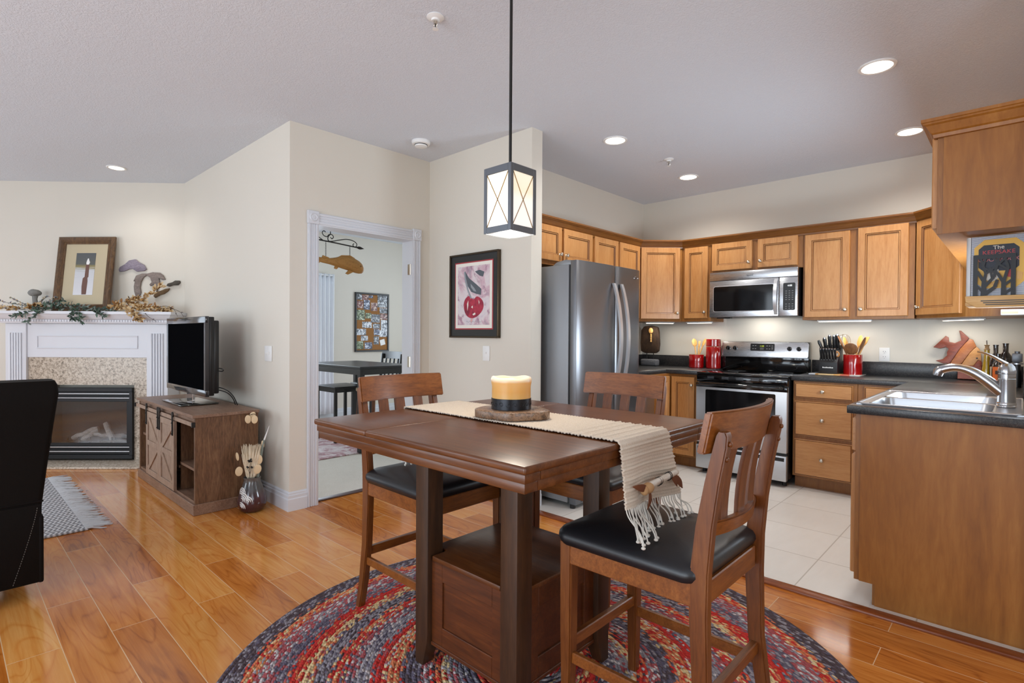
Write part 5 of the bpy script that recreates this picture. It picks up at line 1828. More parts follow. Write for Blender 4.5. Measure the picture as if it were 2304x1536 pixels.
for k in range(4):
    R4 = Matrix.Translation((PX, PY, 0)) @ Matrix.Rotation(k * PI / 2, 4, 'Z')
    w = PW - fw
    x = None
    b = MB()
    b.X = R4
    b.box(-w, w, -PW + 0.004, -PW + 0.007, PZ0 + 0.022, PZ1 - 0.024)
    gl = b.build('glass_pane', 'pane_glow', c, world=True)
    b = MB()
    b.X = R4
    zz0, zz1 = PZ0 + 0.024, PZ1 - 0.026
    for s in (-1, 1):
        b.tube([(-s * w, -PW + 0.003, zz0), (s * w, -PW + 0.003, zz1)], 0.0014, 6)
    b.build('cross_strip', 'brass', gl, world=True)
MB().box(PX - PW + fw, PX + PW - fw, PY - PW + fw, PY + PW - fw, PZ0 + 0.006, PZ0 + 0.010).build('diffuser', 'diffuser', c, world=True)
d = bpy.data.lights.new('pendant_bulb', 'POINT')
d.energy, d.color, d.shadow_soft_size = 14, (1, 0.90, 0.75), 0.06
o = bpy.data.objects.new('pendant_bulb', d)
COL.objects.link(o)
o.location = (PX, PY, PZ0 - 0.07)

# ------------------------------------------------------------------ ceiling fittings
def downlight(label, x, y, r=0.09, power=16, warm=(1, 0.97, 0.92)):
    c = thing('recessed_light', label, 'ceiling light', (x, y, H), 0, 'recessed ceiling lights')
    MB().lathe([(r + 0.002, 0.0), (r + 0.002, -0.004), (r - 0.004, -0.008), (r - 0.016, -0.006), (r - 0.018, -0.001)], n=36).build('trim_ring', 'white', c)
    MB().lathe([(0.0, -0.0045), (r - 0.017, -0.0045), (r - 0.017, -0.001)], n=36).build('lens', 'lamp', c)
    d = bpy.data.lights.new('recessed_lamp', 'SPOT')
    d.energy, d.color = power, warm
    d.spot_size, d.spot_blend, d.shadow_soft_size = math.radians(150), 0.8, 0.07
    o = bpy.data.objects.new('recessed_lamp', d)
    COL.objects.link(o)
    o.location = (x, y, H - 0.02)
PW_ = 66
downlight('large glowing recessed ceiling light above the sink run, nearest the camera', -0.60, 3.555, power=PW_)
downlight('glowing recessed ceiling light at the right, deeper in the kitchen by the tall cabinet', -0.61, 4.83, power=PW_)
downlight('glowing recessed ceiling light in front of the fridge, second from the left', -2.28, 3.555, power=PW_)
downlight('glowing recessed ceiling light above the range corner', -2.295, 4.83, power=PW_)
downlight('small glowing recessed ceiling light by the fireplace', -5.985, 1.12, 0.075, power=20)

def sprinkler(label, x, y):
    c = thing('sprinkler_head', label, 'sprinkler', (x, y, H), 0, 'ceiling sprinklers')
    MB().lathe([(0.0, 0.0), (0.040, 0.0), (0.041, -0.004), (0.030, -0.010), (0.020, -0.012), (0.018, -0.02), (0.0, -0.02)], n=28).build('escutcheon', 'white', c)
    b = MB().cyl((0, 0, -0.018), (0, 0, -0.034), 0.008, n=12)
    for s in (-1, 1):
        b.tube([(s * 0.006, 0, -0.030), (s * 0.012, 0, -0.040), (s * 0.007, 0, -0.052), (0, 0, -0.056)], 0.002, 6)
    b.build('frame_arm', 'satin', c)
    MB().lathe([(0.0, -0.055), (0.014, -0.056), (0.015, -0.058), (0.0, -0.059)], n=18).build('deflector', 'white', c)
    MB().cyl((0, 0, -0.034), (0, 0, -0.054), 0.0022, n=8).build('bulb', 'iron', c)
sprinkler('white sprinkler head on the ceiling left of the pendant rod', -2.026, 1.612)
sprinkler('small sprinkler head on the kitchen ceiling between the recessed lights', -2.188, 4.238)
c = thing('smoke_detector', 'white round smoke detector on the ceiling above the doorway corner', 'smoke detector', (-3.40, 2.57, H))
MB().lathe([(0.0, 0.0), (0.070, 0.0), (0.072, -0.006), (0.068, -0.024), (0.058, -0.028), (0.0, -0.028)], n=36).build('base', 'white', c)
MB().lathe([(0.050, -0.028), (0.050, -0.033), (0.0, -0.033)], n=30).build('vent_gap', 'ink', c)
MB().lathe([(0.048, -0.033), (0.046, -0.042), (0.030, -0.046), (0.0, -0.046)], n=30).build('cover', 'white', c)
# ------------------------------------------------------------------ fireplace (local x along the angled wall, -y into the room)
FO, FR = (-6.7, 1.1, 0.0), PI / 4
FM = Matrix.Translation(FO) @ Matrix.Rotation(FR, 4, 'Z')
c = thing('fireplace', 'white mantel fireplace with granite surround on the angled wall', 'fireplace', FO, FR)
FXC = 0.043
for s, xo, xi in ((-1, -0.722, -0.530), (1, 0.800, 0.600)):
    b = MB()
    x0, x1 = min(xo, xi), max(xo, xi)
    b.box(x0, x1, -0.20, -0.005, 0.0, 1.335, 0.002, 1)
    n = 5
    wv = x1 - x0 - 0.07
    for k in range(n):
        a = x0 + 0.035 + wv * k / n
        b.box(a + wv / n * 0.18, a + wv / n * 0.86, -0.213, -0.199, 0.16, 1.245, 0.005, 2)
    b.box(x0 - 0.006, x1 + 0.006, -0.215, -0.1995, 0.021, 0.14, 0.004, 1)
    b.build('pilaster', 'mantel', c, sharp=25)
b = MB()
b.box(-0.531, 0.606, -0.185, -0.005, 1.010, 1.335, 0.002, 1)
for ins, y in ((0.0, -0.193), ):
    x0, x1, z0, z1 = -0.441, 0.511, 1.094, 1.222
    w = 0.012
    b.box(x0, x1, y, -0.184, z0, z0 + w, 0.003, 1).box(x0, x1, y, -0.184, z1 - w, z1, 0.003, 1).box(x0, x0 + w, y, -0.184, z0 + w, z1 - w, 0.003, 1).box(x1 - w, x1, y, -0.184, z0 + w, z1 - w, 0.003, 1)
b.build('frieze', 'mantel', c, sharp=25)
b = MB()
sx0, sx1 = -0.845, 0.90
CRM = [(0.0, 1.336), (0.012, 1.336), (0.016, 1.348), (0.020, 1.350), (0.020, 1.372), (0.034, 1.376), (0.052, 1.392), (0.066, 1.412), (0.072, 1.420), (0.086, 1.424), (0.086, 1.450), (0.0, 1.450)]
# path runs so that outward is to its right
path = [(sx0 + 0.09, -0.005), (sx0 + 0.09, -0.225), (sx1 - 0.09, -0.225), (sx1 - 0.09, -0.005)]
path = path
t_ = MB()
sweep(b, path, [(o, z) for o, z in CRM])
n = 60
for k in range(n):
    a = sx0 + 0.10 + (sx1 - sx0 - 0.20) * k / n
    b.box(a, a + 0.017, -0.252, -0.244, 1.352, 1.370)
b.box(sx0 + 0.09, sx1 - 0.09, -0.226, -0.005, 1.40, 1.4502)
b.build('mantel_shelf', 'mantel', c, sharp=25)
b = MB()
b.box(-0.529, 0.604, -0.175, -0.005, 0.745, 1.009).box(-0.529, -0.372, -0.175, -0.005, 0.021, 0.744).box(0.468, 0.604, -0.175, -0.005, 0.021, 0.744)
gs = b.build('stone_surround', 'granite', c)
b = MB().box(-0.74, 0.83, -0.470, -0.005, 0.0005, 0.020, 0.004, 2)
b.build('hearth', 'granite', c)
ib = MB()
ix0, ix1 = -0.371, 0.467
ib.box(ix0, ix1, -0.205, -0.17, 0.036, 0.075, 0.003, 1).box(ix0, ix1, -0.205, -0.17, 0.682, 0.720, 0.003, 1)
ib.box(ix0, ix0 + 0.028, -0.205, -0.17, 0.075, 0.682).box(ix1 - 0.028, ix1, -0.205, -0.17, 0.075, 0.682)
M['firebox'] = plain('black_fire_metal', '#1b1c1e', 0.45, 0.3)
ins = ib.build('firebox_frame', 'firebox', c)
for zs_, a0, a1, hh in (((0.090, 0.112, 0.134), 0.078, 0.15, 0.013), ((0.628, 0.650, 0.668), 0.624, 0.682, 0.011)):
    ib = MB()
    for z in zs_:
        ib.box(ix0 + 0.028, ix1 - 0.028, -0.198, -0.186, z, z + hh, 0.002, 1)
    ib.box(ix0 + 0.028, ix1 - 0.028, -0.184, -0.17, a0, a1)
    ib.build('louvre', 'firebox', ins)
ib = MB()
for z in (0.1075, 0.1495, 0.6220, 0.663):
    ib.box(ix0 + 0.026, ix1 - 0.026, -0.2035, -0.1985, z - 0.004, z + 0.004, 0.0015, 1)
ib.build('silver_strip', 'steel_bright', ins)
ib = MB()
gx0, gx1, gz0, gz1 = ix0 + 0.035, ix1 - 0.035, 0.158, 0.615
ib.box(gx0, gx1, -0.192, -0.18, gz0, gz0 + 0.03, 0.002, 1).box(gx0, gx1, -0.192, -0.18, gz1 - 0.03, gz1, 0.002, 1).box(gx0, gx0 + 0.025, -0.192, -0.18, gz0 + 0.03, gz1 - 0.03).box(gx1 - 0.025, gx1, -0.192, -0.18, gz0 + 0.03, gz1 - 0.03)
ib.build('door_frame', 'firebox', ins)
xg = NT('fire_glass')
tr = xg.n('ShaderNodeBsdfTransparent')
tr.inputs[0].default_value = (0.86, 0.87, 0.88, 1)
gl_ = xg.n('ShaderNodeBsdfGlossy')
gl_.inputs['Roughness'].default_value = 0.06
mx = xg.n('ShaderNodeMixShader')
mx.inputs[0].default_value = 0.10
xg.l(tr.outputs[0], mx.inputs[1])
xg.l(gl_.outputs[0], mx.inputs[2])
xg.l(mx.outputs[0], xg.t.nodes['Material Output'].inputs['Surface'])
M['fire_glass'] = xg.m
MB().box(gx0 + 0.02, gx1 - 0.02, -0.186, -0.183, gz0 + 0.025, gz1 - 0.025).build('glass_pane', 'fire_glass', ins)
ib = MB()
M['fire_brick'] = plain('gray_fire_brick', '#4c4c4c', 0.9, bump=(30, 0.5, 0.01))
# firebox interior stands out from the wall line into the surround depth
ib.box(gx0 - 0.02, gx1 + 0.02, -0.020, -0.006, 0.15, 0.64).box(gx0 - 0.02, gx0, -0.17, -0.02, 0.15, 0.64).box(gx1, gx1 + 0.02, -0.17, -0.02, 0.15, 0.64).box(gx0, gx1, -0.17, -0.02, 0.15, 0.165).box(gx0, gx1, -0.17, -0.02, 0.625, 0.64)
ib.build('liner', 'fire_brick', ins)
M['log'] = wood('ceramic_log', '#77726c', '#b8b2aa', '#ddd8d0', (2, 6, 6), 8.0, 0.9, 0, 0.6, 0.6)
for p, q, r in (((-0.17, -0.10, 0.215), (0.06, -0.08, 0.315), 0.026), ((-0.06, -0.13, 0.205), (0.07, -0.09, 0.30), 0.022), ((0.13, -0.08, 0.36), (0.23, -0.13, 0.21), 0.027), ((0.05, -0.12, 0.26), (0.20, -0.10, 0.235), 0.018), ((0.10, -0.06, 0.235), (0.33, -0.06, 0.225), 0.024)):
    b = MB()
    pts = [Vector(p).lerp(Vector(q), k / 5) + Vector((0, 0, 0.006 * math.sin(k * 2.1))) for k in range(6)]
    b.tube(pts, [r * f for f in (0.85, 1, 0.92, 1.05, 0.95, 0.8)], 10)
    b.build('log', 'log', ins)
b = MB()
b.tube([(-0.20, -0.15, 0.20), (0.27, -0.15, 0.20)], 0.006, 8)
for k in range(5):
    xk = -0.18 + k * 0.105
    b.box(xk - 0.006, xk + 0.006, -0.157, -0.145, 0.166, 0.235)
b.build('grate', 'iron', ins)

# framed print leaning on the mantel
c = thing('framed_print', 'brown framed print of a gull on a post leaning on the mantel', 'picture', tuple(FM @ Vector((-0.045, -0.155, 1.4505))), FR)
lean = Matrix.Rotation(math.radians(-9.0), 4, 'X')
roll = Matrix.Rotation(math.radians(-1.0), 4, 'Y')
LM = lean @ roll
M['old_frame'] = wood('antique_frame', '#2e2014', '#5a4026', '#7a5a38', (4, 4, 1), 8.0, 0.4)
M['mat_board'] = plain('beige_mat', '#bdb093', 0.8)
b = MB()
b.X = LM
W2, HH = 0.270, 0.745
fr = [(0, 0.0), (0, 0.020), (0.012, 0.030), (0.030, 0.026), (0.048, 0.014), (0.058, 0.018), (0.070, 0.010), (0.070, 0.002)]
b.quads([[(-W2 + i, -y, i), (W2 - i, -y, i), (W2 - i, -y, HH - i), (-W2 + i, -y, HH - i)] for i, y in fr], False)
b.box(-W2 + 0.005, W2 - 0.005, -0.002, 0.004, 0.005, HH - 0.005)
b.build('frame', 'old_frame', c, sharp=20)
b = MB()
b.X = LM
b.box(-W2 + 0.068, W2 - 0.068, -0.0045, -0.0025, 0.068, HH - 0.068)
b.build('mat_board', 'mat_board', c)
# the print itself: dark water above, pale water below, a post with a gull and its reflection
x = NT('gull_print')
v = x.coord('Object')
sx = x.n('ShaderNodeSeparateXYZ')
x.l(v, sx.inputs[0])
wob = x.noise(x.coord('Object', (1, 1, 12)), 9, 3)
zz = x.math('ADD', sx.outputs[2], x.math('MULTIPLY', x.math('SUBTRACT', wob, 0.5), 0.08))
x.base(x.ramp(x.math('MULTIPLY', x.math('SUBTRACT', zz, 0.14), 2.0), ((0.0, '#d8d8dc'), (0.52, '#c4c6ca'), (0.60, '#8c8152'), (0.68, '#5a5c58'), (1.0, '#4c4f58'))))
x.rough(0.6)
M['gull_print'] = x.m
b = MB()
b.X = LM
b.box(-0.095, 0.090, -0.0062, -0.0046, 0.165, 0.585)
b.build('print', 'gull_print', c)
M['post_ink'] = plain('post_brown', '#6a4c42', 0.7)
b = MB()
b.X = LM
b.prism([(-0.012, 0.17), (0.030, 0.17), (0.034, 0.30), (0.030, 0.335), (0.038, 0.345), (0.036, 0.47), (0.004, 0.47), (0.002, 0.345), (-0.014, 0.33), (-0.018, 0.25)], -0.0072, -0.006, 'xz')
b.mi = 1
b.prism([(0.010, 0.468), (0.032, 0.468), (0.040, 0.49), (0.030, 0.515), (0.026, 0.53), (0.018, 0.53), (0.010, 0.505), (0.006, 0.485)], -0.0076, -0.006, 'xz')
b.build('print_figure', ['post_ink', 'white'], c)

# wooden plaques in the shapes of lakes
LK = {
 'superior': [(0.214, 1.876), (0.226, 1.902), (0.273, 1.929), (0.315, 1.968), (0.374, 1.981), (0.408, 1.952), (0.459, 1.926), (0.484, 1.883), (0.459, 1.866), (0.391, 1.857), (0.349, 1.886), (0.315, 1.882), (0.264, 1.86), (0.222, 1.855)],
 'pair': [(0.357, 1.761), (0.383, 1.818), (0.442, 1.84), (0.493, 1.84), (0.544, 1.854), (0.611, 1.85), (0.645, 1.825), (0.667, 1.782), (0.637, 1.777), (0.603, 1.798), (0.611, 1.755), (0.594, 1.695), (0.582, 1.66), (0.573, 1.694), (0.552, 1.733), (0.522, 1.716), (0.514, 1.733), (0.535, 1.755), (0.522, 1.798), (0.484, 1.823), (0.45, 1.797), (0.429, 1.754), (0.421, 1.702), (0.429, 1.65), (0.408, 1.607), (0.382, 1.606), (0.366, 1.658), (0.361, 1.71), (0.374, 1.77)],
 'erie': [(0.552, 1.617), (0.577, 1.66), (0.62, 1.669), (0.671, 1.691), (0.709, 1.696), (0.696, 1.67), (0.654, 1.639), (0.611, 1.626), (0.569, 1.599)],
 'ontario': [(0.679, 1.721), (0.692, 1.743), (0.739, 1.756), (0.764, 1.774), (0.807, 1.773), (0.813, 1.753), (0.79, 1.727), (0.739, 1.726), (0.705, 1.713)]}
M['plaque_a'] = wood('lilac_wood', '#6e6470', '#8d8390', '#a59ba6', (2, 5, 5), 8.0, 0.8, 0, 0.5, 0.4)
M['plaque_b'] = wood('taupe_wood', '#6a5e58', '#83766f', '#a09288', (2, 5, 5), 8.0, 0.8, 0, 0.5, 0.4)
M['plaque_c'] = wood('brown_wood', '#4a3826', '#6a5236', '#80664a', (2, 5, 5), 8.0, 0.8, 0, 0.5, 0.4)
M['plaque_d'] = wood('dark_wood_plaque', '#38342f', '#504a42', '#655d52', (2, 5, 5), 8.0, 0.8, 0, 0.5, 0.4)
for nm, mt, lab in (('superior', 'plaque_a', 'lilac gray lake-shaped wooden plaque, the top one beside the framed print'), ('pair', 'plaque_b', 'taupe lake-shaped wooden plaque arching like two lobes, in the middle of the set'),
                    ('erie', 'plaque_c', 'small brown lake-shaped wooden plaque just above the golden dried leaves'), ('ontario', 'plaque_d', 'small dark lake-shaped wooden plaque, farthest right of the set')):
    pl = LK[nm]
    cx_ = sum(p[0] for p in pl) / len(pl)
    cz_ = sum(p[1] for p in pl) / len(pl)
    o = MB().prism([(p[0] - cx_, p[1] - cz_) for p in pl], -0.020, -0.002, 'xz', 0.002, 1).build('lake_plaque', mt, loc=tuple(FM @ Vector((cx_, 0, cz_))), sharp=50)
    o.rotation_euler = (0, 0, FR)
    tag(o, lab, 'wall plaque', 'lake-shaped wooden plaques')

# greenery along the mantel
def leafy(name, label, cat, stems, leaf_n, leaf_len, leaf_w, leaf_mats, stem_mat, seed, droop=0.3, spread=1.0):
    rng = random.Random(seed)
    p0 = stems[0][0]
    c = thing(name, label, cat, tuple(FM @ Vector(p0)), FR)
    O = Vector(p0)
    b = MB()
    lines = []
    for st in stems:
        ln = smooth_line(st, 6)
        lines.append(ln)
        b.tube([p - O for p in ln], [0.0028 * (1 - 0.6 * i / len(ln)) for i in range(len(ln))], 5)
    b.build('stem', stem_mat, c)
    b = MB()
    for k in range(leaf_n):
        ln = lines[k % len(lines)]
        i = rng.randrange(1, len(ln))
        p = ln[i] - O
        d = (ln[i] - ln[i - 1]).normalized()
        side = Vector((rng.uniform(-1, 1), rng.uniform(-1, 0.5), rng.uniform(-0.5, 1))) * spread
        v = (d * 0.6 + side).normalized()
        v.z -= droop * 0.3
        v.normalize()
        L_ = leaf_len * rng.uniform(0.6, 1.15)
        w = leaf_w * rng.uniform(0.7, 1.2)
        u = v.cross(Vector((rng.uniform(-0.4, 0.4), -1, rng.uniform(0.2, 0.8)))).normalized()
        nn = u.cross(v)
        b.mi = rng.randrange(len(leaf_mats))
        pts = [(0, 0, 0), (0.25, 0.75, 0.05), (0.55, 1.0, 0.09), (0.82, 0.65, 0.06), (1.0, 0.0, -0.04)]
        t = bmesh.new()
        Lf = [t.verts.new(p + v * (a * L_) + u * (ww * w) + nn * (h * L_)) for a, ww, h in pts]
        Rt = [Lf[0]] + [t.verts.new(p + v * (a * L_) - u * (ww * w) + nn * (h * L_)) for a, ww, h in pts[1:-1]] + [Lf[-1]]
        Md = [Lf[0]] + [t.verts.new(p + v * (a * L_) + nn * ((h - 0.05) * L_)) for a, ww, h in pts[1:-1]] + [Lf[-1]]
        for i2 in range(4):
            for A_, B_ in ((Lf, Md), (Md, Rt)):
                q = []
                for vv in (A_[i2], A_[i2 + 1], B_[i2 + 1], B_[i2]):
                    if vv not in q:
                        q.append(vv)
                t.faces.new(q)
        b._add(t)
    b.build('leaves', leaf_mats, c, sharp=180)
    return c
M['leaf_green'] = plain('green_leaf', '#4c6552', 0.6)
M['leaf_dark'] = plain('dark_green_leaf', '#34463c', 0.6)
M['leaf_gray'] = plain('gray_green_leaf', '#7b857d', 0.6)
M['leaf_gold'] = plain('golden_dried_leaf', '#b08850', 0.7)
M['leaf_rust'] = plain('rust_dried_leaf', '#8a6032', 0.7)
M['leaf_pale'] = plain('pale_dried_leaf', '#cdb38a', 0.7)
M['leaf_lilac'] = plain('lilac_gray_buds', '#86808c', 0.7)
M['twig'] = plain('dark_twig', '#3b2f28', 0.8)
zs = 1.456
leafy('greenery_garland', 'green leafy garland lying along the middle of the white mantel', 'garland',
      [[(-0.46, -0.24, zs + 0.01), (-0.25, -0.25, zs + 0.03), (0.0, -0.26, zs + 0.02), (0.25, -0.25, zs + 0.015)],
       [(-0.40, -0.26, zs + 0.02), (-0.16, -0.27, zs + 0.02), (0.12, -0.27, zs + 0.02), (0.33, -0.26, zs)],
       [(-0.30, -0.28, zs + 0.02), (-0.44, -0.315, zs - 0.03), (-0.54, -0.33, zs - 0.06)],
       [(-0.26, -0.28, zs + 0.015), (-0.33, -0.325, zs - 0.04), (-0.40, -0.335, zs - 0.11)],
       [(0.02, -0.28, zs + 0.02), (0.06, -0.325, zs - 0.04), (0.09, -0.335, zs - 0.11)],
       [(0.0, -0.28, zs + 0.02), (0.0, -0.325, zs - 0.03), (0.01, -0.335, zs - 0.08)],
       [(0.16, -0.28, zs + 0.01), (0.24, -0.325, zs - 0.03), (0.29, -0.33, zs - 0.05)],
       [(-0.42, -0.22, zs + 0.02), (-0.28, -0.22, zs + 0.07), (-0.16, -0.22, zs + 0.10)],
       [(-0.35, -0.24, zs + 0.02), (-0.10, -0.25, zs + 0.05), (0.10, -0.26, zs + 0.03)]], 400, 0.046, 0.0085, ['leaf_green', 'leaf_dark', 'leaf_gray'], 'twig', 4)
leafy('dried_spray', 'golden dried leaf spray on the right end of the mantel', 'dried flowers',
      [[(0.26, -0.22, zs + 0.02), (0.42, -0.22, zs + 0.05), (0.56, -0.20, zs + 0.10), (0.70, -0.16, zs + 0.24)],
       [(0.25, -0.24, zs + 0.02), (0.45, -0.25, zs + 0.03), (0.66, -0.25, zs + 0.01), (0.82, -0.25, zs)],
       [(0.28, -0.22, zs + 0.04), (0.42, -0.21, zs + 0.09), (0.52, -0.19, zs + 0.12)],
       [(0.5, -0.24, zs + 0.03), (0.66, -0.25, zs + 0.04), (0.84, -0.25, zs + 0.01)],
       [(0.45, -0.27, zs + 0.02), (0.56, -0.33, zs - 0.03), (0.62, -0.335, zs - 0.08)]], 380, 0.055, 0.012, ['leaf_gold', 'leaf_pale', 'leaf_rust', 'leaf_pale'], 'leaf_rust', 8)
leafy('dried_twigs', 'curly dark twigs trailing over the right corner of the mantel', 'twigs',
      [[(0.70, -0.25, zs + 0.02), (0.82, -0.28, zs + 0.05), (0.92, -0.31, zs + 0.02), (0.97, -0.33, zs - 0.05)],
       [(0.72, -0.24, zs + 0.02), (0.86, -0.28, zs + 0.03), (0.98, -0.30, zs - 0.01), (1.03, -0.32, zs - 0.09)],
       [(0.62, -0.28, zs + 0.01), (0.70, -0.335, zs - 0.05), (0.78, -0.335, zs - 0.10)],
       [(0.40, -0.22, zs + 0.06), (0.46, -0.21, zs + 0.13), (0.54, -0.20, zs + 0.15)]], 10, 0.03, 0.004, ['twig'], 'twig', 9)
leafy('lavender_twigs', 'gray lilac budded twigs on the left end of the mantel', 'dried flowers',
      [[(-0.42, -0.20, zs + 0.02), (-0.55, -0.20, zs + 0.05), (-0.68, -0.20, zs + 0.07), (-0.80, -0.20, zs + 0.10)],
       [(-0.44, -0.22, zs + 0.02), (-0.60, -0.22, zs + 0.03), (-0.80, -0.22, zs + 0.05)],
       [(-0.46, -0.18, zs + 0.02), (-0.40, -0.17, zs + 0.10), (-0.36, -0.16, zs + 0.14)],
       [(-0.44, -0.18, zs + 0.02), (-0.34, -0.17, zs + 0.08), (-0.28, -0.16, zs + 0.13)],
       [(-0.48, -0.2, zs + 0.03), (-0.58, -0.2, zs + 0.08), (-0.66, -0.2, zs + 0.12)],
       [(-0.50, -0.24, zs + 0.01), (-0.66, -0.26, zs + 0.02), (-0.80, -0.26, zs + 0.015)]], 260, 0.022, 0.006, ['leaf_lilac', 'leaf_gray', 'leaf_pale'], 'twig', 12)
leafy('dried_spray', 'small rust and cream dried flowers at the far left of the mantel', 'dried flowers',
      [[(-0.52, -0.24, zs + 0.01), (-0.66, -0.25, zs + 0.02), (-0.80, -0.25, zs + 0.02)],
       [(-0.50, -0.22, zs + 0.02), (-0.42, -0.22, zs + 0.05), (-0.34, -0.22, zs + 0.04)]], 90, 0.045, 0.012, ['leaf_pale', 'leaf_gold', 'leaf_rust'], 'twig', 15)
c = thing('mushroom_figurine', 'gray weathered mushroom-like figurine on the left of the mantel', 'figurine', tuple(FM @ Vector((-0.50, -0.13, 1.4505))), FR)
M['driftwood'] = plain('gray_driftwood', '#85847f', 0.85, bump=(50, 0.7, 0.01))
MB().tube([(0, 0, 0), (0.004, 0, 0.06), (-0.004, 0, 0.12), (0, 0, 0.165)], [0.030, 0.022, 0.020, 0.026], 14).build('stalk', 'driftwood', c)
b = MB().ball((-0.004, 0, 0.180), 0.056, (1.0, 0.9, 0.62), 20)
for v in b.bm.verts:
    v.co += v.co.normalized() * 0.006 * noise.noise(v.co * 30)
b.build('cap', 'driftwood', c)

# ------------------------------------------------------------------ media console, television, vase
SX0, SX1, SY0, SY1, SZ1 = -5.590, -4.108, 1.208, 1.628, 0.69
c = thing('media_console', 'rustic brown media console with sliding barn doors under the television', 'console', ((SX0 + SX1) / 2, (SY0 + SY1) / 2, 0))
MB().box(SX0 - 0.012, SX1 + 0.012, SY0 - 0.018, SY1 + 0.005, SZ1 - 0.022, SZ1, 0.002, 1).build('top', 'rustic_h', c, world=True)
for x0, x1 in ((SX0, SX0 + 0.026), (SX1 - 0.026, SX1)):
    MB().box(x0, x1, SY0, SY1, 0.075, SZ1 - 0.0225, 0.001, 1).build('side_panel', 'rustic', c, world=True)
b = MB()
b.box(SX0 - 0.006, SX1 + 0.008, SY0 - 0.012, SY1, 0.0, 0.075, 0.003, 1)
b.build('plinth', 'rustic_h', c, world=True)
MB().box(SX0 + 0.027, SX1 - 0.027, SY1 - 0.012, SY1, 0.076, SZ1 - 0.023).build('back_panel', 'rustic', c, world=True)
MB().box(SX0 + 0.027, SX1 - 0.027, SY0 + 0.004, SY1 - 0.013, 0.0755, 0.092).build('bottom_panel', 'rustic_h', c, world=True)
for x in (-5.16, -4.535):
    MB().box(x - 0.009, x + 0.009, SY0 + 0.03, SY1 - 0.013, 0.0925, SZ1 - 0.023).build('divider', 'rustic', c, world=True)
for x0, x1, z in ((SX0 + 0.027, -5.170, 0.37), (-5.150, -4.545, 0.25), (-4.525, SX1 - 0.027, 0.285)):
    MB().box(x0, x1, SY0 + 0.022, SY1 - 0.013, z, z + 0.018).build('shelf', 'rustic_h', c, world=True)
MB().box(SX0 + 0.027, SX1 - 0.027, SY0 + 0.003, SY0 + 0.018, 0.605, SZ1 - 0.023).build('header_board', 'rustic_h', c, world=True)
rl = MB().box(SX0 - 0.035, SX1 + 0.03, SY0 - 0.020, SY0 - 0.013, 0.612, 0.640, 0.001, 1)
rr_ = rl.build('door_rail', 'rustic_door', c, world=True)
for x in (SX0 - 0.03, SX1 + 0.025):
    MB().box(x - 0.008, x + 0.008, SY0 - 0.030, SY0 - 0.008, 0.610, 0.644, 0.002, 1).build('rail_stop', 'iron', rr_, world=True)
def barn_door(x0, x1, flip):
    z0, z1, y0 = 0.095, 0.606, SY0 - 0.012
    b = MB().box(x0, x1, y0 - 0.004, y0 + 0.006, z0, z1)
    w = 0.045
    yf = y0 - 0.014
    for a in ((x0, x0 + w, z0, z1), (x1 - w, x1, z0, z1), (x0 + w, x1 - w, z0, z0 + w), (x0 + w, x1 - w, z1 - w, z1), (x0 + w, x1 - w, 0.335, 0.375)):
        b.box(a[0], a[1], yf, y0 - 0.003, a[2], a[3], 0.002, 1)
    def brace(xa, za, xb, zb):
        p, q = Vector((xa, za)), Vector((xb, zb))
        d = (q - p).normalized()
        nn = Vector((-d.y, d.x)) * 0.019
        b.prism([tuple(p + nn), tuple(p - nn), tuple(q - nn), tuple(q + nn)], yf + 0.001, y0 - 0.003, 'xz')
    xa, xb = x0 + w, x1 - w
    if flip:
        brace(xa + 0.01, z1 - w, xb - 0.01, 0.375)
        brace(xb - 0.01, 0.335, xa + 0.01, z0 + w)
    else:
        brace(xb - 0.01, z1 - w, xa + 0.01, 0.375)
        brace(xa + 0.01, 0.335, xb - 0.01, z0 + w)
    d = b.build('barn_door', 'rustic_door', c, world=True)
    for x in (x0 + 0.022, x1 - 0.022):
        h = MB()
        h.box(x - 0.010, x + 0.010, y0 - 0.021, y0 - 0.0145, 0.50, 0.650, 0.001, 1)
        h.X = Matrix.Translation((x, SY0 - 0.024, 0.653))
        h.lathe([(0.0, 0.008), (0.020, 0.008), (0.020, 0.0), (0.0, 0.0)], (0, 0, 0), 18, 'y')
        for z in (-0.14, -0.06):
            h.ball((0, -0.010, z), 0.005, (1, 1, 1), 8)
        h.build('hanger', 'iron', d, world=True)
barn_door(-5.262, -4.886, True)
barn_door(-4.882, -4.500, False)

TVX0, TVX1, TVY, TVZ0, TVZ1 = -5.385, -4.405, 1.362, 0.775, 1.378
c = thing('television', 'flat television with chrome bezel on the rustic console', 'television', (-4.89, 1.38, SZ1))
M['tv_bezel'] = plain('tv_bezel', '#4a4b4f', 0.12, 0.7, coat=0.5)
b = MB()
x0, x1, z0, z1 = TVX0, TVX1, TVZ0, TVZ1
b.box(x0, x1, TVY, TVY + 0.030, z1 - 0.052, z1, 0.005, 2).box(x0, x1, TVY, TVY + 0.030, z0, z0 + 0.050, 0.005, 2)
b.box(x0, x0 + 0.030, TVY, TVY + 0.030, z0 + 0.045, z1 - 0.047, 0.003, 1).box(x1 - 0.030, x1, TVY, TVY + 0.030, z0 + 0.045, z1 - 0.047, 0.003, 1)
b.build('bezel', 'tv_bezel', c, world=True)
MB().box(x0 + 0.028, x1 - 0.028, TVY + 0.006, TVY + 0.012, z0 + 0.047, z1 - 0.049).build('screen', 'tv_screen', c, world=True)
b = MB().box(x0 + 0.004, x1 - 0.004, TVY + 0.0305, TVY + 0.065, z0 + 0.006, z1 - 0.004, 0.006, 2).box(x0 + 0.06, x1 - 0.02, TVY + 0.0655, TVY + 0.105, z0 + 0.02, z1 - 0.03, 0.010, 2)
bk = b.build('back_shell', 'black', c, world=True)
b = MB()
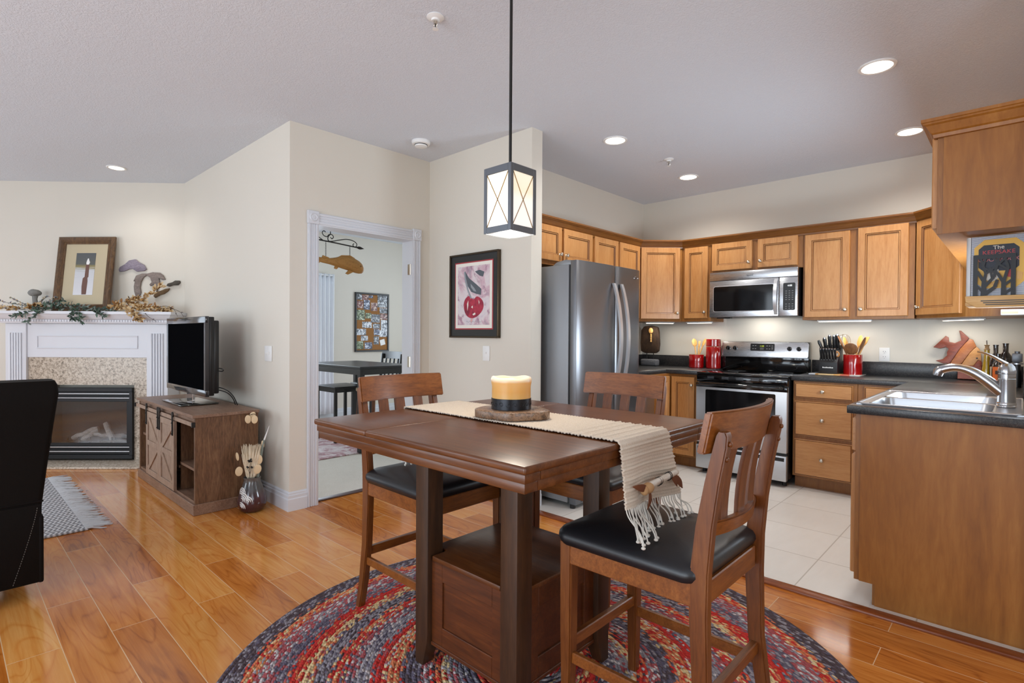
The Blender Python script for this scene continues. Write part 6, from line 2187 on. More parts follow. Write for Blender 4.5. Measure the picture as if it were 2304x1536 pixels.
b.tube(bez((x1 - 0.02, TVY + 0.10, 0.985), (x1 + 0.035, TVY + 0.12, 0.99), (x1 + 0.035, TVY + 0.13, 0.955), (x1 - 0.02, TVY + 0.10, 0.965), 12), 0.004, 6)
b.tube(bez((x1 - 0.06, TVY + 0.10, 0.84), (x1 + 0.05, TVY + 0.17, 0.83), (x1 + 0.03, TVY + 0.20, 0.75), (x1 + 0.02, TVY + 0.22, 0.70), 12), 0.004, 6)
b.tube(bez((x1 - 0.06, TVY + 0.10, 0.82), (x1 + 0.02, TVY + 0.17, 0.81), (x1 - 0.0, TVY + 0.20, 0.75), (x1 - 0.02, TVY + 0.22, 0.70), 12), 0.004, 6)
b.build('cable', 'black', bk, world=True)
MB().box(-4.96, -4.82, TVY + 0.035, TVY + 0.055, SZ1 + 0.012, TVZ0 + 0.05, 0.003, 1).build('neck', 'chrome', c, world=True)
M['tv_base'] = plain('dark_glass_base', '#50504c', 0.05, 0.5, coat=0.6)
b = MB().box(-5.14, -4.64, 1.265, 1.535, SZ1 + 0.003, SZ1 + 0.012, 0.003, 2)
for x in (-5.1, -4.68):
    for y in (1.29, 1.51):
        b.cyl((x, y, SZ1), (x, y, SZ1 + 0.004), 0.012, n=12)
b.build('base', 'tv_base', c, world=True)

# floor vase with dried stems
VX, VY = -3.952, 1.525
c = thing('floor_vase', 'dark glazed floor vase with white carved petals beside the console', 'vase', (VX, VY, 0.0))
x = NT('plum_glaze')
sx = x.n('ShaderNodeSeparateXYZ')
x.l(x.coord('Object'), sx.inputs[0])
f = x.noise(x.coord('Object'), 16, 4)
zz = x.math('ADD', x.math('MULTIPLY', sx.outputs[2], 3.6), x.math('MULTIPLY', f, 0.35))
x.base(x.ramp(zz, ((0.15, '#35191c'), (0.5, '#4a2c30'), (0.8, '#4c4c4e'), (1.1, '#5d5a58'))))
x.rough(0.18)
x.b.inputs['Coat Weight'].default_value = 0.6
M['plum'] = x.m
prof = [(0.0, 0.0), (0.062, 0.0), (0.078, 0.012), (0.092, 0.045), (0.096, 0.075), (0.088, 0.115), (0.070, 0.165), (0.056, 0.205), (0.053, 0.222), (0.058, 0.238), (0.054, 0.240), (0.049, 0.226), (0.050, 0.205), (0.06, 0.17), (0.0, 0.05)]
MB().lathe(prof, n=40).build('body', 'plum', c, sharp=60)
def rad_at(z):
    for (r0, z0), (r1, z1) in zip(prof[1:10], prof[2:10]):
        if z0 <= z <= z1:
            return r0 + (r1 - r0) * (z - z0) / max(1e-6, z1 - z0)
    return 0.09
b = MB()
def on_vase(a, z, off=0.0015):
    r = rad_at(z) + off
    return (r * math.cos(a), r * math.sin(a), z)
ac = math.radians(-68)
for fa, fz, n_, a0, a1 in ((0.0, 0.095, 4, -0.4, 1.9), (-0.25, 0.125, 4, 0.3, 2.6), (-0.1, 0.045, 3, -0.2, 1.6), (0.42, 0.085, 3, 0.0, 1.8)):
    for k in range(n_):
        R = 0.016 + 0.011 * k
        pts = []
        for i in range(9):
            t = a0 + (a1 - a0) * i / 8
            pts.append(on_vase(ac + fa + R * math.cos(t) / 0.09, max(0.012, fz + R * math.sin(t))))
        b.tube(pts, [0.0012, 0.0028, 0.0036, 0.0042, 0.0042, 0.004, 0.0036, 0.0026, 0.0012], 6)
b.build('carved_petals', 'white', c)
b = MB()
for sgn in (-1, 1):
    b.tube([on_vase(ac + 1.2 + sgn * PI / 2 * 0 + (0 if sgn > 0 else PI), z, 0.004) for z in (0.16, 0.19, 0.215)], [0.004, 0.009, 0.004], 8)
b.build('lug', 'plum', c)
# dried stems stand in the vase but are a bunch of their own
gst = 'dried stems in the floor vase'
M['pod'] = plain('papery_pod', '#d9bf98', 0.6)
M['pod_d'] = plain('papery_pod_dark', '#b08f62', 0.7)
M['plume'] = plain('cream_plume', '#dccbb0', 0.9)
rt = Vector((0.728, 0.685, 0))      # across the view
fw_ = Vector((-0.685, 0.728, 0))
def vp(u, z, w=0.0):
    return Vector((VX, VY, 0)) + rt * u + fw_ * w + Vector((0, 0, z))
def pods(name, label, stem, discs):
    c = thing(name, label, 'dried stem', tuple(vp(0, 0.06)), 0, gst)
    o = vp(0, 0.06)
    b = MB()
    b.tube([p - o for p in smooth_line(stem, 6)], 0.0018, 5)
    for (u, z, w, r, tl) in discs:
        near = min(smooth_line(stem, 6), key=lambda q: (q - vp(u, z, w)).length)
        b.tube([near - o, vp(u, z, w) - o], 0.001, 4)
    b.build('stem', 'twig', c)
    for (u, z, w, r, tl) in discs:
        k = MB()
        yaw = math.atan2(0.685, 0.728) + (tl - 0.3) * 0.8
        k.ball(vp(u, z, w) - o, r, (0.78 if tl > 0.15 else 0.45, 0.10, 1.0), 14, Matrix.Rotation(yaw, 3, 'Z') @ Matrix.Rotation(tl - 0.2, 3, 'Y'))
        k.build('pod', 'pod' if r > 0.024 else 'pod_d', c)
pods('honesty_stem', 'tall arching honesty stem with three pale pods bending left over the vase', [vp(0, 0.06), vp(0.03, 0.28), vp(0.055, 0.45), vp(0.050, 0.62), vp(0.02, 0.68), vp(-0.02, 0.675)],
     [(-0.03, 0.645, 0, 0.030, 0.2), (0.022, 0.645, -0.01, 0.029, 0.4), (-0.002, 0.672, 0.01, 0.026, 0.6)])
pods('honesty_stem', 'honesty stem with pale pods on the right of the vase', [vp(0, 0.06), vp(0.03, 0.25), vp(0.06, 0.36), vp(0.075, 0.48)],
     [(0.055, 0.365, -0.02, 0.036, 0.3), (0.052, 0.300, -0.03, 0.034, 0.5), (0.075, 0.47, 0.0, 0.026, 0.1)])
pods('honesty_stem', 'honesty stem with drooping pods left of the vase, in front of the console side', [vp(0, 0.06), vp(-0.03, 0.25), vp(-0.06, 0.33), vp(-0.085, 0.40)],
     [(-0.078, 0.283, -0.03, 0.034, 0.4), (-0.095, 0.385, -0.02, 0.030, 0.0)])
c = thing('pampas_plume', 'broad cream feathery plume in the floor vase', 'dried stem', tuple(vp(0, 0.06)), 0, gst)
o = vp(0, 0.06)
rng = random.Random(21)
b = MB()
for i in range(700):
    a = rng.uniform(-1, 1)
    h = rng.uniform(0.25, 0.46)
    u1 = a * (0.028 + 0.04 * (h - 0.2) / 0.26)
    w1 = rng.uniform(-0.025, 0.02)
    z0 = 0.22 + (h - 0.25) * 0.4
    b.tube([vp(a * 0.02, z0, w1 * 0.5) - o, vp(u1 * 0.8, (z0 + h) / 2, w1) - o, vp(u1 * 1.15, h + 0.015, w1) - o], [0.004, 0.0060, 0.0010], 4)
b.build('plume', 'plume', c, sharp=180)
MB().cyl((0, 0, 0), vp(0, 0.24) - o, 0.003, n=8).build('stem', 'pod_d', c)
c = thing('seed_stem', 'thin dark seed stem in front of the cream plume', 'dried stem', tuple(vp(0.0, 0.06, -0.03)), 0, gst)
o = vp(0.0, 0.06, -0.03)
b = MB()
b.tube([vp(0.0, 0.06, -0.03) - o, vp(0.0, 0.26, -0.036) - o, vp(0.006, 0.36, -0.04) - o], 0.0016, 5)
b.tube([vp(0.0, 0.27, -0.036) - o, vp(-0.014, 0.315, -0.042) - o], 0.0012, 5)
b.tube([vp(0.002, 0.27, -0.036) - o, vp(0.016, 0.315, -0.042) - o], 0.0012, 5)
b.build('stem', 'twig', c)
b = MB()
for u, z in ((0.006, 0.365), (-0.006, 0.362), (0.012, 0.372), (0.0, 0.355), (0.014, 0.358), (-0.014, 0.318), (-0.008, 0.314), (0.016, 0.318), (0.020, 0.314)):
    b.ball(vp(u, z, -0.043) - o, 0.0065, (1, 1, 0.9), 8)
b.build('seed_head', 'iron', c)
c = thing('feather_stick', 'dark and white striped quill slanting right from the vase', 'dried stem', tuple(vp(0.02, 0.06)), 0, gst)
o = vp(0.02, 0.06)
MB().tube([vp(0.02, 0.06) - o, vp(0.06, 0.38) - o, vp(0.085, 0.50) - o], [0.003, 0.010, 0.006], 8).build('quill', 'leaf_gray', c)
MB().tube([vp(0.085, 0.50) - o, vp(0.105, 0.555) - o, vp(0.12, 0.60) - o], [0.006, 0.004, 0.001], 6).build('tip', 'white', c)

# ------------------------------------------------------------------ leather chair at the left edge
c = thing('leather_armchair', 'dark brown leather armchair seen from behind at the left edge', 'armchair', (-3.68, -0.06, 0))
AX = -3.31
b = MB()
ya, yb = -0.52, 0.0
def bk(z):      # half width and lean of the back
    t = (z - 0.10) / 0.92
    return 0.332 + 0.072 * max(0, (z - 0.42) / 0.6) ** 1.1, 0.006 + 0.0 * t
L_ = []
YC = -0.06
for z in (0.10, 0.16, 0.30, 0.44, 0.60, 0.75, 0.88, 0.96, 1.0, 1.022):
    yr, _ = bk(z)
    hw = yr - YC
    k = 1.0 if z < 0.99 else (0.985 if z < 1.01 else 0.955)
    th = 0.20 if z < 0.9 else 0.19
    e = 0.0 if z < 1.0 else 0.012
    ring = rrect(AX - th + e, AX - e, YC - hw * k, YC + hw * k, 0.022, 4)
    L_.append([(x, y, z) for x, y in ring])
b.quads(L_)
bkp = b.build('backrest', 'recliner', c, world=True, sharp=50)
b = MB()
b.box(AX - 0.003, AX + 0.004, YC - 0.40, YC + 0.398, 0.462, 0.470, 0.002, 1)
b.build('seam', 'recliner', bkp, world=True)
b = MB()
b.box(AX - 0.19, AX + 0.010, YC + 0.378, YC + 0.398, 0.088, 0.40, 0.008, 2)
b.box(AX + 0.0005, AX + 0.008, YC - 0.395, YC + 0.39, 0.092, 0.455, 0.003, 2)
flp = b.build('skirt_panel', 'recliner', c, world=True)
M['stitch'] = plain('gray_stitching', '#6a645e', 0.8)
b = MB()
for k in range(34):
    t = k / 34
    p = Vector((AX + 0.0088, YC + 0.375 - 0.085 * t ** 1.2, 0.44 - 0.34 * t))
    q = Vector((AX + 0.0088, YC + 0.375 - 0.085 * (t + 0.016) ** 1.2, 0.44 - 0.34 * (t + 0.016)))
    b.tube([p, q], 0.0012, 4)
b.build('stitching', 'stitch', flp, world=True)
MB().box(AX - 0.80, AX - 0.205, YC - 0.30, YC + 0.30, 0.18, 0.47, 0.05, 4).build('seat', 'recliner', c, world=True)
for s in (-1, 1):
    MB().box(AX - 0.78, AX - 0.205, YC + s * 0.345 - 0.045, YC + s * 0.345 + 0.045, 0.12, 0.60, 0.04, 4).build('armrest', 'recliner', c, world=True)
b = MB().lathe([(0.0, 0.0), (0.26, 0.0), (0.26, 0.02), (0.05, 0.04), (0.05, 0.14), (0.0, 0.14)], (AX - 0.42, YC, 0.0), 36)
b.box(AX - 0.7, AX - 0.1, YC - 0.2, YC + 0.2, 0.13, 0.19)
b.build('swivel_base', 'black', c, world=True)

# woven rug with fringe by the hearth
x = NT('gray_woven')
v = x.coord('Object')
sx = x.n('ShaderNodeSeparateXYZ')
x.l(v, sx.inputs[0])
wv = x.math('SINE', x.math('ADD', x.math('MULTIPLY', sx.outputs[1], 240), x.math('MULTIPLY', x.math('SINE', x.math('MULTIPLY', sx.outputs[0], 75)), 2.2)))
nz = x.noise(v, 120, 3)
ff = x.math('ADD', x.math('MULTIPLY', wv, 0.35), x.math('ADD', 0.2, x.math('MULTIPLY', nz, 0.6)))
x.base(x.ramp(ff, ((0.2, '#84858a'), (0.5, '#b4b5b8'), (0.8, '#dcdde0'))))
x.rough(0.95)
x.bump(ff, 0.6, 0.008)
M['woven'] = x.m
M['cord'] = plain('gray_cotton_cord', '#c6c7c9', 0.95, spec=0.1)
c = thing('woven_rug', 'gray woven rug with white fringe behind the leather armchair', 'rug', (-5.15, 0.2, 0.0))
b = MB().box(-6.02, -4.285, -0.35, 0.655, 0.001, 0.014, 0.005, 2)
b.build('weave', 'woven', c, world=True)
b = MB()
rng = random.Random(2)
for i in range(300):
    xx = -6.01 + 1.72 * (i + 0.5) / 300
    dx, dy = rng.uniform(-0.04, 0.04), rng.uniform(0.05, 0.135)
    z = rng.uniform(0.004, 0.010)
    b.tube([(xx, 0.64, 0.012), (xx + dx * 0.3, 0.67, 0.014), (xx + dx, 0.655 + dy * 0.7, z), (xx + dx * 1.3, 0.655 + dy, 0.004)], [0.0045, 0.0055, 0.005, 0.003], 5)
b.build('fringe', 'cord', c, world=True)
# ------------------------------------------------------------------ cherry picture on the beige wall
c = thing('framed_picture', 'black framed watercolour of a red cherry with a leaf on the beige wall', 'picture', (-3.155, 2.929, 1.565))
PX0, PX1, PZ0_, PZ1_ = -3.442, -2.876, 1.228, 1.899
b = MB()
w = 0.014
for a in ((PX0, PX1, PZ0_, PZ0_ + w), (PX0, PX1, PZ1_ - w, PZ1_), (PX0, PX0 + w, PZ0_ + w, PZ1_ - w), (PX1 - w, PX1, PZ0_ + w, PZ1_ - w)):
    b.box(a[0], a[1], 2.896, 2.928, a[2], a[3], 0.002, 1)
M['bronze_frame'] = plain('bronze_metal_frame', '#54493c', 0.25, 0.8)
b.build('frame', 'bronze_frame', c, world=True)
def rectp(b, x0, x1, z0, z1, y0, y1):
    b.box(x0, x1, y0, y1, z0, z1)
b = MB()
rectp(b, PX0 + w, PX1 - w, PZ0_ + w, PZ1_ - w, 2.908, 2.926)
M['black_mat'] = plain('black_mat_board', '#2b2c2c', 0.25)
b.build('black_mat', 'black_mat', c, world=True)
M['red_mat'] = plain('red_mat_edge', '#a1353c', 0.5)
MB().box(PX0 + 0.062, PX1 - 0.062, 2.9065, 2.9085, PZ0_ + 0.066, PZ1_ - 0.066).build('red_mat', 'red_mat', c, world=True)
MB().box(PX0 + 0.072, PX1 - 0.072, 2.9055, 2.907, PZ0_ + 0.076, PZ1_ - 0.076).build('paper_mat', 'paper', c, world=True)
x = NT('watercolour_wash')
v = x.coord('Object')
f = x.noise(v, 5.0, 5, 0.6, 1.0)
g = x.noise(x.coord('Object', (1, 1, 1), loc=(3, 1, 2)), 9.0, 4, 0.6, 1.5)
cw = x.ramp(f, ((0.30, '#8e8a94'), (0.42, '#c9a9b4'), (0.52, '#d9cfd0'), (0.62, '#cfc4cc'), (0.72, '#d89a90')))
x.base(x.mix(x.ramp(g, ((0.55, '#000000'), (0.68, '#ffffff'))), cw, '#9a6f86'))
x.rough(0.7)
M['wash'] = x.m
ax0, ax1, az0, az1 = PX0 + 0.098, PX1 - 0.098, PZ0_ + 0.102, PZ1_ - 0.102
pn = MB().box(ax0, ax1, 2.9045, 2.906, az0, az1).build('painting', 'wash', c, world=True)
x = NT('cherry_paint')
v = x.coord('Object')
f = x.noise(v, 14, 4, 0.6, 1.0)
x.base(x.ramp(f, ((0.32, '#7a1c34'), (0.48, '#a52a40'), (0.62, '#b8344a'), (0.74, '#d0607a'))))
x.rough(0.6)
M['cherry'] = x.m
M['leaf_paint'] = plain('leaf_paint', '#565d64', 0.7)
M['leaf_paint2'] = plain('leaf_paint_light', '#8f969c', 0.7)
def U(u, t):
    return (ax0 + (ax1 - ax0) * u, az0 + (az1 - az0) * t)
b = MB()
ctr = []
for i in range(40):
    a = 2 * PI * i / 40
    r = 1.0 + 0.05 * math.sin(3 * a + 1)
    dz = math.sin(a)
    n_ = 0.08 * math.exp(-((a - PI / 2) / 0.25) ** 2)
    ctr.append(U(0.50 + 0.31 * r * math.cos(a), 0.315 + 0.195 * r * dz - n_))
b.prism(ctr, 2.9030, 2.9046, 'xz')
b.mi = 1
b.prism([U(*p) for p in ((.24, .92), (.36, .80), (.60, .68), (.75, .60), (.74, .50), (.60, .52), (.44, .56), (.33, .66), (.27, .80))], 2.9034, 2.9046, 'xz')
b.prism([U(*p) for p in ((.55, .90), (.70, .92), (.84, .88), (.80, .80), (.70, .82), (.62, .86))], 2.9034, 2.9046, 'xz')
b.mi = 2
b.prism([U(*p) for p in ((.24, .92), (.28, .76), (.36, .58), (.45, .46), (.42, .44), (.32, .58), (.24, .74), (.20, .90))], 2.9028, 2.9046, 'xz')
b.prism([U(*p) for p in ((.42, .70), (.54, .62), (.60, .56), (.52, .57), (.43, .64))], 2.9026, 2.9046, 'xz')
b.mi = 3
b.prism([U(*p) for p in ((.31, .36), (.35, .42), (.35, .33), (.32, .24))], 2.9026, 2.9046, 'xz')
b.prism([U(*p) for p in ((.44, .30), (.49, .33), (.49, .28))], 2.9026, 2.9046, 'xz')
b.prism([U(*p) for p in ((.48, .18), (.56, .21), (.58, .18), (.52, .16))], 2.9026, 2.9046, 'xz')
b.prism([U(*p) for p in ((.67, .42), (.70, .38), (.68, .34))], 2.9026, 2.9046, 'xz')
b.build('painted_cherry', ['cherry', 'leaf_paint', 'leaf_paint2', 'paper'], pn, world=True)
b = MB()
for i in range(14):
    u = 0.28 + i * 0.034
    b.tube([(U(u, .055)[0], 2.9044, U(u, .055 + 0.012 * math.sin(i * 2.3))[1]), (U(u + .03, .06)[0], 2.9044, U(u + .03, .055 + 0.012 * math.sin(i * 2.3 + 2))[1])], 0.0012, 4)
b.build('signature', 'leaf_paint2', pn, world=True)
xgl = None

# ------------------------------------------------------------------ the study beyond the doorway
c = thing('photo_board', 'black framed cork board pinned with photographs on the study wall', 'pin board', (-7.479, 4.71, 1.43))
Y0, Y1, Z0, Z1 = 4.405, 5.013, 0.978, 1.898
M['cork_board'] = plain('cork_board', '#96683a', 0.9, bump=(200, 0.4, 0.003))
b = MB()
w = 0.026
for a in ((Y0, Y1, Z0, Z0 + w), (Y0, Y1, Z1 - w, Z1), (Y0, Y0 + w, Z0 + w, Z1 - w), (Y1 - w, Y1, Z0 + w, Z1 - w)):
    b.box(-7.479, -7.452, a[0], a[1], a[2], a[3], 0.002, 1)
b.build('frame', 'black', c, world=True)
MB().box(-7.479, -7.466, Y0 + w, Y1 - w, Z0 + w, Z1 - w).build('cork', 'cork_board', c, world=True)
def photo_mat(name, c1, c2, c3, s):
    x = NT(name)
    v = x.coord('Object', (1, 1, 1), loc=(s, s * 2, s * 3))
    f = x.noise(v, 34, 3, 0.7, 0.4)
    x.base(x.ramp(f, ((0.0, c1), (0.45, c2), (0.56, c3)), 'CONSTANT'))
    x.rough(0.35)
    return x.m
PM = [photo_mat('snapshot_gray', '#2a2c30', '#6b6f76', '#d0d4d8', 1), photo_mat('snapshot_green', '#26301e', '#67764a', '#c9d0bc', 2), photo_mat('snapshot_red', '#3a1c1e', '#7d4038', '#cbb8ac', 3), photo_mat('snapshot_blue', '#1f2433', '#545d78', '#cfd4e0', 4), photo_mat('snapshot_white', '#50545c', '#b9bec6', '#eceef0', 5)]
px_list = [(.0, .0, .17, .10, 0), (.17, .01, .38, .10, 2), (.38, .01, .52, .06, 3), (.67, .0, 1.0, .22, 0), (.0, .12, .20, .25, 2), (.22, .10, .42, .27, 3), (.46, .14, .66, .29, 2), (.0, .28, .26, .46, 1), (.28, .33, .46, .43, 1), (.74, .23, 1.0, .33, 0), (.46, .35, .75, .50, 0), (.76, .34, 1.0, .44, 2), (.18, .49, .48, .60, 4), (.52, .52, .75, .61, 0), (.78, .45, 1.0, .64, 4), (.0, .62, .30, .73, 4), (.14, .74, .36, .83, 4), (.55, .62, .74, .73, 3), (.74, .64, 1.0, .76, 4), (.55, .75, .72, .90, 0), (.0, .84, .22, .98, 1), (.26, .86, .50, .98, 3)]
for i, (u0, v0, u1, v1, m) in enumerate(px_list):
    ww, hh = Y1 - Y0 - 2 * w, Z1 - Z0 - 2 * w
    xo = -7.4655 + 0.0008 * (i % 3)
    MB().box(xo, xo + 0.001, Y0 + w + ww * u0, Y0 + w + ww * u1, Z1 - w - hh * v1, Z1 - w - hh * v0).build('photo', PM[m], c, world=True)
nb = MB()
nb.X = Matrix.Translation((-7.464, Y0 + w + 0.84 * (Y1 - Y0 - 2 * w), Z1 - w - 0.86 * (Z1 - Z0 - 2 * w))) @ Matrix.Rotation(0.25, 4, 'X')
nb.box(-0.0006, 0.0006, -0.045, 0.045, -0.045, 0.045).build('note', 'white', c, world=True)

c = thing('curtain', 'white gathered curtain panel at the study window', 'curtain', (-7.40, 3.94, 0.05))
x = NT('sheer_curtain')
x.base('#e9ecf1')
x.rough(0.9)
x.b.inputs['Transmission Weight'].default_value = 0.0
x.b.inputs['Subsurface Weight'].default_value = 0.0
M['sheer'] = x.m
def cf(u, v):
    y = 3.66 + 0.37 * u
    amp = 0.022 * (0.6 + 0.4 * v)
    return (-7.405 + amp * math.sin(u * 2 * PI * 5.5 + 0.4 * math.sin(v * 3)), y + 0.01 * math.sin(v * 5 + u * 9) * (1 - v), 0.08 + 2.05 * v)
MB().grid(cf, 90, 14, thick=0.002).build('fabric', 'sheer', c, world=True, sharp=180)
MB().cyl((-7.405, 2.2, 2.11), (-7.405, 4.015, 2.11), 0.010, n=12).build('rod', 'white', c, world=True)
b = MB()
for y in (2.3, 3.98):
    b.tube([(-7.479, y, 2.11), (-7.42, y, 2.11), (-7.405, y, 2.10)], 0.006, 8)
b.build('rod_bracket', 'white', c, world=True)

# carp sign on a wrought-iron bracket fixed to the wall left of the doorway
CXP = -4.2
c = thing('sign_bracket', 'black wrought-iron scroll bracket above the carp in the study', 'bracket', (CXP, 1.821, 2.02))
b = MB()
b.tube([(CXP, 1.823, 2.035), (CXP, 2.0, 2.030), (CXP, 2.3, 2.014), (CXP, 2.50, 2.000)], 0.0055, 8)
b.tube([(CXP, 2.49, 2.001), (CXP, 2.515, 2.000), (CXP, 2.530, 1.999), (CXP, 2.565, 1.996)], [0.005, 0.013, 0.012, 0.001], 8)
b.box(CXP - 0.012, CXP + 0.012, 1.8205, 1.828, 1.85, 2.28)
b.build('arm', 'iron', c, world=True)
b = MB()
def sp(pts, r=0.0038):
    b.tube(smooth_line([(CXP, y, z) for y, z in pts], 5), r, 6)
sp([(1.83, 2.26), (1.95, 2.17), (2.06, 2.12), (2.13, 2.125), (2.19, 2.14), (2.238, 2.122), (2.248, 2.085), (2.222, 2.058), (2.19, 2.062), (2.176, 2.085), (2.190, 2.102), (2.205, 2.092)])
sp([(2.222, 2.058), (2.235, 2.075), (2.262, 2.078), (2.275, 2.060), (2.262, 2.045), (2.248, 2.055)])
sp([(2.235, 2.075), (2.225, 2.040), (2.24, 2.020), (2.28, 2.016)])
sp([(2.17, 2.022), (2.25, 2.022), (2.33, 2.043), (2.40, 2.058), (2.46, 2.052), (2.492, 2.032), (2.488, 2.008), (2.468, 2.004), (2.456, 2.018), (2.466, 2.030)])
sp([(1.86, 1.86), (1.98, 1.93), (2.06, 1.985), (2.145, 2.022), (2.18, 2.022)])
sp([(2.07, 2.10), (2.12, 2.06), (2.18, 2.024)])
b.build('scroll', 'iron', c, world=True)
x = NT('carved_carp')
v = x.coord('Object')
vo = x.n('ShaderNodeTexVoronoi', feature='DISTANCE_TO_EDGE')
vo.inputs['Scale'].default_value = 105
vo.inputs['Randomness'].default_value = 0.4
x.l(v, vo.inputs['Vector'])
e_ = x.ramp(vo.outputs['Distance'], ((0.0, '#000000'), (0.18, '#ffffff')))
x.base(x.mix(e_, '#966a2c', '#b48440'))
x.rough(0.45)
x.bump(e_, 0.4, 0.004)
M['carp'] = x.m
M['carp_fin'] = plain('carp_fin', '#a87832', 0.5)
c = thing('carp_sign', 'carved golden carp hanging by chains from the iron bracket in the study', 'hanging fish', (CXP, 2.32, 1.86))
# body: loops of ellipses along y
body = [(2.150, 1.862, 0.020, 0.010), (2.19, 1.858, 0.022, 0.014), (2.24, 1.856, 0.026, 0.020), (2.29, 1.856, 0.036, 0.026), (2.34, 1.858, 0.050, 0.032), (2.39, 1.856, 0.058, 0.036), (2.44, 1.848, 0.061, 0.038), (2.48, 1.839, 0.060, 0.038), (2.515, 1.830, 0.054, 0.034), (2.538, 1.822, 0.043, 0.028), (2.552, 1.815, 0.026, 0.018), (2.558, 1.812, 0.010, 0.008)]
b = MB()
b.quads([[(CXP + ww * math.cos(2 * PI * k / 18), y, z + hh * math.sin(2 * PI * k / 18)) for k in range(18)] for y, z, hh, ww in body])
b.build('body', 'carp', c, world=True, sharp=70)
b = MB()
b.prism([(2.165, 1.872), (2.165, 1.848), (2.10, 1.79), (2.06, 1.76), (2.075, 1.85), (2.05, 1.92), (2.10, 1.895)], CXP - 0.006, CXP + 0.006, 'yz', 0.002, 1)
b.build('tail', 'carp_fin', c, world=True)
b = MB()
b.prism([(2.30, 1.89), (2.35, 1.918), (2.43, 1.925), (2.475, 1.905), (2.47, 1.885), (2.40, 1.895)], CXP - 0.005, CXP + 0.005, 'yz', 0.002, 1)
b.prism([(2.17, 1.878), (2.18, 1.90), (2.235, 1.886), (2.24, 1.876)], CXP - 0.004, CXP + 0.004, 'yz', 0.001, 1)
b.prism([(2.29, 1.830), (2.33, 1.822), (2.305, 1.795), (2.280, 1.800)], CXP - 0.005, CXP + 0.005, 'yz', 0.002, 1)
b.prism([(2.41, 1.80), (2.455, 1.785), (2.40, 1.757), (2.375, 1.765), (2.39, 1.78)], CXP + 0.012, CXP + 0.022, 'yz', 0.002, 1)
b.build('fin', 'carp_fin', c, world=True)
MB().ball((CXP + 0.030, 2.515, 1.838), 0.006, n=10).build('eye', 'iron', c, world=True)
b = MB()
for y, zt_, zb in ((2.207, 2.012, 1.888), (2.427, 2.000, 1.912)):
    n = int((zt_ - zb) / 0.0125)
    for i in range(n):
        zc_ = zb + (i + 0.5) * (zt_ - zb) / n
        a = 0.4 if i % 2 else 1.97
        b.tube([(CXP + 0.0045 * math.cos(t) * math.cos(a), y + 0.0045 * math.cos(t) * math.sin(a), zc_ + 0.0085 * math.sin(t)) for t in [2 * PI * k / 10 for k in range(10)]], 0.0013, 4, True)
b.build('chain', 'iron', c, world=True)

M['blackwood'] = plain('black_painted_wood', '#1e2023', 0.32)
c = thing('study_table', 'black counter-height table in the study beyond the doorway', 'table', (-5.6, 3.35, 0.004))
b = MB().box(-6.25, -4.98, 3.00, 3.72, 0.888, 0.912, 0.003, 1)
b.build('tabletop', 'blackwood', c, world=True)
b = MB()
b.box(-6.24, -4.99, 3.008, 3.03, 0.825, 0.887).box(-6.24, -4.99, 3.69, 3.712, 0.825, 0.887).box(-6.24, -6.218, 3.031, 3.689, 0.825, 0.887).box(-5.012, -4.99, 3.031, 3.689, 0.825, 0.887)
b.build('apron', 'blackwood', c, world=True)
for x_ in (-6.21, -5.02):
    for y_ in (3.035, 3.685):
        MB().box(x_ - 0.028, x_ + 0.028, y_ - 0.028, y_ + 0.028, 0.0145, 0.887, 0.002, 1).build('leg', 'blackwood', c, world=True)
c = thing('study_stool', 'black square backless stool tucked under the study table', 'stool', (-5.85, 3.27, 0.004))
MB().box(-6.10, -5.63, 3.07, 3.48, 0.628, 0.650, 0.003, 1).build('seat', 'blackwood', c, world=True)
b = MB()
b.box(-6.09, -5.64, 3.08, 3.10, 0.585, 0.627).box(-6.09, -5.64, 3.45, 3.47, 0.585, 0.627).box(-6.09, -6.07, 3.101, 3.449, 0.585, 0.627).box(-5.66, -5.64, 3.101, 3.449, 0.585, 0.627)
b.build('seat_frame', 'blackwood', c, world=True)
for x_ in (-6.075, -5.655):
    for y_ in (3.095, 3.455):
        MB().box(x_ - 0.015, x_ + 0.015, y_ - 0.015, y_ + 0.015, 0.0145, 0.584).build('leg', 'blackwood', c, world=True)
b = MB()
b.box(-6.06, -5.67, 3.088, 3.102, 0.21, 0.235).box(-6.06, -5.67, 3.448, 3.462, 0.21, 0.235)
b.build('stretcher', 'blackwood', c, world=True)
c = thing('study_chair', 'black slat-back chair at the far side of the study table', 'chair', (-5.95, 3.95, 0.004))
b = MB()
def cx3(u):
    return -6.19 + 0.47 * u
n = 8
b.quads([[(cx3(i / n), 4.05 + 0.03 * math.sin(PI * i / n) + dy, z) for dy, z in ((0, 0.935), (0.02, 0.935), (0.03, 1.03), (0.01, 1.03))] for i in range(n + 1)])
b.build('crest_rail', 'blackwood', c, world=True)
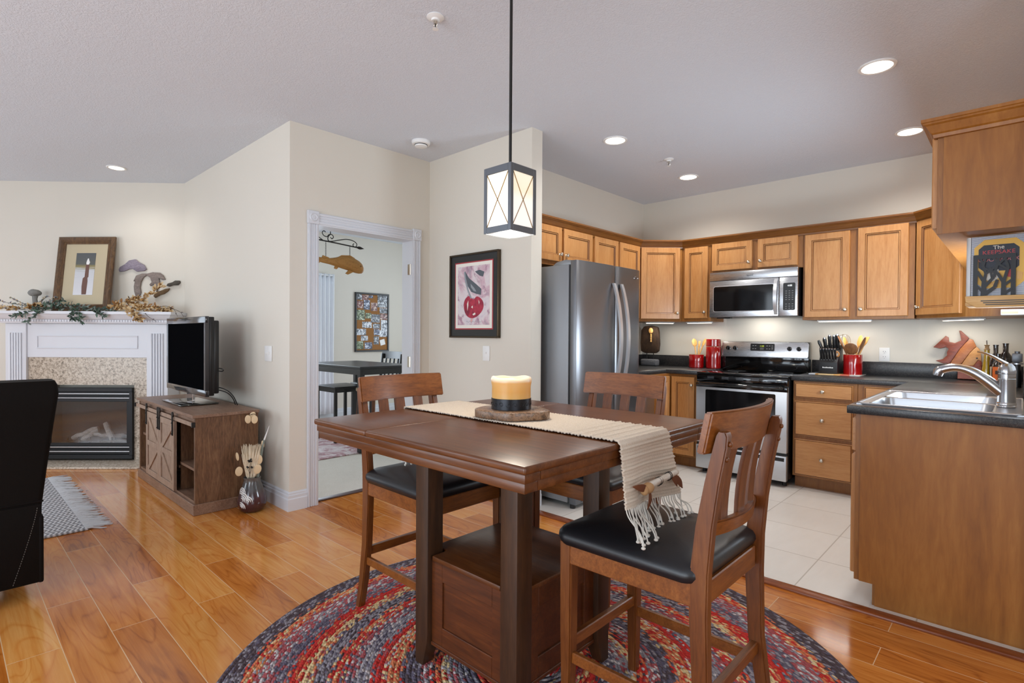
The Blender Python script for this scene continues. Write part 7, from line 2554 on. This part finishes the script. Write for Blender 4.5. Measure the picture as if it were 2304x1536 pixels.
for x_ in (-6.165, -5.745):
    MB().tube([(x_, 4.07, 0.0145), (x_, 4.02, 0.30), (x_, 4.01, 0.60), (x_, 4.05, 1.0)], 0.020, 6).build('leg', 'blackwood', c, world=True)
    MB().box(x_ - 0.02, x_ + 0.02, 3.60, 3.64, 0.0145, 0.60).build('leg', 'blackwood', c, world=True)
for k in range(4):
    x_ = -6.09 + 0.09 * k
    MB().tube([(x_, 4.02, 0.66), (x_, 4.055, 0.94)], 0.014, 6).build('slat', 'blackwood', c, world=True)
MB().box(-6.18, -5.73, 3.58, 4.02, 0.60, 0.645, 0.01, 2).build('seat', 'blackwood', c, world=True)
MB().box(-6.16, -5.75, 3.995, 4.02, 0.66, 0.70).build('lower_back_rail', 'blackwood', c, world=True)
c = thing('wooden_stool', 'brown wooden stool with a pale cushion beside the black study table leg', 'stool', (-5.35, 3.45, 0.004))
MB().box(-5.53, -5.17, 3.27, 3.62, 0.60, 0.645, 0.015, 3).build('cushion', 'mat_board', c, world=True)
for sx_ in (-1, 1):
    for sy_ in (-1, 1):
        MB().tube([(-5.35 + sx_ * 0.18, 3.445 + sy_ * 0.175, 0.0145), (-5.35 + sx_ * 0.145, 3.445 + sy_ * 0.14, 0.598)], [0.017, 0.021], 8).build('leg', 'chair', c, world=True)
b = MB()
for sy_ in (-1, 1):
    b.tube([(-5.35 - 0.165, 3.445 + sy_ * 0.16, 0.25), (-5.35 + 0.165, 3.445 + sy_ * 0.16, 0.25)], 0.010, 8)
b.build('stretcher', 'chair', c, world=True)
x = NT('faded_red_rug')
v = x.coord('Object')
f = x.noise(v, 3.2, 6, 0.7, 2.5)
g = x.noise(v, 26, 4, 0.7, 1.0)
cr = x.ramp(f, ((0.36, '#6a5058'), (0.45, '#a05866'), (0.54, '#c9b6ba'), (0.62, '#d8d0cf'), (0.72, '#9c5464')))
x.base(x.mix(x.math('MULTIPLY', g, 0.4), cr, '#e4dedb'))
x.rough(0.95)
M['red_rug'] = x.m
c = MB().box(-7.3, -5.03, 2.1, 4.6, 0.0045, 0.014, 0.003, 1).build('area_rug', 'red_rug', loc=(-6.1, 3.3, 0.004), world=True)
tag(c, 'faded red and cream area rug on the study carpet', 'rug')
# small white box at the end of the counter wall
